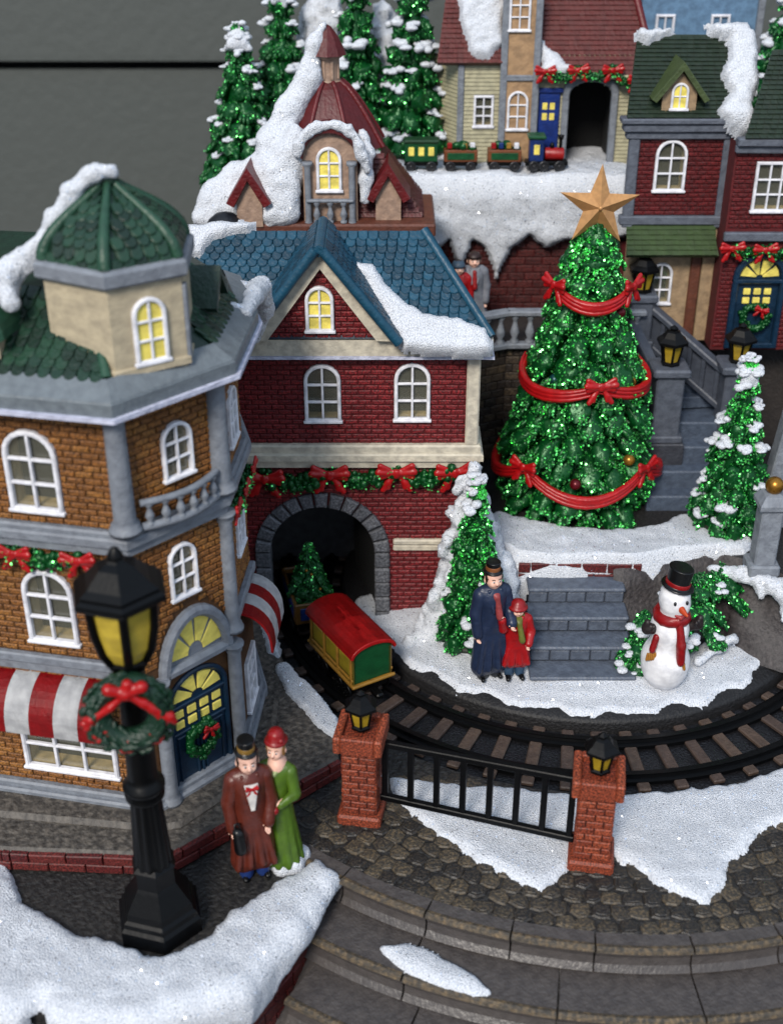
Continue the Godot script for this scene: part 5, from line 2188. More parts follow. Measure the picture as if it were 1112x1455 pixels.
	for x in [-1, 1]:
		for z in [-0.7, 0.7]:
			wheel(w, f, x * 0.72, z, 0.27, dark)
	var tp := f * V(0, 1.15, 0.45)
	conifer("small_christmas_tree", "small glittery green tree with gold baubles riding in the tunnel wagon", tp, 2.0, 0.72, 5, 8, 0.0, 400, 3)


# locomotive and wagons on the upper level
func build_upper_train() -> void:
	var y := 12.42
	var z := -45.3
	var dark := M("rail black", Color(0.075, 0.078, 0.085))
	var red := M("engine red", Color(0.55, 0.07, 0.07), 0.4, 0.2)
	var blue := M("engine blue", Color(0.07, 0.17, 0.38), 0.4, 0.2)
	var green := M("carriage green", Color(0.05, 0.27, 0.14))
	var gold := M("gold trim", Color(0.55, 0.4, 0.13))
	var copper := M("copper trim", Color(0.42, 0.23, 0.12), 0.45, 0.3)
	off = V(2, 12.3, z)
	var e := thing("toy_locomotive", "tiny blue and red steam locomotive in front of the garage arch", "locomotive", V(5.45, y, z))
	box_part(e, "frame", dark, V(5.5, y + 0.28, z), V(1.5, 0.16, 0.5), 0.03)
	var b := mb(Transform3D(Basis(V(0, 0, 1), -PI / 2), V(5.45, y + 0.58, z)))
	b.lathe(Vector3.ZERO, [V2(0.01, 0), V2(0.22, 0), V2(0.22, 0.62), V2(0.19, 0.66), V2(0.01, 0.68)], 14)
	part(b, "boiler", red, e)
	var cab := box_part(e, "cab", blue, V(5.12, y + 0.75, z), V(0.5, 0.78, 0.55), 0.03)
	box_part(cab, "cab_roof", green, V(5.12, y + 1.2, z), V(0.64, 0.13, 0.68), 0.05)
	box_part(cab, "cab_window", pane_yellow(), V(5.12, y + 0.78, z + 0.28), V(0.2, 0.34, 0.03), 0.01)
	var ch := mb()
	ch.lathe(V(5.98, y + 0.75, z), [V2(0.06, 0), V2(0.06, 0.3), V2(0.11, 0.42), V2(0.11, 0.48), V2(0.01, 0.48)], 10)
	part(ch, "chimney", dark, e)
	var dm := mb()
	dm.ell(V(5.68, y + 0.85, z), V(0.09, 0.14, 0.09), 10, 6)
	part(dm, "steam_dome", dark, e)
	for x in [5.05, 5.4, 5.95]:
		up_wheel(e, x, y, z, 0.2)
	var spec := [["wagon", 4.0, copper, "copper toy wagon loaded with greenery coupled behind the tiny locomotive"], ["wagon", 2.45, copper, "copper toy wagon loaded with presents between green carriage and greenery wagon"], ["carriage", 1.05, green, "tiny dark green toy carriage at the tail of upper train"]]
	for s in spec:
		var x: float = s[1]
		var w := thing("toy_wagon" if s[0] == "wagon" else "toy_carriage", s[3], "train " + s[0], V(x, y, z))
		box_part(w, "chassis", dark, V(x, y + 0.27, z), V(1.2, 0.14, 0.5), 0.03)
		if s[0] == "carriage":
			box_part(w, "body", s[2], V(x, y + 0.68, z), V(1.15, 0.66, 0.55), 0.03)
			box_part(w, "roof", M("roof dark green", Color(0.07, 0.2, 0.1), 0.5, 0.3), V(x, y + 1.06, z), V(1.25, 0.12, 0.66), 0.05)
			for k in [-0.35, 0.0, 0.35]:
				box_part(w, "window", pane_yellow(), V(x + k, y + 0.72, z + 0.28), V(0.2, 0.3, 0.03), 0.01)
		else:
			box_part(w, "box", s[2], V(x, y + 0.55, z), V(1.18, 0.42, 0.55), 0.03)
			box_part(w, "side_panel", M("carriage green", Color.WHITE), V(x, y + 0.55, z + 0.28), V(0.95, 0.24, 0.04), 0.01)
			var l := mb()
			for k in 10:
				l.ell(V(x + rng.randf_range(-0.45, 0.45), y + 0.82 + rng.randf_range(-0.05, 0.12), z + rng.randf_range(-0.15, 0.2)), V(0.16, 0.13, 0.14), 8, 5)
			part(l, "load", glitter_green(), w)
			for k in 4:
				var g := mb()
				g.box(V(x - 0.4 + k * 0.27, y + 0.9, z + 0.16), V(0.17, 0.2, 0.16), 0.02)
				part(g, "present", [red, blue, gold, M("window white", Color.WHITE)][k], w)
		for k in [-0.36, 0.36]:
			up_wheel(w, x + k, y, z, 0.19)


func up_wheel(parent: Node, x: float, y: float, z: float, r: float) -> void:
	for s in [-1.0, 1.0]:
		var m := mb(Transform3D(Basis(V(1, 0, 0), PI / 2 * s), V(x, y + r, z + 0.3 * s)))
		m.lathe(V(0, -0.05, 0), [V2(0.01, 0), V2(r, 0), V2(r, 0.05), V2(r * 0.8, 0.08), V2(r * 0.7, 0.05), V2(r * 0.25, 0.05), V2(0.01, 0.09)], 14)
		part(m, "wheel", M("wheel dark", Color(0.16, 0.16, 0.17), 0.35, 0.2, 0.3), parent)


func build_terraces() -> void:
	var rock := M("dark floor", Color(0.14, 0.135, 0.135), 0.6, 0.9, 0.0, "stone", 45.0)
	var cliffm := M("cliff rock", Color(0.25, 0.235, 0.24), 0.6, 1.0, 0.0, "stone", 40.0)
	# tree plaza
	off = V(7, 0.7, -36)
	var edge := pv([0.9, -36.6, 2.2, -35.6, 3.3, -35.0, 4.0, -34.2, 5.0, -33.95, 6.6, -33.95, 7.6, -33.9, 9.0, -34.4, 10.4, -34.5, 11.4, -33.9, 12.4, -32.9, 14.0, -32.4, 17, -32.4])
	var plan := edge.duplicate()
	plan.append_array(pv([17, -47, 0.9, -47]))
	var m := mb()
	m.slab(plan, 0.4, 3.0, 0.05)
	var plaza := setting(m, "tree_plaza", rock)
	# brick facing behind the stairs
	var bl := []
	bricks(bl, facet(V2(4.0, -33.9), V2(7.9, -33.82)), 0, 3.9, 0.8, 3.0, [], 0.8, 0.34, brick_reds(), 0.08)
	bl = bl.filter(func(q): return q[2].origin.y > 2.2)
	pieces(plaza, "brick", bl, 40)
	# rock face on both sides of the stairs
	off = V(10, 0.5, -33)
	for part_of in [[5.4, 12, 1.5], [0, 4, 0.8]]:
		var rows := []
		for i in 9:
			var s := i / 8.0
			var row := PackedVector3Array()
			var cnt := 40
			for j in cnt + 1:
				var u: float = lerpf(part_of[0], part_of[1], float(j) / cnt)
				var k := mini(int(u), edge.size() - 2)
				var p := edge[k].lerp(edge[k + 1], u - k)
				var d := (edge[k + 1] - edge[k]).normalized()
				var nrm := Vector2(-d.y, d.x)
				var outw: float = part_of[2] * pow(s, 0.9) + 0.3 * fnz.get_noise_3d(p.x * 60, s * 110, p.y * 60) * sin(PI * s) * 2.0
				var q := p + nrm * (outw + 0.0)
				row.append(V(q.x, 3.02 - 2.5 * s, q.y))
			rows.append(row)
		var c := mb()
		c.grid(rows, false, true)
		setting(c, "rock_face", cliffm)
	# island stairs
	var grey := M("stair grey", Color(0.32, 0.35, 0.4), 0.45, 0.5)
	var st := thing("stone_stairs", "short grey stone stairs climbing from the snowy island to tree plaza", "stairs", V(5.78, 0.7, -32.3))
	var lv := [0.86, 1.42, 1.98, 2.52]
	for k in 4:
		var z0 := -30.75 - k * 0.78
		var w := 3.16 - k * 0.06
		var b := mb()
		b.box(V(5.78, (lv[k] + 0.2) / 2 + 0.0 - 0.05, (z0 - 34.0) / 2 - 0.03), V(w - 0.12, lv[k] - 0.3, -(-34.0 - z0) - 0.05), 0.0)
		var s := part(b, "step", M("stair joint", Color(0.2, 0.22, 0.26), 0.6, 0.5), st)
		var tr := mb()
		tr.box(V(5.78, lv[k] - 0.05, z0 - 0.4), V(w + 0.06, 0.14, 0.92), 0.045)
		part(tr, "tread", grey, s)
		for j in 5:
			if k == 0:
				continue
			var r := mb()
			r.box(V(5.78 - w / 2 + w * (j + 0.5) / 5, lv[k] - 0.31, z0 - 0.06), V(w / 5 - 0.035, 0.37, 0.14), 0.03)
			part(r, "riser_block", grey, s)
	# balcony terrace, retaining wall of small blocks, brick niche wall
	off = V(5, 3.0, -43)
	var bm := mb()
	var bp := pv([1.2, -38.6, 2.6, -40.6, 4.0, -41.3, 8.9, -41.3, 9.6, -42.3, 16, -42.3, 16, -47, 1.2, -47])
	bm.slab(bp, 2.9, 7.3, 0.04)
	var bt := setting(bm, "balcony_terrace", M("wall joint", Color(0.16, 0.14, 0.13), 0.7, 0.6))
	var blk := [M("block a", Color(0.33, 0.29, 0.25), 0.6, 0.8, 0.0, "stone", 55.0), M("block b", Color(0.27, 0.24, 0.22), 0.6, 0.8, 0.0, "stone", 50.0), M("block c", Color(0.38, 0.33, 0.27), 0.6, 0.8, 0.0, "stone", 45.0)]
	var wl := []
	for e in [[V2(1.2, -38.6), V2(2.6, -40.6)], [V2(2.6, -40.6), V2(4.0, -41.3)], [V2(4.0, -41.3), V2(8.9, -41.3)]]:
		bricks(wl, facet(e[0], e[1]), 0, (e[1] - e[0]).length(), 3.0, 7.25, [], 0.5, 0.3, blk, 0.07)
	pieces(bt, "block", wl, 200)
	off = V(4.5, 7.3, -46)
	var nm := mb()
	nm.slab(pv([-1.5, -44.9, 9.0, -44.9, 9.0, -60, -1.5, -60]), 7.0, 12.2, 0.03)
	var up := setting(nm, "upper_terrace", M("red mortar", Color(0.13, 0.035, 0.04)))
	var nl := []
	bricks(nl, Transform3D(Basis.IDENTITY, V(0, 0, -44.9)), 1.8, 8.4, 7.3, 12.0, [], 0.62, 0.29, [M("niche brick a", Color(0.35, 0.12, 0.11), 0.6, 0.7, 0.0, "dash", 50.0), M("niche brick b", Color(0.3, 0.1, 0.095), 0.6, 0.7, 0.0, "dash", 45.0)], 0.07)
	pieces(up, "brick", nl, 180)
	# hidden footing under the rear houses and trees
	off = V(0, 0, -55)
	var bf := mb()
	bf.slab(pv([-5.2, -38.9, 1.2, -38.9, 1.2, -46, -1.4, -46, -1.0, -50, -5.0, -50, -6.0, -47.5, -6.0, -45]), -4.0, 11.75)
	setting(bf, "rear_hill", M("hill dark", Color(0.25, 0.25, 0.26), 0.8, 0.6))
	var bf2 := mb()
	bf2.slab(pv([9.0, -43, 17, -43, 17, -60, 9.0, -60]), 7.0, 12.2)
	setting(bf2, "rear_terrace", M("hill dark", Color.WHITE))
	build_upper_train()
	# balustrade
	var gs := grey_stone()
	var ba := thing("balustrade", "pale grey stone balustrade along the balcony behind the big tree", "balustrade", V(5.5, 7.3, -41.1))
	for s in [[V2(2.55, -40.45), V2(4.0, -41.12)], [V2(4.0, -41.12), V2(8.7, -41.12)]]:
		var a: Vector2 = s[0]
		var b: Vector2 = s[1]
		var f := facet(a, b)
		var ln := (b - a).length()
		box_part(ba, "base_rail", gs, V(ln / 2, 7.42, 0), V(ln, 0.2, 0.36), 0.04, f)
		box_part(ba, "top_rail", gs, V(ln / 2, 8.62, 0), V(ln + 0.1, 0.2, 0.42), 0.05, f)
		var nn := int(ln / 0.52)
		for k in nn:
			var bmm := mb(f)
			baluster(bmm, V((k + 0.5) * ln / nn, 7.5, 0), 1.05, 0.17)
			part(bmm, "baluster", gs, ba)
	# stair with sloping rails at the right
	var sg := M("slate stair", Color(0.27, 0.31, 0.37), 0.5, 0.45)
	var dg := M("slate rail", Color(0.25, 0.27, 0.31), 0.5, 0.4)
	var gs2 := thing("grand_stairs", "blue grey stairs with sloping rails beside the big Christmas tree", "stairs", V(10.5, 3, -39.5))
	for k in 4:
		var b := mb()
		var y := 3.55 + k * 0.62
		b.slab(pv([8.6, -37.2 - k * 0.62, 12.6, -37.2 - k * 0.62, 12.6, -42, 8.6, -42]), 3.0 if k == 0 else y - 0.66, y, 0.05)
		part(b, "step", sg, gs2)
	for k in 5:
		var b := mb()
		var y := 5.9 + k * 0.35
		b.slab(pv([9.0 - k * 0.05, -39.9 - k * 0.35, 11.4 - k * 0.5, -40.2 - k * 0.3, 10.4, -42.2, 8.4, -42.2]), y - 0.4, y, 0.04)
		part(b, "step", sg, gs2)
	for s in [[V(9.05, 7.0, -39.2), V(8.35, 8.2, -41.1)], [V(11.3, 7.15, -39.5), V(8.75, 8.9, -41.6)]]:
		var a: Vector3 = s[0]
		var b: Vector3 = s[1]
		var f := facet(V2(b.x, b.z), V2(a.x, a.z))
		var ln := V2(a.x - b.x, a.z - b.z).length()
		var rl := mb(f)
		rl.extr(pv([0, b.y - 0.2, ln, a.y - 0.2, ln, a.y + 0.06, 0, b.y + 0.06]), -0.17, 0.17, 0.05)
		rl.extr(pv([0, b.y - 1.5, ln, a.y - 1.5, ln, a.y - 1.25, 0, b.y - 1.25]), -0.14, 0.14, 0.04)
		rl.extr(pv([0, b.y - 1.4, ln, a.y - 1.4, ln, a.y - 0.1, 0, b.y - 0.1]), -0.1, -0.05)
		var rp := part(rl, "handrail", dg, gs2)
		var nn := maxi(3, int(ln / 0.48))
		for k in nn:
			var u := (k + 0.5) / nn
			var y := lerpf(b.y, a.y, u)
			box_part(rp, "baluster", dg, V(u * ln, y - 0.75, 0), V(0.16, 1.1, 0.18), 0.03, f)
	for s in [[9.25, 4.95, -38.95, 7.45, 0.62, "front newel"], [11.6, 4.8, -39.3, 7.4, 0.62, ""], [8.62, 7.3, -41.55, 9.05, 0.5, ""]]:
		var b := mb()
		var w: float = s[4]
		b.box(V(s[0], (s[1] + s[3]) / 2, s[2]), V(w * 1.5, s[3] - s[1], w * 1.5), 0.05)
		b.box(V(s[0], s[3] + 0.02, s[2]), V(w * 2.0, 0.3, w * 2.0), 0.07)
		b.box(V(s[0], s[1] + 0.12, s[2]), V(w * 1.9, 0.26, w * 1.9), 0.05)
		part(b, "newel_post", M("newel slate", Color(0.3, 0.32, 0.36), 0.5, 0.4), gs2)
	var side := mb()
	side.slab(pv([8.55, -38.3, 9.9, -38.3, 9.9, -41.5, 8.55, -41.5]), 3.0, 4.95, 0.05)
	part(side, "newel_base", M("newel base", Color(0.2, 0.21, 0.24), 0.55, 0.5), gs2)
	for s in [[V(9.25, 7.62, -38.95), "black lantern with amber glass on the front stair newel"], [V(11.6, 7.57, -39.3), "black lantern with amber glass below the far navy door"], [V(8.62, 9.22, -41.55), "black lantern with amber glass before the cream ground floor window"]]:
		lantern(s[0], 1.25, s[1], "lanterns on stair newels")
	# grey pier with a gold ball, sloping slab behind it
	var pr := thing("stone_pier", "grey stone pier topped by a gold ball beside the small pine", "pier", V(11.5, 3, -33.4))
	var pm := mb()
	pm.box(V(11.5, 3.2, -33.4), V(0.95, 0.4, 0.9), 0.06)
	pm.box(V(11.5, 4.3, -33.4), V(0.66, 2.0, 0.66), 0.05)
	pm.lathe(V(11.5, 5.3, -33.4), [V2(0.56, 0), V2(0.62, 0.06), V2(0.62, 0.2), V2(0.4, 0.45), V2(0.25, 0.5), V2(0.01, 0.55)], 4, true, PI / 4)
	part(pm, "shaft", gs, pr)
	var gb := mb()
	gb.ell(V(11.5, 6.02, -33.4), V(0.28, 0.28, 0.28), 16, 10)
	part(gb, "gold_ball", M("gold ball", Color(0.6, 0.42, 0.16), 0.32, 0.1, 0.8), pr)
	var sl := thing("sloping_slab", "tall pale grey stair wall slab behind the gold ball pier", "slab", V(13.2, 3, -36))
	var sm := mb(Transform3D(Basis.IDENTITY, V(0, 0, -36)))
	sm.extr(pv([12.0, 3.0, 15, 3.0, 15, 8.6, 12.9, 8.3, 12.55, 7.9]), -0.6, 0.0, 0.05)
	part(sm, "wall_slab", gs, sl)
	var ss := mb()
	ss.field([[V(12.7, 8.3, -36.2), V(14.6, 8.8, -36.2), 0.32, 0.4], [V(12.75, 8.2, -36.0), V(12.7, 7.75, -35.9), 0.25, 0.15]], 0.08, 0.2)
	rough(ss)
	part(ss, "snow_cap", snow_mat(), sl)


# small black lantern with amber glass
func lantern(p: Vector3, s: float, label: String, group: String) -> void:
	var keep := off
	var t := thing("lantern", label, "lantern", p, group)
	var black := black("lantern black", Color(0.02, 0.02, 0.024), 0.42)
	var b := mb()
	b.lathe(p, [V2(0.01, 0), V2(0.26 * s, 0), V2(0.26 * s, 0.06 * s), V2(0.2 * s, 0.1 * s)], 6, true)
	part(b, "base", black, t)
	var g := mb()
	g.lathe(p, [V2(0.2 * s, 0.1 * s), V2(0.3 * s, 0.62 * s)], 6, true)
	part(g, "glass", M("amber glass", Color(0.6, 0.5, 0.14), 0.25, 0.15), t)
	for k in 6:
		var a := TAU * k / 6
		var m := mb()
		m.tube([p + V(0.21 * s * sin(a), 0.08 * s, 0.21 * s * cos(a)), p + V(0.31 * s * sin(a), 0.64 * s, 0.31 * s * cos(a))], [0.035 * s], 5)
		part(m, "bar", black, t)
	var r := mb()
	r.lathe(p, [V2(0.26 * s, 0.62 * s), V2(0.43 * s, 0.6 * s), V2(0.43 * s, 0.68 * s), V2(0.3 * s, 0.78 * s), V2(0.2 * s, 0.92 * s), V2(0.1 * s, 0.96 * s), V2(0.12 * s, 1.02 * s), V2(0.01, 1.1 * s)], 6, true)
	part(r, "cap", black, t)
	off = keep


# one drooping branch: a stem with a spray of blunt moulded fingers; adds places for glitter and for a snow cap
func lobe(m: MB, root: Vector3, ang: float, len: float, w: float, th: float, droop: float, fl: Array, flakes: int, tips: Array, fingers := 20) -> void:
	var d := V(sin(ang), -tan(droop), cos(ang)).normalized()
	var side := V(cos(ang), 0, -sin(ang))
	var up := side.cross(d)
	if up.y < 0:
		up = -up
	# body of the branch
	var us := 9
	var vs := 12
	var rows := []
	for i in us + 1:
		var s := i / float(us)
		var row := PackedVector3Array()
		var prof := sqrt(maxf(0.0, 1.0 - pow(absf(s * 2.0 - 1.2) / 1.2, 2.4))) if i < us else 0.0
		prof *= 0.5 + 0.5 * s
		var mid := root + d * (len * s) - Vector3.UP * (len * 0.24 * s * s)
		for k in vs:
			var a := TAU * k / vs
			var nrm := side * cos(a) * w * 0.92 + up * sin(a) * th * 0.85
			var q := mid + nrm * prof
			row.append(mid + nrm * prof * (1.0 + 0.5 * fnz.get_noise_3dv(q * 170.0) + 0.6 * fnz.get_noise_3dv(q * 380.0 + V(50, 9, 4))))
		rows.append(row)
	m.grid(rows, true)
	for k in int(flakes * 0.7):
		var i := rng.randi_range(2, us - 1)
		var j := rng.randi() % vs
		var q: Vector3 = rows[i][j].lerp(rows[i][(j + 1) % vs], rng.randf()).lerp(rows[i + 1][j], rng.randf() * 0.6)
		fl.append(q + (up + d * 0.5).normalized() * 0.02)
	# short blunt fingers all over it
	var fr := clampf(w * 0.2, 0.045, 0.1)
	for k in fingers:
		var s := pow(rng.randf_range(0.06, 1.0), 0.7)
		var x := rng.randf_range(-1.0, 1.0)
		var round := sqrt(1.0 - x * x * 0.85)
		var a0 := root + d * len * s * 0.93 + side * x * w * 0.72 * (0.6 + 0.4 * s) - Vector3.UP * len * 0.22 * s * s + up * th * 0.62 * round * (1.15 - s)
		var dir := (d * 0.9 + side * x * 0.75 - Vector3.UP * rng.randf_range(0.1, 0.5)).normalized()
		var r := fr * rng.randf_range(0.8, 1.25)
		var l := r * rng.randf_range(2.6, 4.2)
		var pts := [a0 - dir * l * 0.3, a0 + dir * l * 0.25 + up * r * 0.3, a0 + dir * l * 0.55, a0 + dir * l * 0.8 - Vector3.UP * r * 0.6]
		m.tube(pts, [r * 0.6, r, r * 0.9, r * 0.25], 6)
		var cnt := flakes / float(fingers)
		var c := int(cnt) + (1 if rng.randf() < cnt - int(cnt) else 0)
		for j in c:
			var u := rng.randf() * 2.99
			var i := int(u)
			var p: Vector3 = pts[i].lerp(pts[i + 1], u - i)
			var o := (up * rng.randf_range(0.1, 1.0) + side * rng.randf_range(-0.9, 0.9) + d * rng.randf_range(0.0, 0.7)).normalized()
			fl.append(p + o * r * 1.02)
	tips.append([root + d * len * 0.78 - Vector3.UP * len * 0.12 + up * th * 0.75, side, d, up])


func conifer(called: String, label: String, p: Vector3, hgt: float, rad: float, tiers: int, per: int, snowy: float, flakes: int, baubles: int, group := "", top_snow := true, full := 0.9) -> Node3D:
	var keep := off
	var t := thing(called, label, "tree", p, group)
	var m := mb()
	var fl := []
	var tips := []
	m.lathe(p, [V2(rad * 0.75, hgt * 0.04), V2(rad * 0.62 * (1.0 - full * 0.3), hgt * 0.35), V2(rad * 0.6 * (1.0 - full * 0.65), hgt * 0.65), V2(rad * 0.6 * (1.0 - full), hgt * 0.9), V2(0.03, hgt * 0.97)], 16)
	var total := 0
	for i in tiers:
		total += maxi(4, int(per * (1.0 - 0.62 * i / tiers)))
	for i in tiers:
		var s := i / float(tiers)
		var cnt := maxi(4, int(per * (1.0 - 0.62 * s)))
		var r := rad * (1.0 - full * pow(s, 1.15 if full > 0.85 else 1.5)) * (1.0 if i else 0.94)
		var y := hgt * (0.12 + 0.8 * s)
		for k in cnt:
			var a := TAU * (k + 0.5 * (i % 2)) / cnt + rng.randf_range(-0.12, 0.12)
			var l := r * rng.randf_range(0.9, 1.08)
			var dr := 0.3 + 0.3 * s
			var root := p + V(sin(a), 0, cos(a)) * l * 0.12 + V(0, y + hgt / tiers * rng.randf_range(0.05, 0.25), 0)
			lobe(m, root, a, l * 0.96 / cos(dr), maxf(PI * r / cnt * 0.82, rad * 0.1), hgt / tiers * (0.42 if hgt > 8.5 else 0.5), dr, fl, flakes / maxi(1, total), tips, 34 if hgt > 8.5 else 20)
	var s0 := m.v.size()
	var i0 := m.ix.size()
	var tw := rad * (1.05 - full) * 0.62
	for e in [[0.9, 0.95, 7, 0.55], [0.955, 0.62, 5, 0.8]]:
		for k in e[2]:
			var a: float = TAU * (k + e[0]) / e[2]
			lobe(m, p + V(0, hgt * e[0] + hgt * 0.03, 0), a, rad * (1.05 - full) * e[1] / cos(e[3]), rad * (1.05 - full) * 0.45, hgt * 0.025, e[3], fl, flakes / maxi(1, total), tips, 14)
	m.lathe(p, [V2(tw * 0.95, hgt * 0.86), V2(tw * 1.05, hgt * 0.89), V2(tw * 0.85, hgt * 0.93), V2(tw * 0.8, hgt * 0.95), V2(tw * 0.45, hgt * 0.985), V2(0.01, hgt * 1.0)], 18)
	m.jitter(fnz, tw * 0.35, 2.2, s0, i0)
	for k in flakes / 30:
		var a := rng.randf() * TAU
		var y := rng.randf()
		fl.append(p + V(sin(a) * tw * (1.02 - 0.75 * y), hgt * (0.87 + 0.12 * y), cos(a) * tw * (1.02 - 0.75 * y)))
	part(m, "crown", glitter_green(), t)
	var tr := mb()
	tr.lathe(p, [V2(rad * 0.2, 0.0), V2(rad * 0.16, hgt * 0.2), V2(0.01, hgt * 0.3)], 8)
	tr.lathe(p, [V2(0.01, hgt * 0.06), V2(rad * 0.78, hgt * 0.06), V2(rad * 0.72, 0.02), V2(0.01, 0.0)], 14)
	part(tr, "trunk", M("tree foot", Color(0.1, 0.13, 0.08), 0.6, 0.6), t)
	if flakes > 0:
		var list := []
		for q in fl:
			list.append(Transform3D(Basis.from_euler(V(rng.randf_range(-1.2, 0.6), rng.randf() * TAU, 0)), q))
		scatter(t, "glitter", flake_mesh(0.036), flake_mat(), list)
	if snowy > 0.0:
		var sn := mb()
		for q in tips:
			if rng.randf() < snowy:
				var c: Vector3 = q[0]
				var w := hgt / tiers * rng.randf_range(0.24, 0.4)
				for j in 5:
					sn.ell(c + q[1] * w * rng.randf_range(-0.9, 0.9) + q[2] * w * rng.randf_range(-0.9, 0.5) + q[3] * w * 0.1, V(w * rng.randf_range(0.5, 0.8), w * rng.randf_range(0.28, 0.42), w * rng.randf_range(0.5, 0.8)), 10, 6)
		if top_snow:
			var cap := [[p + V(0, hgt * 0.995, 0), p + V(0.02, hgt * 0.9, rad * 0.06), rad * 0.06, rad * 0.2]]
			for j in 7:
				var a := TAU * j / 7 + rng.randf()
				var q := V(sin(a), 0, cos(a)) * rad
				cap.append([p + q * 0.1 + V(0, hgt * 0.92, 0), p + q * rng.randf_range(0.2, 0.3) + V(0, hgt * rng.randf_range(0.84, 0.89), 0), rad * 0.1, rad * 0.08])
			sn.field(cap, rad * 0.06, rad * 0.06)
		part(rough(sn, 0.07), "snow_caps", snow_mat(), t)
	for k in baubles:
		var a := rng.randf_range(-1.6, 1.6)
		var s := rng.randf_range(0.08, 0.8)
		var r := rad * pow(1.0 - s, 0.85) * 0.9
		var b := mb()
		b.ell(p + V(sin(a) * r, hgt * (0.12 + 0.8 * s), cos(a) * r), Vector3.ONE * rad * 0.07, 10, 8)
		part(b, "bauble", M("bauble gold", Color(0.6, 0.42, 0.15), 0.3, 0.0, 0.6), t)
	off = keep
	return t


func build_trees() -> void:
	var c := V(6.3, 3.0, -38.3)
	var t := conifer("christmas_tree", "big glittery Christmas tree wound with red ribbon and topped by gold star", c, 9.75, 2.62, 10, 17, 0.0, 46000, 0, "", true, 0.7)
	off = c
	# ribbons: [height of the bows, radius, sag, bow angles]
	for s in [[7.75, 1.24, 0.45, [-58.0, 52.0]], [4.85, 1.82, 0.4, [-112.0, 7.0, 126.0]], [1.95, 2.52, 0.75, [-140.0, -47.0, 46.0, 140.0]]]:
		var ang: Array = s[3]
		for k in ang.size() - 1:
			var pts := []
			var rads := []
			for j in 15:
				var u := j / 14.0
				var a := deg_to_rad(lerpf(ang[k], ang[k + 1], u))
				var dip := sin(PI * u)
				var rr: float = s[1] + 0.1 + 0.12 * dip
				pts.append(c + V(rr * sin(a), s[0] - s[2] * dip, rr * cos(a)))
				rads.append(0.08 + 0.07 * dip)
			var m := mb()
			m.tube(pts, rads, 10, false, 1.75)
			for e in [-0.1, 0.04, 0.15]:
				var p2 := []
				for q in pts:
					var o: Vector3 = (q - c)
					o.y = 0
					p2.append(q + o.normalized() * 0.08 + V(0, e, 0))
				m.tube(p2, [0.04, 0.055, 0.07, 0.08, 0.085, 0.085, 0.085, 0.085, 0.085, 0.08, 0.08, 0.07, 0.06, 0.05, 0.04], 6)
			part(m, "ribbon", ribbon_red(), t)
		for a in ang:
			if absf(a) > 100:
				continue
			var q := deg_to_rad(a)
			put_bow(t, Transform3D(Basis(Vector3.UP, q) * Basis(V(1, 0, 0), -0.15), c + V((s[1] + 0.12) * sin(q), s[0] + 0.1, (s[1] + 0.12) * cos(q))), 0.95)
	for s in [[-0.98, 4.85, 1.62, "bauble teal", Color(0.05, 0.22, 0.24)], [1.15, 4.75, 1.72, "bauble gold", Color.WHITE], [-1.55, 1.15, 2.2, "bauble gold", Color.WHITE], [0.85, 2.3, 2.3, "bauble gold", Color.WHITE], [-0.2, 1.75, 2.5, "bauble red", Color(0.35, 0.04, 0.08)], [1.5, 1.25, 2.3, "bauble red", Color.WHITE], [1.0, 7.0, 1.2, "bauble red", Color.WHITE]]:
		var a: float = s[0]
		var rr: float = s[2]
		var b := mb()
		b.ell(c + V(rr * sin(a / 1.3), s[1], rr * cos(a / 1.3)), Vector3.ONE * 0.19, 14, 10)
		part(b, "bauble", M(s[3], s[4], 0.3, 0.0, 0.4), t)
	# star
	var st := mb(Transform3D(Basis.from_euler(V(-0.12, 0.0, -0.03)), V(6.32, 13.15, -38.1)))
	var ring := []
	for k in 10:
		var a := PI * k / 5
		var rr := 1.28 if k % 2 == 0 else 0.5
		ring.append(V(sin(a) * rr, cos(a) * rr, 0))
	for k in 10:
		st.tri(V(0, 0, 0.36), ring[(k + 1) % 10], ring[k])
		st.tri(V(0, 0, -0.36), ring[k], ring[(k + 1) % 10])
	st.ell(V(0, 0, 0.34), V(0.07, 0.07, 0.06), 8, 6)
	var star := part(st, "star", M("star gold", Color(0.74, 0.55, 0.35), 0.4, 0.2, 0.35, "mottle", 60.0), t)
	star.set_meta("label", "copper gold five pointed star")
	# pine on the small right-hand ledge
	conifer("snowy_pine", "small snow tipped pine on the ledge beside the gold ball pier", V(11.0, 3.05, -35.9), 6.1, 1.2, 8, 10, 0.62, 7000, 0, "snowy pines")
	# tall pine against the tunnel house
	conifer("snowy_pine", "slim pine with snowy edge beside the tunnel house and navy coated man", V(2.55, 0.6, -32.9), 6.0, 1.12, 8, 9, 0.3, 6500, 0, "snowy pines", false)
	# pines on the hill behind
	for s in [[-5.35, 11.3, -46.5, 5.9, 1.65, "snow tipped pine at the left end behind the red dome house"], [-4.0, 11.3, -48.6, 7.4, 1.6, "tall snowy pine second from the left behind the cupola"], [-1.3, 11.3, -48.2, 7.8, 1.7, "tall snowy pine just right of the red cupola"], [0.75, 11.6, -47.6, 8.2, 1.35, "dark tall pine left of the clapboard house"], [14.4, 12.2, -48.5, 6.4, 1.7, "snowy pine at the top right corner behind green roofs"]]:
		conifer("snowy_pine", s[5], V(s[0], s[1], s[2]), s[3], s[4], 9, 10, 0.5, 2600, 0, "snowy pines")
	# greenery growing from the rock by the snowman
	var bush := thing("rock_fir", "low fir branches with snow spilling over the rock behind the snowman", "bush", V(9.2, 1.6, -32.6))
	var bm := mb()
	var fl := []
	var tips := []
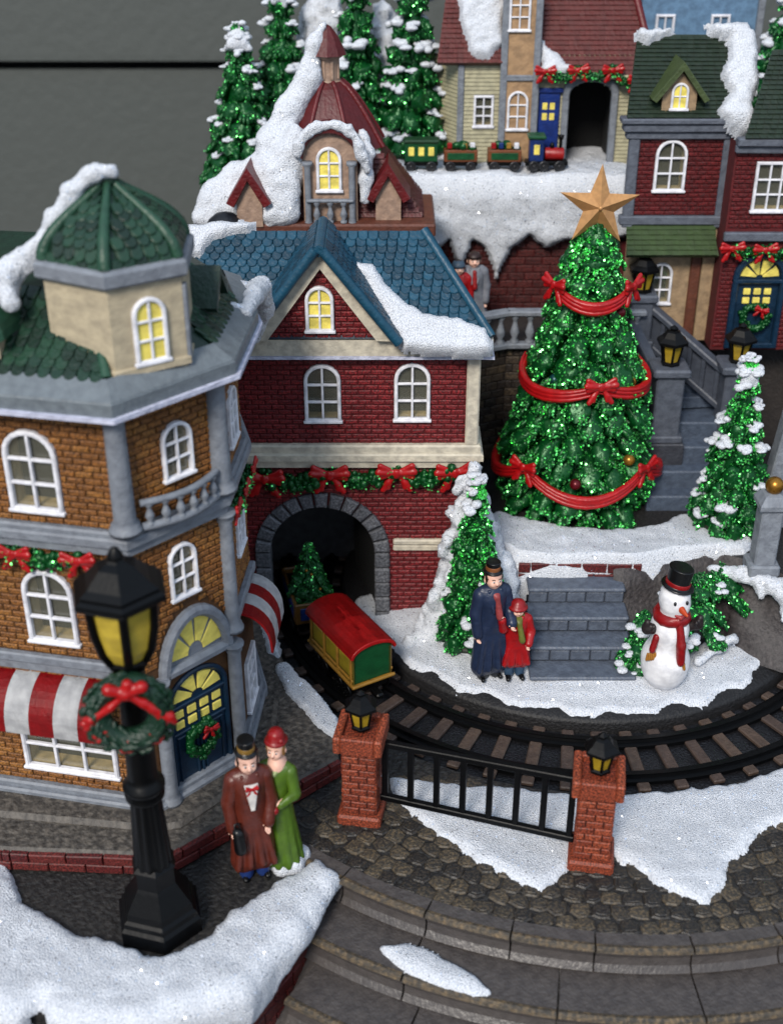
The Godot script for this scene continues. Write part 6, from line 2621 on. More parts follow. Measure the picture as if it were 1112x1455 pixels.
	for s in [[7.75, 1.7, -31.9, -0.9], [7.7, 1.3, -31.7, -0.5], [7.9, 2.2, -32.3, -0.4], [8.9, 2.6, -32.9, 0.2], [9.3, 3.0, -33.3, 0.6], [9.8, 2.9, -33.5, 0.9], [10.2, 3.0, -33.7, 1.2], [9.5, 2.3, -32.7, 0.7], [9.0, 1.9, -32.2, 0.4], [9.6, 1.7, -32.3, 0.9], [10.3, 2.4, -33.1, 1.3], [8.8, 3.0, -33.3, -0.2]]:
		for k in 2:
			lobe(bm, V(s[0], s[1], s[2]) + V(rng.randf_range(-0.15, 0.15), rng.randf_range(-0.1, 0.1), 0), s[3] + rng.randf_range(-0.5, 0.5), 0.95, 0.3, 0.2, 0.35, fl, 60, tips)
	part(bm, "foliage", glitter_green(), bush)
	var list := []
	for q in fl:
		list.append(Transform3D(Basis.from_euler(V(rng.randf_range(-1.2, 0.6), rng.randf() * TAU, 0)), q))
	scatter(bush, "glitter", flake_mesh(0.036), flake_mat(), list)
	var bs := mb()
	for q in tips:
		if rng.randf() < 0.6:
			for j in 3:
				bs.ell(q[0] + q[1] * rng.randf_range(-0.2, 0.2) + q[2] * rng.randf_range(-0.25, 0.2), V(0.16, 0.08, 0.14) * rng.randf_range(0.7, 1.2), 8, 5)
	part(rough(bs, 0.05), "snow_caps", snow_mat(), bush)


func build_furniture() -> void:
	# street lamp
	var p := V(-5.58, G, -21.75)
	var black := black("lamp black", Color(0.012, 0.0125, 0.015), 0.38)
	var l := thing("street_lamp", "tall black hexagonal street lamp with amber panes standing before the corner house", "street lamp", p)
	var b := mb()
	b.lathe(p, [V2(1.08, 0), V2(1.08, 0.42), V2(1.0, 0.5), V2(0.98, 0.62), V2(0.9, 0.68), V2(0.86, 0.85), V2(0.55, 1.35), V2(0.5, 1.42), V2(0.5, 1.9), V2(0.56, 1.96), V2(0.44, 2.05)], 6, true, 0.25)
	part(b, "base", black, l)
	var sh := mb()
	var rows := []
	for i in 12:
		var s := i / 11.0
		var row := PackedVector3Array()
		for k in 48:
			var a := TAU * k / 48
			var r := lerpf(0.44, 0.34, s) * (1.0 + 0.06 * cos(a * 12))
			row.append(p + V(r * sin(a), 2.0 + 2.05 * s, r * cos(a)))
		rows.append(row)
	sh.grid(rows, true)
	part(sh, "fluted_shaft", black, l)
	var co := mb()
	co.lathe(p, [V2(0.34, 3.95), V2(0.44, 4.02), V2(0.46, 4.12), V2(0.4, 4.2), V2(0.48, 4.3), V2(0.48, 4.4), V2(0.38, 4.5), V2(0.34, 4.62), V2(0.34, 4.7)], 24)
	part(co, "collar", black, l)
	var po := mb()
	po.lathe(p, [V2(0.34, 4.6), V2(0.3, 7.2), V2(0.34, 7.3), V2(0.3, 7.4), V2(0.34, 7.55), V2(0.42, 7.7)], 20)
	part(po, "pole", black, l)
	var ho := mb()
	ho.lathe(p, [V2(0.2, 7.6), V2(0.44, 7.72), V2(0.48, 7.86), V2(0.46, 7.9), V2(0.01, 7.9)], 6, true, 0.25)
	part(ho, "lantern_foot", black, l)
	var amber := M("lamp pane", Color(0.7, 0.61, 0.22), 0.35, 0.2)
	var prof := [V2(0.42, 7.88), V2(0.58, 8.2), V2(0.7, 8.75), V2(0.77, 9.5)]
	for k in 6:
		var a0 := 0.25 + TAU * k / 6
		var a1 := 0.25 + TAU * (k + 1) / 6
		var g := mb()
		for i in 3:
			g.quad(p + V(prof[i].x * 0.95 * sin(a0), prof[i].y, prof[i].x * 0.95 * cos(a0)), p + V(prof[i].x * 0.95 * sin(a1), prof[i].y, prof[i].x * 0.95 * cos(a1)), p + V(prof[i + 1].x * 0.95 * sin(a1), prof[i + 1].y, prof[i + 1].x * 0.95 * cos(a1)), p + V(prof[i + 1].x * 0.95 * sin(a0), prof[i + 1].y, prof[i + 1].x * 0.95 * cos(a0)))
		part(g, "pane", amber, l)
		var r := mb()
		var pts := []
		for q in prof:
			pts.append(p + V(q.x * sin(a0), q.y, q.x * cos(a0)))
		r.tube(pts, [0.1, 0.1, 0.1, 0.1], 6)
		part(r, "frame_bar", black, l)
	var rf := mb()
	rf.lathe(p, [V2(0.6, 9.42), V2(0.8, 9.44), V2(1.03, 9.47), V2(1.06, 9.54), V2(1.04, 9.62), V2(0.92, 9.68), V2(0.92, 9.75), V2(0.74, 9.86), V2(0.42, 10.18), V2(0.22, 10.27), V2(0.18, 10.32)], 6, true, 0.25)
	var rp := part(rf, "lamp_roof", black, l)
	var fi := mb()
	fi.lathe(p, [V2(0.18, 10.24), V2(0.16, 10.32), V2(0.17, 10.4), V2(0.08, 10.56), V2(0.01, 10.6)], 14)
	part(fi, "finial", black, rp)
	# wreath on the lamp: painted, not glittery
	var f := Transform3D(Basis(Vector3.UP, 0.12) * Basis(V(1, 0, 0), -0.12), p + V(0.05, 6.9, 0.62))
	var w := thing("lamp_wreath", "green wreath with large red bow hanging on the street lamp", "wreath", f.origin)
	var ring := []
	for k in 25:
		ring.append(f * V(0.66 * cos(TAU * k / 24), 0.68 * sin(TAU * k / 24), 0))
	var m := mb()
	m.tube(ring.slice(0, 24), [0.27], 10, true)
	for k in 240:
		var a := rng.randf() * TAU
		var rr := rng.randf_range(0.38, 0.95)
		var q := f * V(rr * cos(a), rr * sin(a), 0.26 - absf(rr - 0.66) * 0.8)
		m.tube([q, q + f.basis * V(cos(a + 1.0), sin(a + 1.0), 0.5) * 0.1, q + f.basis * V(cos(a + 1.4), sin(a + 1.4), 0.3) * 0.2], [0.05, 0.075, 0.02], 5)
	part(m, "greenery", M("wreath green", Color(0.05, 0.17, 0.11), 0.45, 0.5), w)
	var redp := M("lamp ribbon", Color(0.62, 0.05, 0.055), 0.35, 0.3)
	var rb := mb(f)
	var prim := [[V(0, 0.62, 0.32), V(-0.34, 0.74, 0.32), 0.08, 0.14], [V(0, 0.62, 0.32), V(0.34, 0.76, 0.32), 0.08, 0.14], [V(0, 0.62, 0.32), V(0.05, 0.84, 0.32), 0.1, 0.12], [V(0, 0.6, 0.34), V(0, 0.62, 0.34), 0.13, 0.13]]
	for s in [[V(-0.35, 0.3, 0.28), V(-0.78, 0.0, 0.22)], [V(0.35, 0.36, 0.3), V(0.85, -0.05, 0.24)]]:
		prim.append([V(0, 0.6, 0.3), s[0], 0.06, 0.09])
		prim.append([s[0], s[1], 0.09, 0.1])
		prim.append([s[1], s[1] + V(0.1 * signf(s[1].x), -0.14, 0), 0.12, 0.06])
	prim.append([V(0.05, 0.58, 0.32), V(0.5, 0.18, 0.28), 0.06, 0.08])
	prim.append([V(0.5, 0.18, 0.28), V(0.75, -0.2, 0.24), 0.08, 0.06])
	rb.field(prim, 0.04, 0.06)
	part(rb, "bow", redp, w)
	for s in [[-0.6, -0.42], [-0.12, -0.72], [0.5, -0.55], [-0.82, -0.1]]:
		var po2 := mb(f)
		for k in 6:
			po2.ell(V(s[0] + 0.11 * cos(k * TAU / 6), s[1] + 0.11 * sin(k * TAU / 6), 0.2), V(0.1, 0.08, 0.07), 7, 5)
		po2.ell(V(s[0], s[1], 0.26), V(0.07, 0.07, 0.06), 7, 5)
		part(po2, "poinsettia", redp, w)
	# gate posts and railing
	var posts := [V(-0.78, G, -25.5), V(5.1, G, -23.85)]
	var yaw := 0.27
	for k in 2:
		gate_post(posts[k], -yaw * 0.6, ["terracotta brick gate post at the left end of the black railing", "terracotta brick gate post at the right end of the black railing"][k])
	for k in 2:
		lantern(posts[k] + V(0, 2.95, 0), 1.05, ["small black lantern on the left terracotta gate post", "small black lantern on the right terracotta gate post"][k], "lanterns on gate posts")
	var a: Vector3 = posts[0] + V(0.5, 0, 0.05)
	var e: Vector3 = posts[1] + V(-0.48, 0, 0.0)
	var fn := thing("iron_railing", "black iron railing between two terracotta brick posts", "railing", (a + e) / 2)
	var fr := facet(V2(a.x, a.z), V2(e.x, e.z))
	var ln := V2(e.x - a.x, e.z - a.z).length()
	var iron := black("railing black", Color(0.015, 0.018, 0.026), 0.42)
	var rails := [[2.75, 2.92], [0.95, 0.97]]
	for r in rails:
		var q := mb(fr)
		q.extr(pv([0, r[0] - 0.1, ln, r[1] - 0.1, ln, r[1] + 0.08, 0, r[0] + 0.08]), -0.08, 0.08, 0.02)
		part(q, "rail", iron, fn)
	for k in 8:
		var u := 0.12 + (ln - 0.24) * k / 7
		var y0 := lerpf(rails[1][0], rails[1][1], u / ln)
		var y1 := lerpf(rails[0][0], rails[0][1], u / ln)
		box_part(fn, "bar", iron, V(u, (y0 + y1) / 2, 0), V(0.16, y1 - y0 - 0.02, 0.13), 0.02, fr)
	# clear plastic knob left in the snow by the big tree
	off = V(3.35, 3.3, -35.4)
	var kb := mb()
	kb.ell(V(3.35, 3.35, -35.4), V(0.2, 0.3, 0.2), 14, 10)
	var km := StandardMaterial3D.new()
	km.resource_name = "clear plastic"
	km.albedo_color = Color(0.9, 0.92, 0.95, 0.25)
	km.transparency = BaseMaterial3D.TRANSPARENCY_ALPHA
	km.roughness = 0.1
	solo(kb, "clear_bulb", km, "tiny clear plastic bulb in the snow left of the big tree", "bulb")


func gate_post(p: Vector3, yaw: float, label: String) -> void:
	var t := thing("gate_post", label, "gate post", p, "brick gate posts")
	var f := Transform3D(Basis(Vector3.UP, yaw), p)
	var terra := [M("terracotta a", Color(0.58, 0.26, 0.16), 0.6, 0.7, 0.0, "dash", 60.0), M("terracotta b", Color(0.53, 0.225, 0.135), 0.6, 0.7, 0.0, "dash", 55.0), M("terracotta c", Color(0.62, 0.29, 0.18), 0.6, 0.7, 0.0, "dash", 50.0)]
	box_part(t, "core", M("terracotta joint", Color(0.25, 0.095, 0.06), 0.8, 0.5), V(0, 1.4, 0), V(0.82, 2.4, 0.82), 0.0, f)
	var m := mb(f)
	m.box(V(0, 0.16, 0), V(1.16, 0.36, 1.16), 0.06)
	part(m, "plinth", terra[0], t)
	var list := []
	for k in 4:
		var fk := f * Transform3D(Basis(Vector3.UP, PI / 2 * k), Vector3.ZERO) * Transform3D(Basis.IDENTITY, V(-0.41, 0, 0.41))
		bricks(list, fk, -0.03, 0.85, 0.36, 2.48, [], 0.44, 0.215, terra, 0.05)
	pieces(t, "brick", list, 60)
	for s in [-1, 1]:
		box_part(t, "cap_edge", terra[2], V(s * 0.53, 2.72, 0), V(0.2, 0.52, 1.26), 0.04, f)
		box_part(t, "cap_edge", terra[0], V(0, 2.72, s * 0.53), V(0.86, 0.51, 0.2), 0.03, f)
	box_part(t, "cap_floor", terra[1], V(0, 2.62, 0), V(0.9, 0.36, 0.9), 0.0, f)


func skin() -> StandardMaterial3D:
	return M("painted skin", Color(0.88, 0.7, 0.62), 0.4, 0.08)


func hand(m: MB, w: Vector3, d: Vector3, s: float, curl := 0.5) -> void:
	# palm from the wrist w along d, four curled fingers and a thumb
	var side := d.cross(V(0.2, 0.3, 1)).normalized()
	var dn := side.cross(d).normalized()
	var pr := [[w, w + d * 0.16 * s, 0.07 * s, 0.085 * s]]
	for k in 4:
		var x := (k - 1.5) * 0.05 * s
		var ln: float = [0.1, 0.125, 0.12, 0.09][k] * s
		var a := w + d * 0.2 * s + side * x
		var b := a + (d + dn * curl * 0.5).normalized() * ln
		var c := b + (d * 0.4 + dn * curl * 1.4).normalized() * ln * 0.8
		pr.append([a, b, 0.032 * s, 0.03 * s])
		pr.append([b, c, 0.03 * s, 0.025 * s])
	var t0 := w + d * 0.07 * s + side * 0.08 * s
	pr.append([t0, t0 + (side + d).normalized() * 0.12 * s, 0.036 * s, 0.03 * s])
	m.field(pr, 0.024 * maxf(s, 0.8), 0.03)


# head with brow, nose, chin and ears; face looks along local +z
func head(m: MB, c: Vector3, r: float) -> void:
	m.field([[c + V(0, 0.12 * r, -0.08 * r), c + V(0, -0.25 * r, 0.1 * r), r * 0.95, r * 0.8], [c + V(0, -0.5 * r, 0.25 * r), c + V(0, -0.72 * r, 0.32 * r), r * 0.5, r * 0.34], [c + V(0, 0.02 * r, 0.85 * r), c + V(0, -0.2 * r, 1.02 * r), r * 0.1, r * 0.16], [c + V(-0.95 * r, -0.05 * r, -0.05 * r), c + V(-0.98 * r, -0.25 * r, 0), r * 0.18, r * 0.13], [c + V(0.95 * r, -0.05 * r, -0.05 * r), c + V(0.98 * r, -0.25 * r, 0), r * 0.18, r * 0.13], [c + V(-0.4 * r, -0.3 * r, 0.62 * r), c + V(-0.42 * r, -0.32 * r, 0.6 * r), r * 0.26, r * 0.26], [c + V(0.4 * r, -0.3 * r, 0.62 * r), c + V(0.42 * r, -0.32 * r, 0.6 * r), r * 0.26, r * 0.26], [c + V(0, -0.6 * r, 0), c + V(0, -1.6 * r, -0.1 * r), r * 0.45, r * 0.5]], r * 0.13, r * 0.16)


func face(parent: Node, f: Transform3D, c: Vector3, r: float) -> void:
	for s in [-1, 1]:
		var e := mb(f)
		e.ell(c + V(s * 0.34 * r, 0.02 * r, 0.8 * r), V(0.13 * r, 0.09 * r, 0.1 * r), 8, 6)
		var ey := part(e, "eye", M("eye white", Color(0.8, 0.8, 0.8), 0.3, 0.0), parent)
		var q := mb(f)
		q.ell(c + V(s * 0.34 * r, 0.02 * r, 0.88 * r), V(0.075 * r, 0.085 * r, 0.05 * r), 8, 6)
		part(q, "pupil", M("eye dark", Color(0.06, 0.07, 0.1), 0.3, 0.0), ey)
		var b := mb(f)
		b.tube([c + V(s * 0.2 * r, 0.23 * r, 0.86 * r), c + V(s * 0.36 * r, 0.28 * r, 0.82 * r), c + V(s * 0.52 * r, 0.22 * r, 0.72 * r)], [0.035 * r], 5)
		part(b, "eyebrow", M("hair brown", Color(0.16, 0.09, 0.05), 0.6, 0.5), parent)
	var l := mb(f)
	l.field([[c + V(-0.17 * r, -0.44 * r, 0.78 * r), c + V(0, -0.46 * r, 0.84 * r), 0.05 * r, 0.075 * r], [c + V(0, -0.46 * r, 0.84 * r), c + V(0.17 * r, -0.44 * r, 0.78 * r), 0.075 * r, 0.05 * r]], 0.035 * r, 0.03 * r)
	part(l, "lips", M("lips", Color(0.6, 0.2, 0.2), 0.4, 0.0), parent)


func top_hat(parent: Node, f: Transform3D, c: Vector3, r: float, hgt: float, mat: Material, bandm: Material) -> void:
	var m := mb(f)
	m.lathe(c, [V2(0.01, 0.0), V2(r * 1.36, 0.0), V2(r * 1.42, 0.03), V2(r * 1.32, 0.07), V2(r, 0.08), V2(r * 0.98, hgt * 0.5), V2(r * 1.06, hgt), V2(r * 0.95, hgt + 0.03), V2(0.01, hgt + 0.03)], 20)
	var h := part(m, "hat", mat, parent)
	var b := mb(f)
	b.lathe(c, [V2(r, 0.08), V2(r * 1.06, 0.09), V2(r * 1.06, 0.2), V2(r, 0.21)], 20)
	part(b, "hat_band", bandm, h)


func limb(a: Vector3, b: Vector3, ra: float, rb: float) -> Array:
	return [a, b, ra, rb]


# man in a long coat. All points in figure space: feet at y = 0, facing +z
func coat_man(t: Node3D, f: Transform3D, ht: float, coat: Material, legs: Material, arms: Array, hem: float) -> Array:
	var sh := ht * 0.775
	var hc := V(0, ht * 0.9, 0.04)
	var r := ht * 0.076
	# the whole body in one skin mesh
	var m := mb(f)
	head(m, hc, r)
	var body := [limb(V(0, sh - 0.1, 0), V(0, ht * 0.5, 0), ht * 0.075, ht * 0.07)]
	for s in [-1, 1]:
		body.append(limb(V(s * 0.05 * ht, ht * 0.5, 0), V(s * 0.055 * ht, ht * 0.27, 0.02), ht * 0.055, ht * 0.045))
		body.append(limb(V(s * 0.055 * ht, ht * 0.27, 0.02), V(s * 0.06 * ht, 0.12, 0), ht * 0.042, ht * 0.032))
	for k in 2:
		var s := -1.0 if k == 0 else 1.0
		body.append(limb(V(s * ht * 0.09, sh, 0), arms[k][0], ht * 0.035, ht * 0.03))
		body.append(limb(arms[k][0], arms[k][1], ht * 0.03, ht * 0.022))
	body.append(limb(V(0, sh - 0.1, 0), V(0, ht * 0.83, 0.02), ht * 0.05, ht * 0.04))
	m.field(body, ht * 0.016, 0.08)
	for k in 2:
		hand(m, arms[k][1], (arms[k][1] - arms[k][0]).normalized(), ht * 0.2)
	var bd := part(m, "body", skin(), t)
	face(bd, f, hc, r)
	# hair
	var hr := mb(f)
	hr.field([[hc + V(0, 0.35 * r, -0.3 * r), hc + V(0, -0.3 * r, -0.45 * r), r * 0.92, r * 0.8], [hc + V(-0.75 * r, 0.2 * r, 0.1 * r), hc + V(-0.8 * r, -0.25 * r, 0), r * 0.3, r * 0.2], [hc + V(0.75 * r, 0.2 * r, 0.1 * r), hc + V(0.8 * r, -0.25 * r, 0), r * 0.3, r * 0.2]], r * 0.16, r * 0.1)
	part(hr, "hair", M("hair brown", Color(0.16, 0.09, 0.05)), t)
	# trousers and shoes
	var tr := mb(f)
	var tp := []
	for s in [-1, 1]:
		tp.append(limb(V(s * 0.05 * ht, ht * 0.48, 0), V(s * 0.06 * ht, 0.14, 0.0), ht * 0.065, ht * 0.052))
	tr.field(tp, ht * 0.016, 0.05)
	part(tr, "trousers", legs, t)
	for s in [-1, 1]:
		var so := mb(f)
		so.field([[V(s * 0.062 * ht, 0.1, -0.05), V(s * 0.08 * ht, 0.075, 0.26), 0.1, 0.075], [V(s * 0.062 * ht, 0.18, -0.02), V(s * 0.062 * ht, 0.1, 0), 0.1, 0.1]], 0.035, 0.06)
		part(so, "shoe", M("shoe black", Color(0.03, 0.03, 0.035), 0.35, 0.1), t)
	# coat with sleeves and a flared skirt
	var c := mb(f * Transform3D(Basis.from_scale(V(1.0, 1.0, 0.78)), Vector3.ZERO))
	var w := ht * 0.1
	var cp := [limb(V(-w * 0.8, sh - 0.02, 0), V(w * 0.8, sh - 0.02, 0), w * 0.72, w * 0.72), limb(V(0, sh - 0.2, 0), V(0, ht * 0.52, 0), w * 1.28, w * 1.12)]
	for s in [-1, 1]:
		cp.append(limb(V(s * w * 0.4, ht * 0.55, 0), V(s * w * 0.72, hem, 0.02), w * 0.85, w * 0.98))
	cp.append(limb(V(0, ht * 0.5, -0.05), V(0, hem, -0.1), w, w * 1.1))
	for k in 4:
		var x := (k - 1.5) * w * 0.7
		cp.append(limb(V(x * 0.7, ht * 0.48, w * 0.75), V(x * 1.25, hem, w * 1.15), w * 0.16, w * 0.26))
	c.field(cp, ht * 0.016, 0.09)
	var ct := part(c, "coat", coat, t)
	var sl := mb(f)
	for k in 2:
		var s := -1.0 if k == 0 else 1.0
		var el: Vector3 = arms[k][0]
		var wr: Vector3 = arms[k][1]
		sl.field([limb(V(s * w * 1.1, sh - 0.04, 0), el, w * 0.6, w * 0.5), limb(el, wr, w * 0.5, w * 0.46)], ht * 0.014, 0.07)
	part(sl, "sleeves", coat, ct)
	for s in [-1, 1]:
		var la := mb(f)
		la.field([limb(V(s * w * 0.5, sh + w * 0.35, w * 0.45), V(s * w * 0.3, sh - w * 1.2, w * 1.02), w * 0.22, w * 0.14)], ht * 0.012, 0.03)
		part(la, "lapel", coat, ct)
	return [hc, r, sh, w]


func build_people() -> void:
	# couple by the corner house
	var pa := V(-3.45, G, -23.3)
	var brown := M("coat brown", Color(0.33, 0.13, 0.085), 0.38, 0.35)
	var t := thing("person", "man figurine in brown overcoat and black top hat holding a black bag", "person", pa)
	var f := Transform3D(Basis(Vector3.UP, 0.3) * Basis.from_scale(V(0.84, 1, 0.95)), pa)
	var k := coat_man(t, f, 4.15, brown, M("trousers blue", Color(0.11, 0.2, 0.42), 0.4, 0.3), [[V(-0.62, 2.5, -0.02), V(-0.58, 1.85, 0.18)], [V(0.6, 2.45, 0.05), V(0.45, 1.95, 0.3)]], 0.62)
	var sh := mb(f)
	sh.extr(pv([-0.2, 3.24, 0.2, 3.24, 0.06, 2.5, -0.06, 2.5]), 0.3, 0.5, 0.03)
	part(sh, "shirt_front", M("shirt white", Color(0.8, 0.78, 0.76), 0.45, 0.2), t)
	put_bow(t, Transform3D(f.basis, f * V(0, 3.2, 0.46)), 0.34)
	top_hat(t, f, k[0] + V(0, 0.22, -0.06), 0.24, 0.36, M("hat black", Color(0.03, 0.03, 0.035), 0.35, 0.15), M("hat band gold", Color(0.5, 0.38, 0.16), 0.4, 0.2))
	off = pa
	var bg := thing("hand_bag", "small black bag in the brown coated man's hand", "bag", f * V(-0.52, 1.65, 0.4))
	var bm := mb(f)
	bm.field([limb(V(-0.5, 1.85, 0.42), V(-0.46, 1.35, 0.46), 0.14, 0.17), limb(V(-0.42, 1.8, 0.44), V(-0.4, 1.4, 0.48), 0.12, 0.14)], 0.035, 0.08)
	part(bm, "pouch", M("hat black", Color.WHITE), bg)
	var bh := mb(f)
	bh.tube([V(-0.56, 1.95, 0.42), V(-0.56, 2.1, 0.38), V(-0.44, 2.12, 0.38), V(-0.4, 1.95, 0.42)], [0.03], 6)
	part(bh, "strap", M("hat black", Color.WHITE), bg)
	# woman in green
	var pb := V(-2.78, G + 0.02, -23.75)
	var w := thing("person", "woman figurine in long green dress and red hat beside brown coated man", "person", pb)
	f = Transform3D(Basis(Vector3.UP, -0.25) * Basis.from_scale(V(0.82, 1, 0.9)), pb)
	var green := M("dress green", Color(0.27, 0.38, 0.09), 0.38, 0.3)
	var m := mb(f)
	var hc := V(0, 3.72, 0.04)
	head(m, hc, 0.29)
	m.field([limb(V(0, 3.2, 0), V(0, 2.1, 0), 0.3, 0.26), limb(V(0, 2.1, 0), V(0, 0.3, 0), 0.3, 0.34), limb(V(0, 3.3, 0), V(0, 3.5, 0.02), 0.16, 0.15), limb(V(-0.34, 3.0, 0), V(-0.55, 2.45, 0.15), 0.13, 0.11), limb(V(-0.55, 2.45, 0.15), V(-0.18, 2.22, 0.42), 0.1, 0.08), limb(V(0.34, 3.0, 0), V(0.55, 2.45, 0.15), 0.13, 0.11), limb(V(0.55, 2.45, 0.15), V(0.12, 2.25, 0.45), 0.1, 0.08)], 0.06, 0.08)
	hand(m, V(-0.2, 2.22, 0.42), V(0.8, 0, 0.5).normalized(), 0.8)
	hand(m, V(0.12, 2.26, 0.46), V(-0.8, 0.0, 0.4).normalized(), 0.8)
	var bd := part(m, "body", skin(), w)
	face(bd, f, hc, 0.29)
	var dr := mb(f * Transform3D(Basis.from_scale(V(1, 1, 0.82)), Vector3.ZERO))
	var dp := [limb(V(-0.28, 3.05, 0), V(0.28, 3.05, 0), 0.24, 0.24), limb(V(0, 2.9, 0), V(0, 2.2, 0.02), 0.42, 0.34), limb(V(0, 2.2, 0.02), V(0, 0.42, 0), 0.34, 0.55)]
	for q in 12:
		var a := TAU * q / 12
		dp.append(limb(V(0.3 * sin(a), 2.0, 0.3 * cos(a)), V(0.58 * sin(a + 0.1), 0.2, 0.58 * cos(a + 0.1)), 0.07, 0.13))
	dr.field(dp, 0.06, 0.1)
	var dn := part(dr, "dress", green, w)
	var sl := mb(f)
	for s in [-1.0, 1.0]:
		sl.field([limb(V(s * 0.4, 3.02, 0), V(s * 0.57, 2.45, 0.14), 0.2, 0.17), limb(V(s * 0.57, 2.45, 0.14), V(s * 0.2, 2.22, 0.42), 0.16, 0.12)], 0.05, 0.07)
	part(sl, "sleeves", green, dn)
	var cl := mb(f)
	cl.field([limb(V(-0.2, 3.22, 0.1), V(0, 3.08, 0.3), 0.07, 0.07), limb(V(0.2, 3.22, 0.1), V(0, 3.08, 0.3), 0.07, 0.07), limb(V(-0.16, 3.22, 0.0), V(0.16, 3.22, -0.1), 0.1, 0.1)], 0.04, 0.05)
	part(cl, "collar", M("collar light", Color(0.55, 0.6, 0.4), 0.45, 0.3), w)
	var hr := mb(f)
	hr.field([[hc + V(0, 0.1, -0.1), hc + V(0, -0.2, -0.18), 0.27, 0.2], [hc + V(-0.2, 0.05, 0.02), hc + V(-0.22, -0.12, 0), 0.1, 0.08], [hc + V(0.2, 0.05, 0.02), hc + V(0.22, -0.12, 0), 0.1, 0.08]], 0.045, 0.05)
	part(hr, "hair", M("hair blonde", Color(0.5, 0.35, 0.18), 0.5, 0.5), w)
	var hat := mb(f)
	hat.lathe(hc + V(0, 0.19, -0.05), [V2(0.01, 0.02), V2(0.3, -0.02), V2(0.35, 0.02), V2(0.32, 0.07), V2(0.25, 0.09), V2(0.24, 0.24), V2(0.16, 0.33), V2(0.01, 0.35)], 18)
	hat.ell(hc + V(0.2, 0.3, 0.1), V(0.1, 0.08, 0.08), 8, 6)
	part(hat, "hat", M("hat red", Color(0.5, 0.05, 0.06), 0.4, 0.3), w)
	var mf := mb(f)
	mf.field([limb(V(-0.2, 2.1, 0.52), V(0.08, 2.14, 0.56), 0.13, 0.12)], 0.04, 0.05)
	part(mf, "muff", M("hat red", Color.WHITE), w)
	var bs := mb(f)
	bs.field([limb(V(-0.3, 0.0, 0.1), V(0.4, 0.02, 0.1), 0.3, 0.35), limb(V(0.1, 0.0, 0.3), V(0.5, 0.0, -0.3), 0.3, 0.3)], 0.07, 0.1)
	part(bs, "snow_base", snow_mat(), w)
	# man in navy with a child
	var pc := V(2.95, 0.72, -31.0)
	var n := thing("person", "man figurine in long navy coat and pink scarf before the slim pine", "person", pc)
	f = Transform3D(Basis(Vector3.UP, 0.35) * Basis.from_scale(V(0.9, 1, 0.95)), pc)
	k = coat_man(n, f, 3.95, M("coat navy", Color(0.11, 0.155, 0.25), 0.4, 0.35), M("trousers grey", Color(0.1, 0.11, 0.13), 0.45, 0.3), [[V(-0.58, 2.4, 0.02), V(-0.52, 1.75, 0.12)], [V(0.58, 2.4, 0.1), V(0.5, 2.15, 0.5)]], 0.5)
	top_hat(n, f, k[0] + V(0, 0.2, -0.06), 0.23, 0.32, M("hat black", Color.WHITE), M("hat band tan", Color(0.5, 0.3, 0.16), 0.45, 0.2))
	var sc := mb(f)
	sc.field([limb(V(-0.22, 3.18, 0.05), V(0.0, 3.05, 0.28), 0.12, 0.12), limb(V(0.22, 3.18, 0.05), V(0, 3.05, 0.28), 0.12, 0.12), limb(V(0.02, 3.02, 0.32), V(0.1, 2.4, 0.42), 0.1, 0.12), limb(V(-0.2, 3.2, 0), V(0.2, 3.2, -0.15), 0.13, 0.13)], 0.04, 0.05)
	part(sc, "scarf", M("scarf pink", Color(0.55, 0.22, 0.22), 0.5, 0.3), n)
	var pd := V(3.72, 0.72, -31.0)
	var c := thing("person", "child figurine in red coat and hat standing beside navy coated man", "person", pd)
	f = Transform3D(Basis(Vector3.UP, 0.1), pd)
	k = coat_man(c, f, 2.75, M("coat red", Color(0.58, 0.045, 0.065), 0.4, 0.3), M("trousers dull blue", Color(0.16, 0.25, 0.34), 0.45, 0.3), [[V(-0.42, 1.85, 0.1), V(-0.5, 2.25, 0.25)], [V(0.42, 1.65, 0.05), V(0.32, 1.4, 0.32)]], 0.62)
	var ch := mb(f)
	ch.lathe(k[0] + V(0, 0.06, -0.02), [V2(0.01, 0.0), V2(0.24, -0.03), V2(0.3, 0.0), V2(0.28, 0.06), V2(0.22, 0.08), V2(0.2, 0.2), V2(0.1, 0.26), V2(0.01, 0.28)], 16)
	part(ch, "hat", M("hat red", Color.WHITE), c)
	var cs := mb(f)
	cs.field([limb(V(-0.16, 2.22, 0.02), V(0, 2.12, 0.2), 0.1, 0.1), limb(V(0.16, 2.22, 0.02), V(0, 2.12, 0.2), 0.1, 0.1), limb(V(0.02, 2.1, 0.25), V(0.12, 1.55, 0.34), 0.08, 0.1)], 0.04, 0.05)
	part(cs, "scarf", M("scarf olive", Color(0.36, 0.38, 0.14), 0.5, 0.3), c)
	# foot of the pair: black base
	off = V(3.2, 0.72, -31.0)
	# snowman
	var ps := V(8.2, 0.66, -30.8)
	var s := thing("snowman", "white snowman with black top hat and red scarf on the island", "snowman", ps)
	f = Transform3D(Basis(Vector3.UP, 0.15) * Basis.from_scale(V(0.82, 1, 0.9)), ps)
	var sb := mb(f)
	sb.field([limb(V(0, 0.82, 0), V(0, 0.72, 0), 0.88, 0.86), limb(V(0.02, 1.95, 0), V(0.02, 1.85, 0), 0.7, 0.68), limb(V(0.06, 3.0, 0.02), V(0.08, 2.9, 0.06), 0.56, 0.54)], 0.09, 0.18)
	part(sb, "body", M("snowman white", Color(0.86, 0.86, 0.87), 0.4, 0.3), s)
	top_hat(s, f * Transform3D(Basis(V(0, 0, 1), -0.14), Vector3.ZERO), V(-0.38, 3.42, 0.0), 0.42, 0.62, M("hat black", Color.WHITE), M("hat red", Color.WHITE))
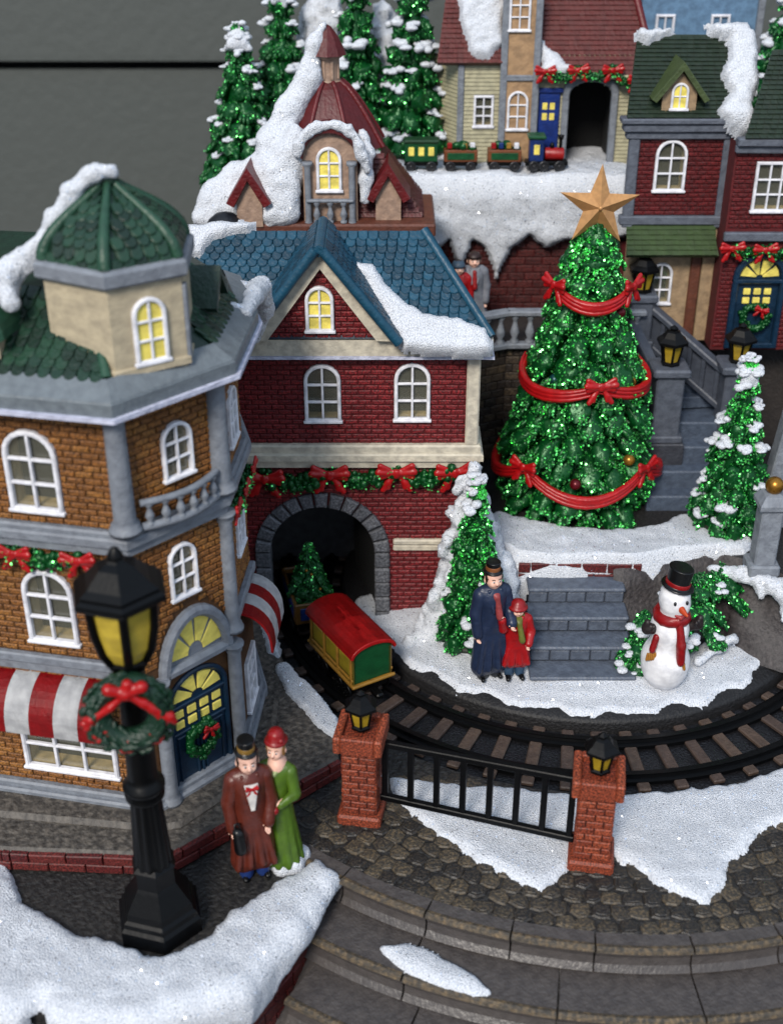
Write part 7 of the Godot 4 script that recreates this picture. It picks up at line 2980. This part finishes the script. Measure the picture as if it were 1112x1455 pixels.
	for x in [-0.14, 0.3]:
		var e := mb(f)
		e.ell(V(x, 3.14, 0.53), V(0.055, 0.07, 0.05), 8, 6)
		part(e, "eye", M("eye dark", Color.WHITE), s)
	var no := mb(f)
	no.field([limb(V(0.1, 2.95, 0.52), V(0.2, 2.9, 0.86), 0.13, 0.05)], 0.03, 0.04)
	part(no, "carrot_nose", M("carrot", Color(0.7, 0.25, 0.1), 0.45, 0.3), s)
	var mo := mb(f)
	mo.field([limb(V(-0.06, 2.74, 0.55), V(0.1, 2.68, 0.6), 0.05, 0.07), limb(V(0.1, 2.68, 0.6), V(0.28, 2.74, 0.54), 0.07, 0.05)], 0.025, 0.04)
	part(mo, "mouth", M("lips", Color(0.6, 0.2, 0.2)), s)
	var sf := mb(f)
	var ring := []
	for q in 13:
		var a := TAU * q / 12
		ring.append(V(0.04 + 0.5 * sin(a), 2.45 + 0.03 * cos(a * 2), 0.5 * cos(a)))
	sf.tube(ring.slice(0, 12), [0.19], 10, true)
	sf.field([limb(V(0.1, 2.45, 0.52), V(0.2, 1.75, 0.72), 0.15, 0.17), limb(V(0.2, 1.75, 0.72), V(0.24, 1.2, 0.74), 0.17, 0.16), limb(V(-0.6, 1.9, 0.35), V(-0.72, 1.5, 0.4), 0.12, 0.12)], 0.05, 0.06)
	var sp := part(sf, "scarf", M("scarf red", Color(0.5, 0.045, 0.06), 0.4, 0.4), s)
	for q in [V(0.25, 1.06, 0.74), V(-0.74, 1.32, 0.42)]:
		var fm := mb(f)
		for j in 5:
			fm.field([limb(q + V((j - 2) * 0.07, 0.06, 0), q + V((j - 2) * 0.085, -0.14, 0.02), 0.045, 0.05)], 0.03, 0.03)
		part(fm, "fringe", M("fringe gold", Color(0.6, 0.4, 0.14), 0.45, 0.4), sp)
	for q in [-1.0, 1.0]:
		var am := mb(f)
		am.field([limb(V(q * 0.6, 2.05, 0.1), V(q * 0.95, 2.2, 0.25), 0.16, 0.19), limb(V(q * 0.95, 2.2, 0.25), V(q * 0.98, 2.42, 0.3), 0.18, 0.12), limb(V(q * 0.9, 2.2, 0.35), V(q * 0.78, 2.36, 0.45), 0.09, 0.07)], 0.05, 0.06)
		part(am, "mitten_arm", M("mitten brown", Color(0.13, 0.1, 0.1), 0.5, 0.4), s)
	# two people on the balcony
	var pe := V(2.75, 7.3, -42.2)
	var g := thing("person", "far man figurine in grey suit and red tie behind the balustrade", "person", V(2.85, 7.3, -42.3))
	f = Transform3D(Basis(Vector3.UP, 0.1), V(2.85, 7.3, -42.3))
	k = coat_man(g, f, 3.1, M("suit grey", Color(0.42, 0.43, 0.46), 0.5, 0.3), M("trousers grey", Color.WHITE), [[V(-0.46, 1.85, 0.0), V(-0.42, 1.35, 0.12)], [V(0.46, 1.85, 0.0), V(0.42, 1.35, 0.12)]], 0.8)
	var ti := mb(f)
	ti.field([limb(V(0, 2.42, 0.22), V(0, 1.9, 0.32), 0.08, 0.1)], 0.035, 0.04)
	part(ti, "tie", M("hat red", Color.WHITE), g)
	var gc := mb(f)
	gc.lathe(k[0] + V(0, 0.1, -0.02), [V2(0.01, 0), V2(0.26, 0.0), V2(0.22, 0.06), V2(0.19, 0.14), V2(0.01, 0.18)], 14)
	part(gc, "hat", M("hat brown", Color(0.16, 0.09, 0.08), 0.5, 0.3), g)
	var h := thing("person", "far woman figurine in red coat and blue grey hat behind the blue roof", "person", V(2.3, 7.3, -42.0))
	f = Transform3D(Basis(Vector3.UP, 0.2), V(2.3, 7.3, -42.0))
	k = coat_man(h, f, 2.9, M("coat red", Color.WHITE), M("trousers grey", Color.WHITE), [[V(-0.44, 1.75, 0.0), V(-0.4, 1.3, 0.12)], [V(0.44, 1.75, 0.0), V(0.4, 1.3, 0.12)]], 0.5)
	var hh := mb(f)
	hh.lathe(k[0] + V(0, 0.05, -0.03), [V2(0.01, 0), V2(0.23, -0.02), V2(0.24, 0.06), V2(0.18, 0.18), V2(0.01, 0.22)], 14)
	part(hh, "hat", M("hat blue grey", Color(0.25, 0.33, 0.4), 0.5, 0.3), h)


func rough(m: MB, amp := 0.1) -> MB:
	m.jitter(fnz, amp, 1.6)
	return m


func lay(called: String, label: String, m: MB) -> void:
	var o := setting(m, called, snow_mat(), "stuff")
	tag(o, label, "snow")
	sparkle(o, m)


func build_snow() -> void:
	off = V(2.5, G, -24.5)
	var m := mb()
	snow(m, snow_a, on_ground(G + 0.06), 0.14, 0.35, 0.075, 0.12, 0.05, 21)
	lay("snow_patch", "glittering snow lying on the plaza behind the black railing", m)
	m = mb()
	off = V(9, G, -24.5)
	m = mb()
	snow(m, snow_b, on_ground(G + 0.06), 0.16, 0.4, 0.08, 0.14, 0.06, 22)
	lay("snow_patch", "broad snow patch on the plaza right of the gate posts", m)
	off = V(1.4, 0, -20)
	m = mb()
	# lies over the curb and the first tread
	snow(m, snow_c, func(u, v, h):
		var r := (Vector2(u, v) - CC).length()
		return V(u, lerpf(G + 0.06, -0.5, smoothstep(13.8, 14.45, r)) + h, v), 0.16, 0.3, 0.06, 0.06, 0.06, 23)
	lay("snow_patch", "small oval snow patch on the curved front steps", m)
	# terrace snow, hanging over the front edge
	off = V(-7, G, -21)
	m = mb()
	snow(m, snow_t, func(u, v, h): return fold(u, v, h), 0.3, 0.5, 0.09, 0.14, 0.1, 24)
	lay("snow_drift", "thick glittering snow draped over the terrace edge below the street lamp", m)
	# strip on the house pavement by the track
	off = V(-2.3, 1, -29.5)
	m = mb()
	snow(m, pv([-3.5, -31.2, -3.2, -30.1, -2.7, -29.2, -2.0, -28.2, -1.45, -27.5, -1.3, -27.9, -1.75, -29.0, -2.4, -30.2, -3.2, -31.3]), on_ground(0.95), 0.16, 0.25, 0.06, 0.08, 0.05, 25)
	snow(m, pv([-4.6, -34.5, -4.1, -33.0, -3.8, -31.9, -3.45, -31.6, -3.5, -32.3, -3.9, -33.4, -4.2, -34.5]), on_ground(0.95), 0.2, 0.25, 0.07, 0.08, 0.05, 26)
	lay("snow_patch", "narrow snow strip along the track beside the corner house pavement", m)
	# island snow
	off = V(6, 0.6, -31)
	m = mb()
	var isl := PackedVector2Array()
	for k in 41:
		var a := deg_to_rad(-78.0 + 150.0 * k / 40)
		var rr := 7.72 + 0.12 * sin(k * 1.7) - 0.3 * smoothstep(20, 60, rad_to_deg(a))
		isl.append(TC + Vector2(sin(a), cos(a)) * rr)
	isl.append_array(pv([12.0, -34.0, 10.4, -33.2, 9.6, -32.4, 8.9, -31.6, 7.4, -31.4, 4.2, -31.4, 3.4, -33.0, 0.9, -36.4]))
	snow(m, isl, func(u, v, h):
		var r := (Vector2(u, v) - TC).length()
		return V(u, 0.76 - 0.27 * smoothstep(5.5, 7.9, r) + h, v), 0.1, 0.2, 0.1, 0.1, 0.06, 27)
	lay("snow_ground", "snow covering the island ground inside the railway circle", m)
	# snow on the tree plaza's front ledge
	off = V(7, 3.1, -35)
	m = mb()
	var led := pv([2.0, -36.6, 2.7, -36.3, 3.6, -36.9, 4.6, -36.3, 6.0, -35.75, 7.6, -35.7, 8.8, -36.0, 9.6, -36.7, 10.3, -37.0, 11.3, -36.6, 12.0, -36.0, 11.9, -35.2, 11.3, -34.4, 10.2, -34.3, 9.0, -34.0, 8.2, -33.3, 7.6, -33.6, 7.0, -33.7, 6.0, -33.7, 5.2, -33.6, 4.5, -33.5, 4.0, -33.4, 3.2, -34.4, 2.4, -35.4])
	snow(m, led, func(u, v, h):
		var e := edge_of(u)
		var over := maxf(0.0, v - e)
		return V(u, 3.03 + h - over * 1.35, v - over * 0.35), 0.24, 0.3, 0.08, 0.12, 0.08, 28)
	lay("snow_ledge", "snow along the front ledge of the tree plaza above the stairs", m)
	# snow tumbling from the ledge round the slim pine
	off = V(2, 2, -33.5)
	m = mb()
	var pr := [[V(2.5, 6.55, -33.5), V(2.3, 4.6, -33.8), 0.2, 0.42], [V(2.3, 4.6, -33.8), V(2.05, 2.6, -33.8), 0.42, 0.6], [V(2.05, 2.6, -33.8), V(1.6, 0.8, -33.5), 0.6, 0.7], [V(2.7, 5.4, -33.8), V(2.9, 3.4, -34.1), 0.3, 0.5], [V(2.9, 3.4, -34.1), V(3.1, 1.0, -33.4), 0.6, 0.8], [V(3.5, 2.9, -34.0), V(3.85, 1.4, -32.8), 0.4, 0.36], [V(3.85, 1.4, -32.8), V(3.95, 0.7, -32.1), 0.36, 0.3], [V(1.2, 0.7, -33.2), V(0.5, 0.55, -32.8), 0.4, 0.25]]
	for k in 34:
		var y := rng.randf_range(0.7, 6.2)
		var x := lerpf(1.35, 2.35, y / 6.5) + rng.randf_range(-0.6, 0.15) * lerpf(1.0, 0.4, y / 6.5)
		var q := V(x, y, -33.3 + rng.randf_range(-0.3, 0.15))
		pr.append([q, q + V(rng.randf_range(-0.15, 0.1), rng.randf_range(-0.35, -0.1), 0.05), rng.randf_range(0.1, 0.18), rng.randf_range(0.07, 0.15)])
	m.field(pr, 0.1, 0.16)
	rough(m, 0.12)
	lay("snow_bank", "lumpy snow bank behind the slim pine below the tree plaza", m)
	# rock snow by the pier
	off = V(11, 2.5, -33)
	m = mb()
	m.field([[V(9.4, 0.95, -31.4), V(10.6, 1.3, -32.2), 0.14, 0.16], [V(10.0, 2.9, -33.7), V(11.0, 2.9, -33.3), 0.12, 0.2], [V(11.0, 2.9, -33.3), V(12.2, 2.85, -32.4), 0.22, 0.3], [V(12.2, 2.85, -32.4), V(12.0, 2.1, -32.0), 0.3, 0.14], [V(12.2, 2.85, -32.4), V(14.5, 2.8, -31.9), 0.32, 0.3], [V(11.5, 2.85, -32.9), V(11.4, 2.5, -32.6), 0.2, 0.1]], 0.08, 0.25)
	rough(m)
	lay("snow_bank", "snow on the rock ledge at the foot of the gold ball pier", m)
	# upper level snow with icicle drips
	off = V(4, 12.3, -45)
	m = mb()
	var up := pv([-1.5, -56, 9.0, -56, 9.0, -44.4, 8.6, -42.7, 7.4, -42.4, 6.3, -42.5, 5.6, -42.2, 4.95, -42.7, 4.3, -42.2, 4.05, -41.6, 3.85, -41.0, 3.65, -41.6, 3.4, -42.2, 2.95, -42.55, 2.7, -42.0, 2.5, -41.5, 2.3, -42.0, 2.1, -42.5, 1.66, -42.2, 1.2, -41.5, 0.0, -41.0, -1.5, -41.5])
	snow(m, up, func(u, v, h):
		var over := maxf(0.0, v + 44.7)
		var b := smoothstep(0.0, 0.6, over)
		return V(u, 12.22 + h * (1.0 - b) - over * b * 0.95, minf(v, -44.7) + h * b + 0.2 * b), 0.22, 0.25, 0.075, 0.06, 0.12, 29)
	lay("snow_ground", "snow covering the upper level and dripping over its brick wall", m)
	# snowy hill among the far pines
	off = V(0, 13, -50)
	m = mb()
	m.field([[V(-3.0, 12, -49.5), V(-2.6, 16.8, -50.0), 1.2, 0.7], [V(-2.6, 16.8, -50.0), V(-2.2, 18.0, -50.2), 0.7, 0.4], [V(-0.3, 12, -49.5), V(-0.25, 15.6, -50.0), 1.2, 0.7], [V(-0.25, 15.6, -50.0), V(-0.3, 17.0, -50.2), 0.7, 0.45], [V(1.4, 12, -50), V(1.8, 13.5, -50), 1.0, 0.9], [V(-5, 11.6, -48), V(-2, 11.8, -47), 0.8, 0.8], [V(-2, 11.8, -47), V(2, 12.0, -47.5), 0.8, 0.8]], 0.2, 0.6)
	rough(m, 0.25)
	lay("snow_bank", "snowy mounds between the tall pines at the back", m)


func edge_of(x: float) -> float:
	var e := pv([0.9, -36.6, 2.2, -35.6, 3.3, -35.0, 4.0, -34.2, 5.0, -33.95, 6.6, -33.95, 7.6, -33.9, 9.0, -34.4, 10.4, -34.5, 11.4, -33.9, 12.4, -32.9, 14.0, -32.4, 17, -32.4])
	for k in e.size() - 1:
		if x <= e[k + 1].x:
			return lerpf(e[k].y, e[k + 1].y, clampf((x - e[k].x) / (e[k + 1].x - e[k].x), 0, 1))
	return -32.4


# snow bent over the terrace edge: beyond the outline it follows a round lip and hangs down
func fold(u: float, v: float, h: float) -> Vector3:
	var p := Vector2(u, v)
	var d := -poly_dist(p, terr)
	if d <= 0.0:
		return V(u, G - 0.02 + h, v)
	var b := p
	var best := 1e9
	for k in terr.size():
		var q := Geometry2D.get_closest_point_to_segment(p, terr[k], terr[(k + 1) % terr.size()])
		if q.distance_to(p) < best:
			best = q.distance_to(p)
			b = q
	var nn := (p - b) / maxf(d, 1e-5)
	var r := 0.2
	var a := minf(d / r, PI / 2)
	var y := G - 0.02 - r * (1.0 - cos(a)) - maxf(0.0, d - r * PI / 2)
	var o := V(nn.x, 0, nn.y)
	return V(b.x, y, b.y) + o * r * sin(a) + (o * sin(a) + Vector3.UP * cos(a)) * h
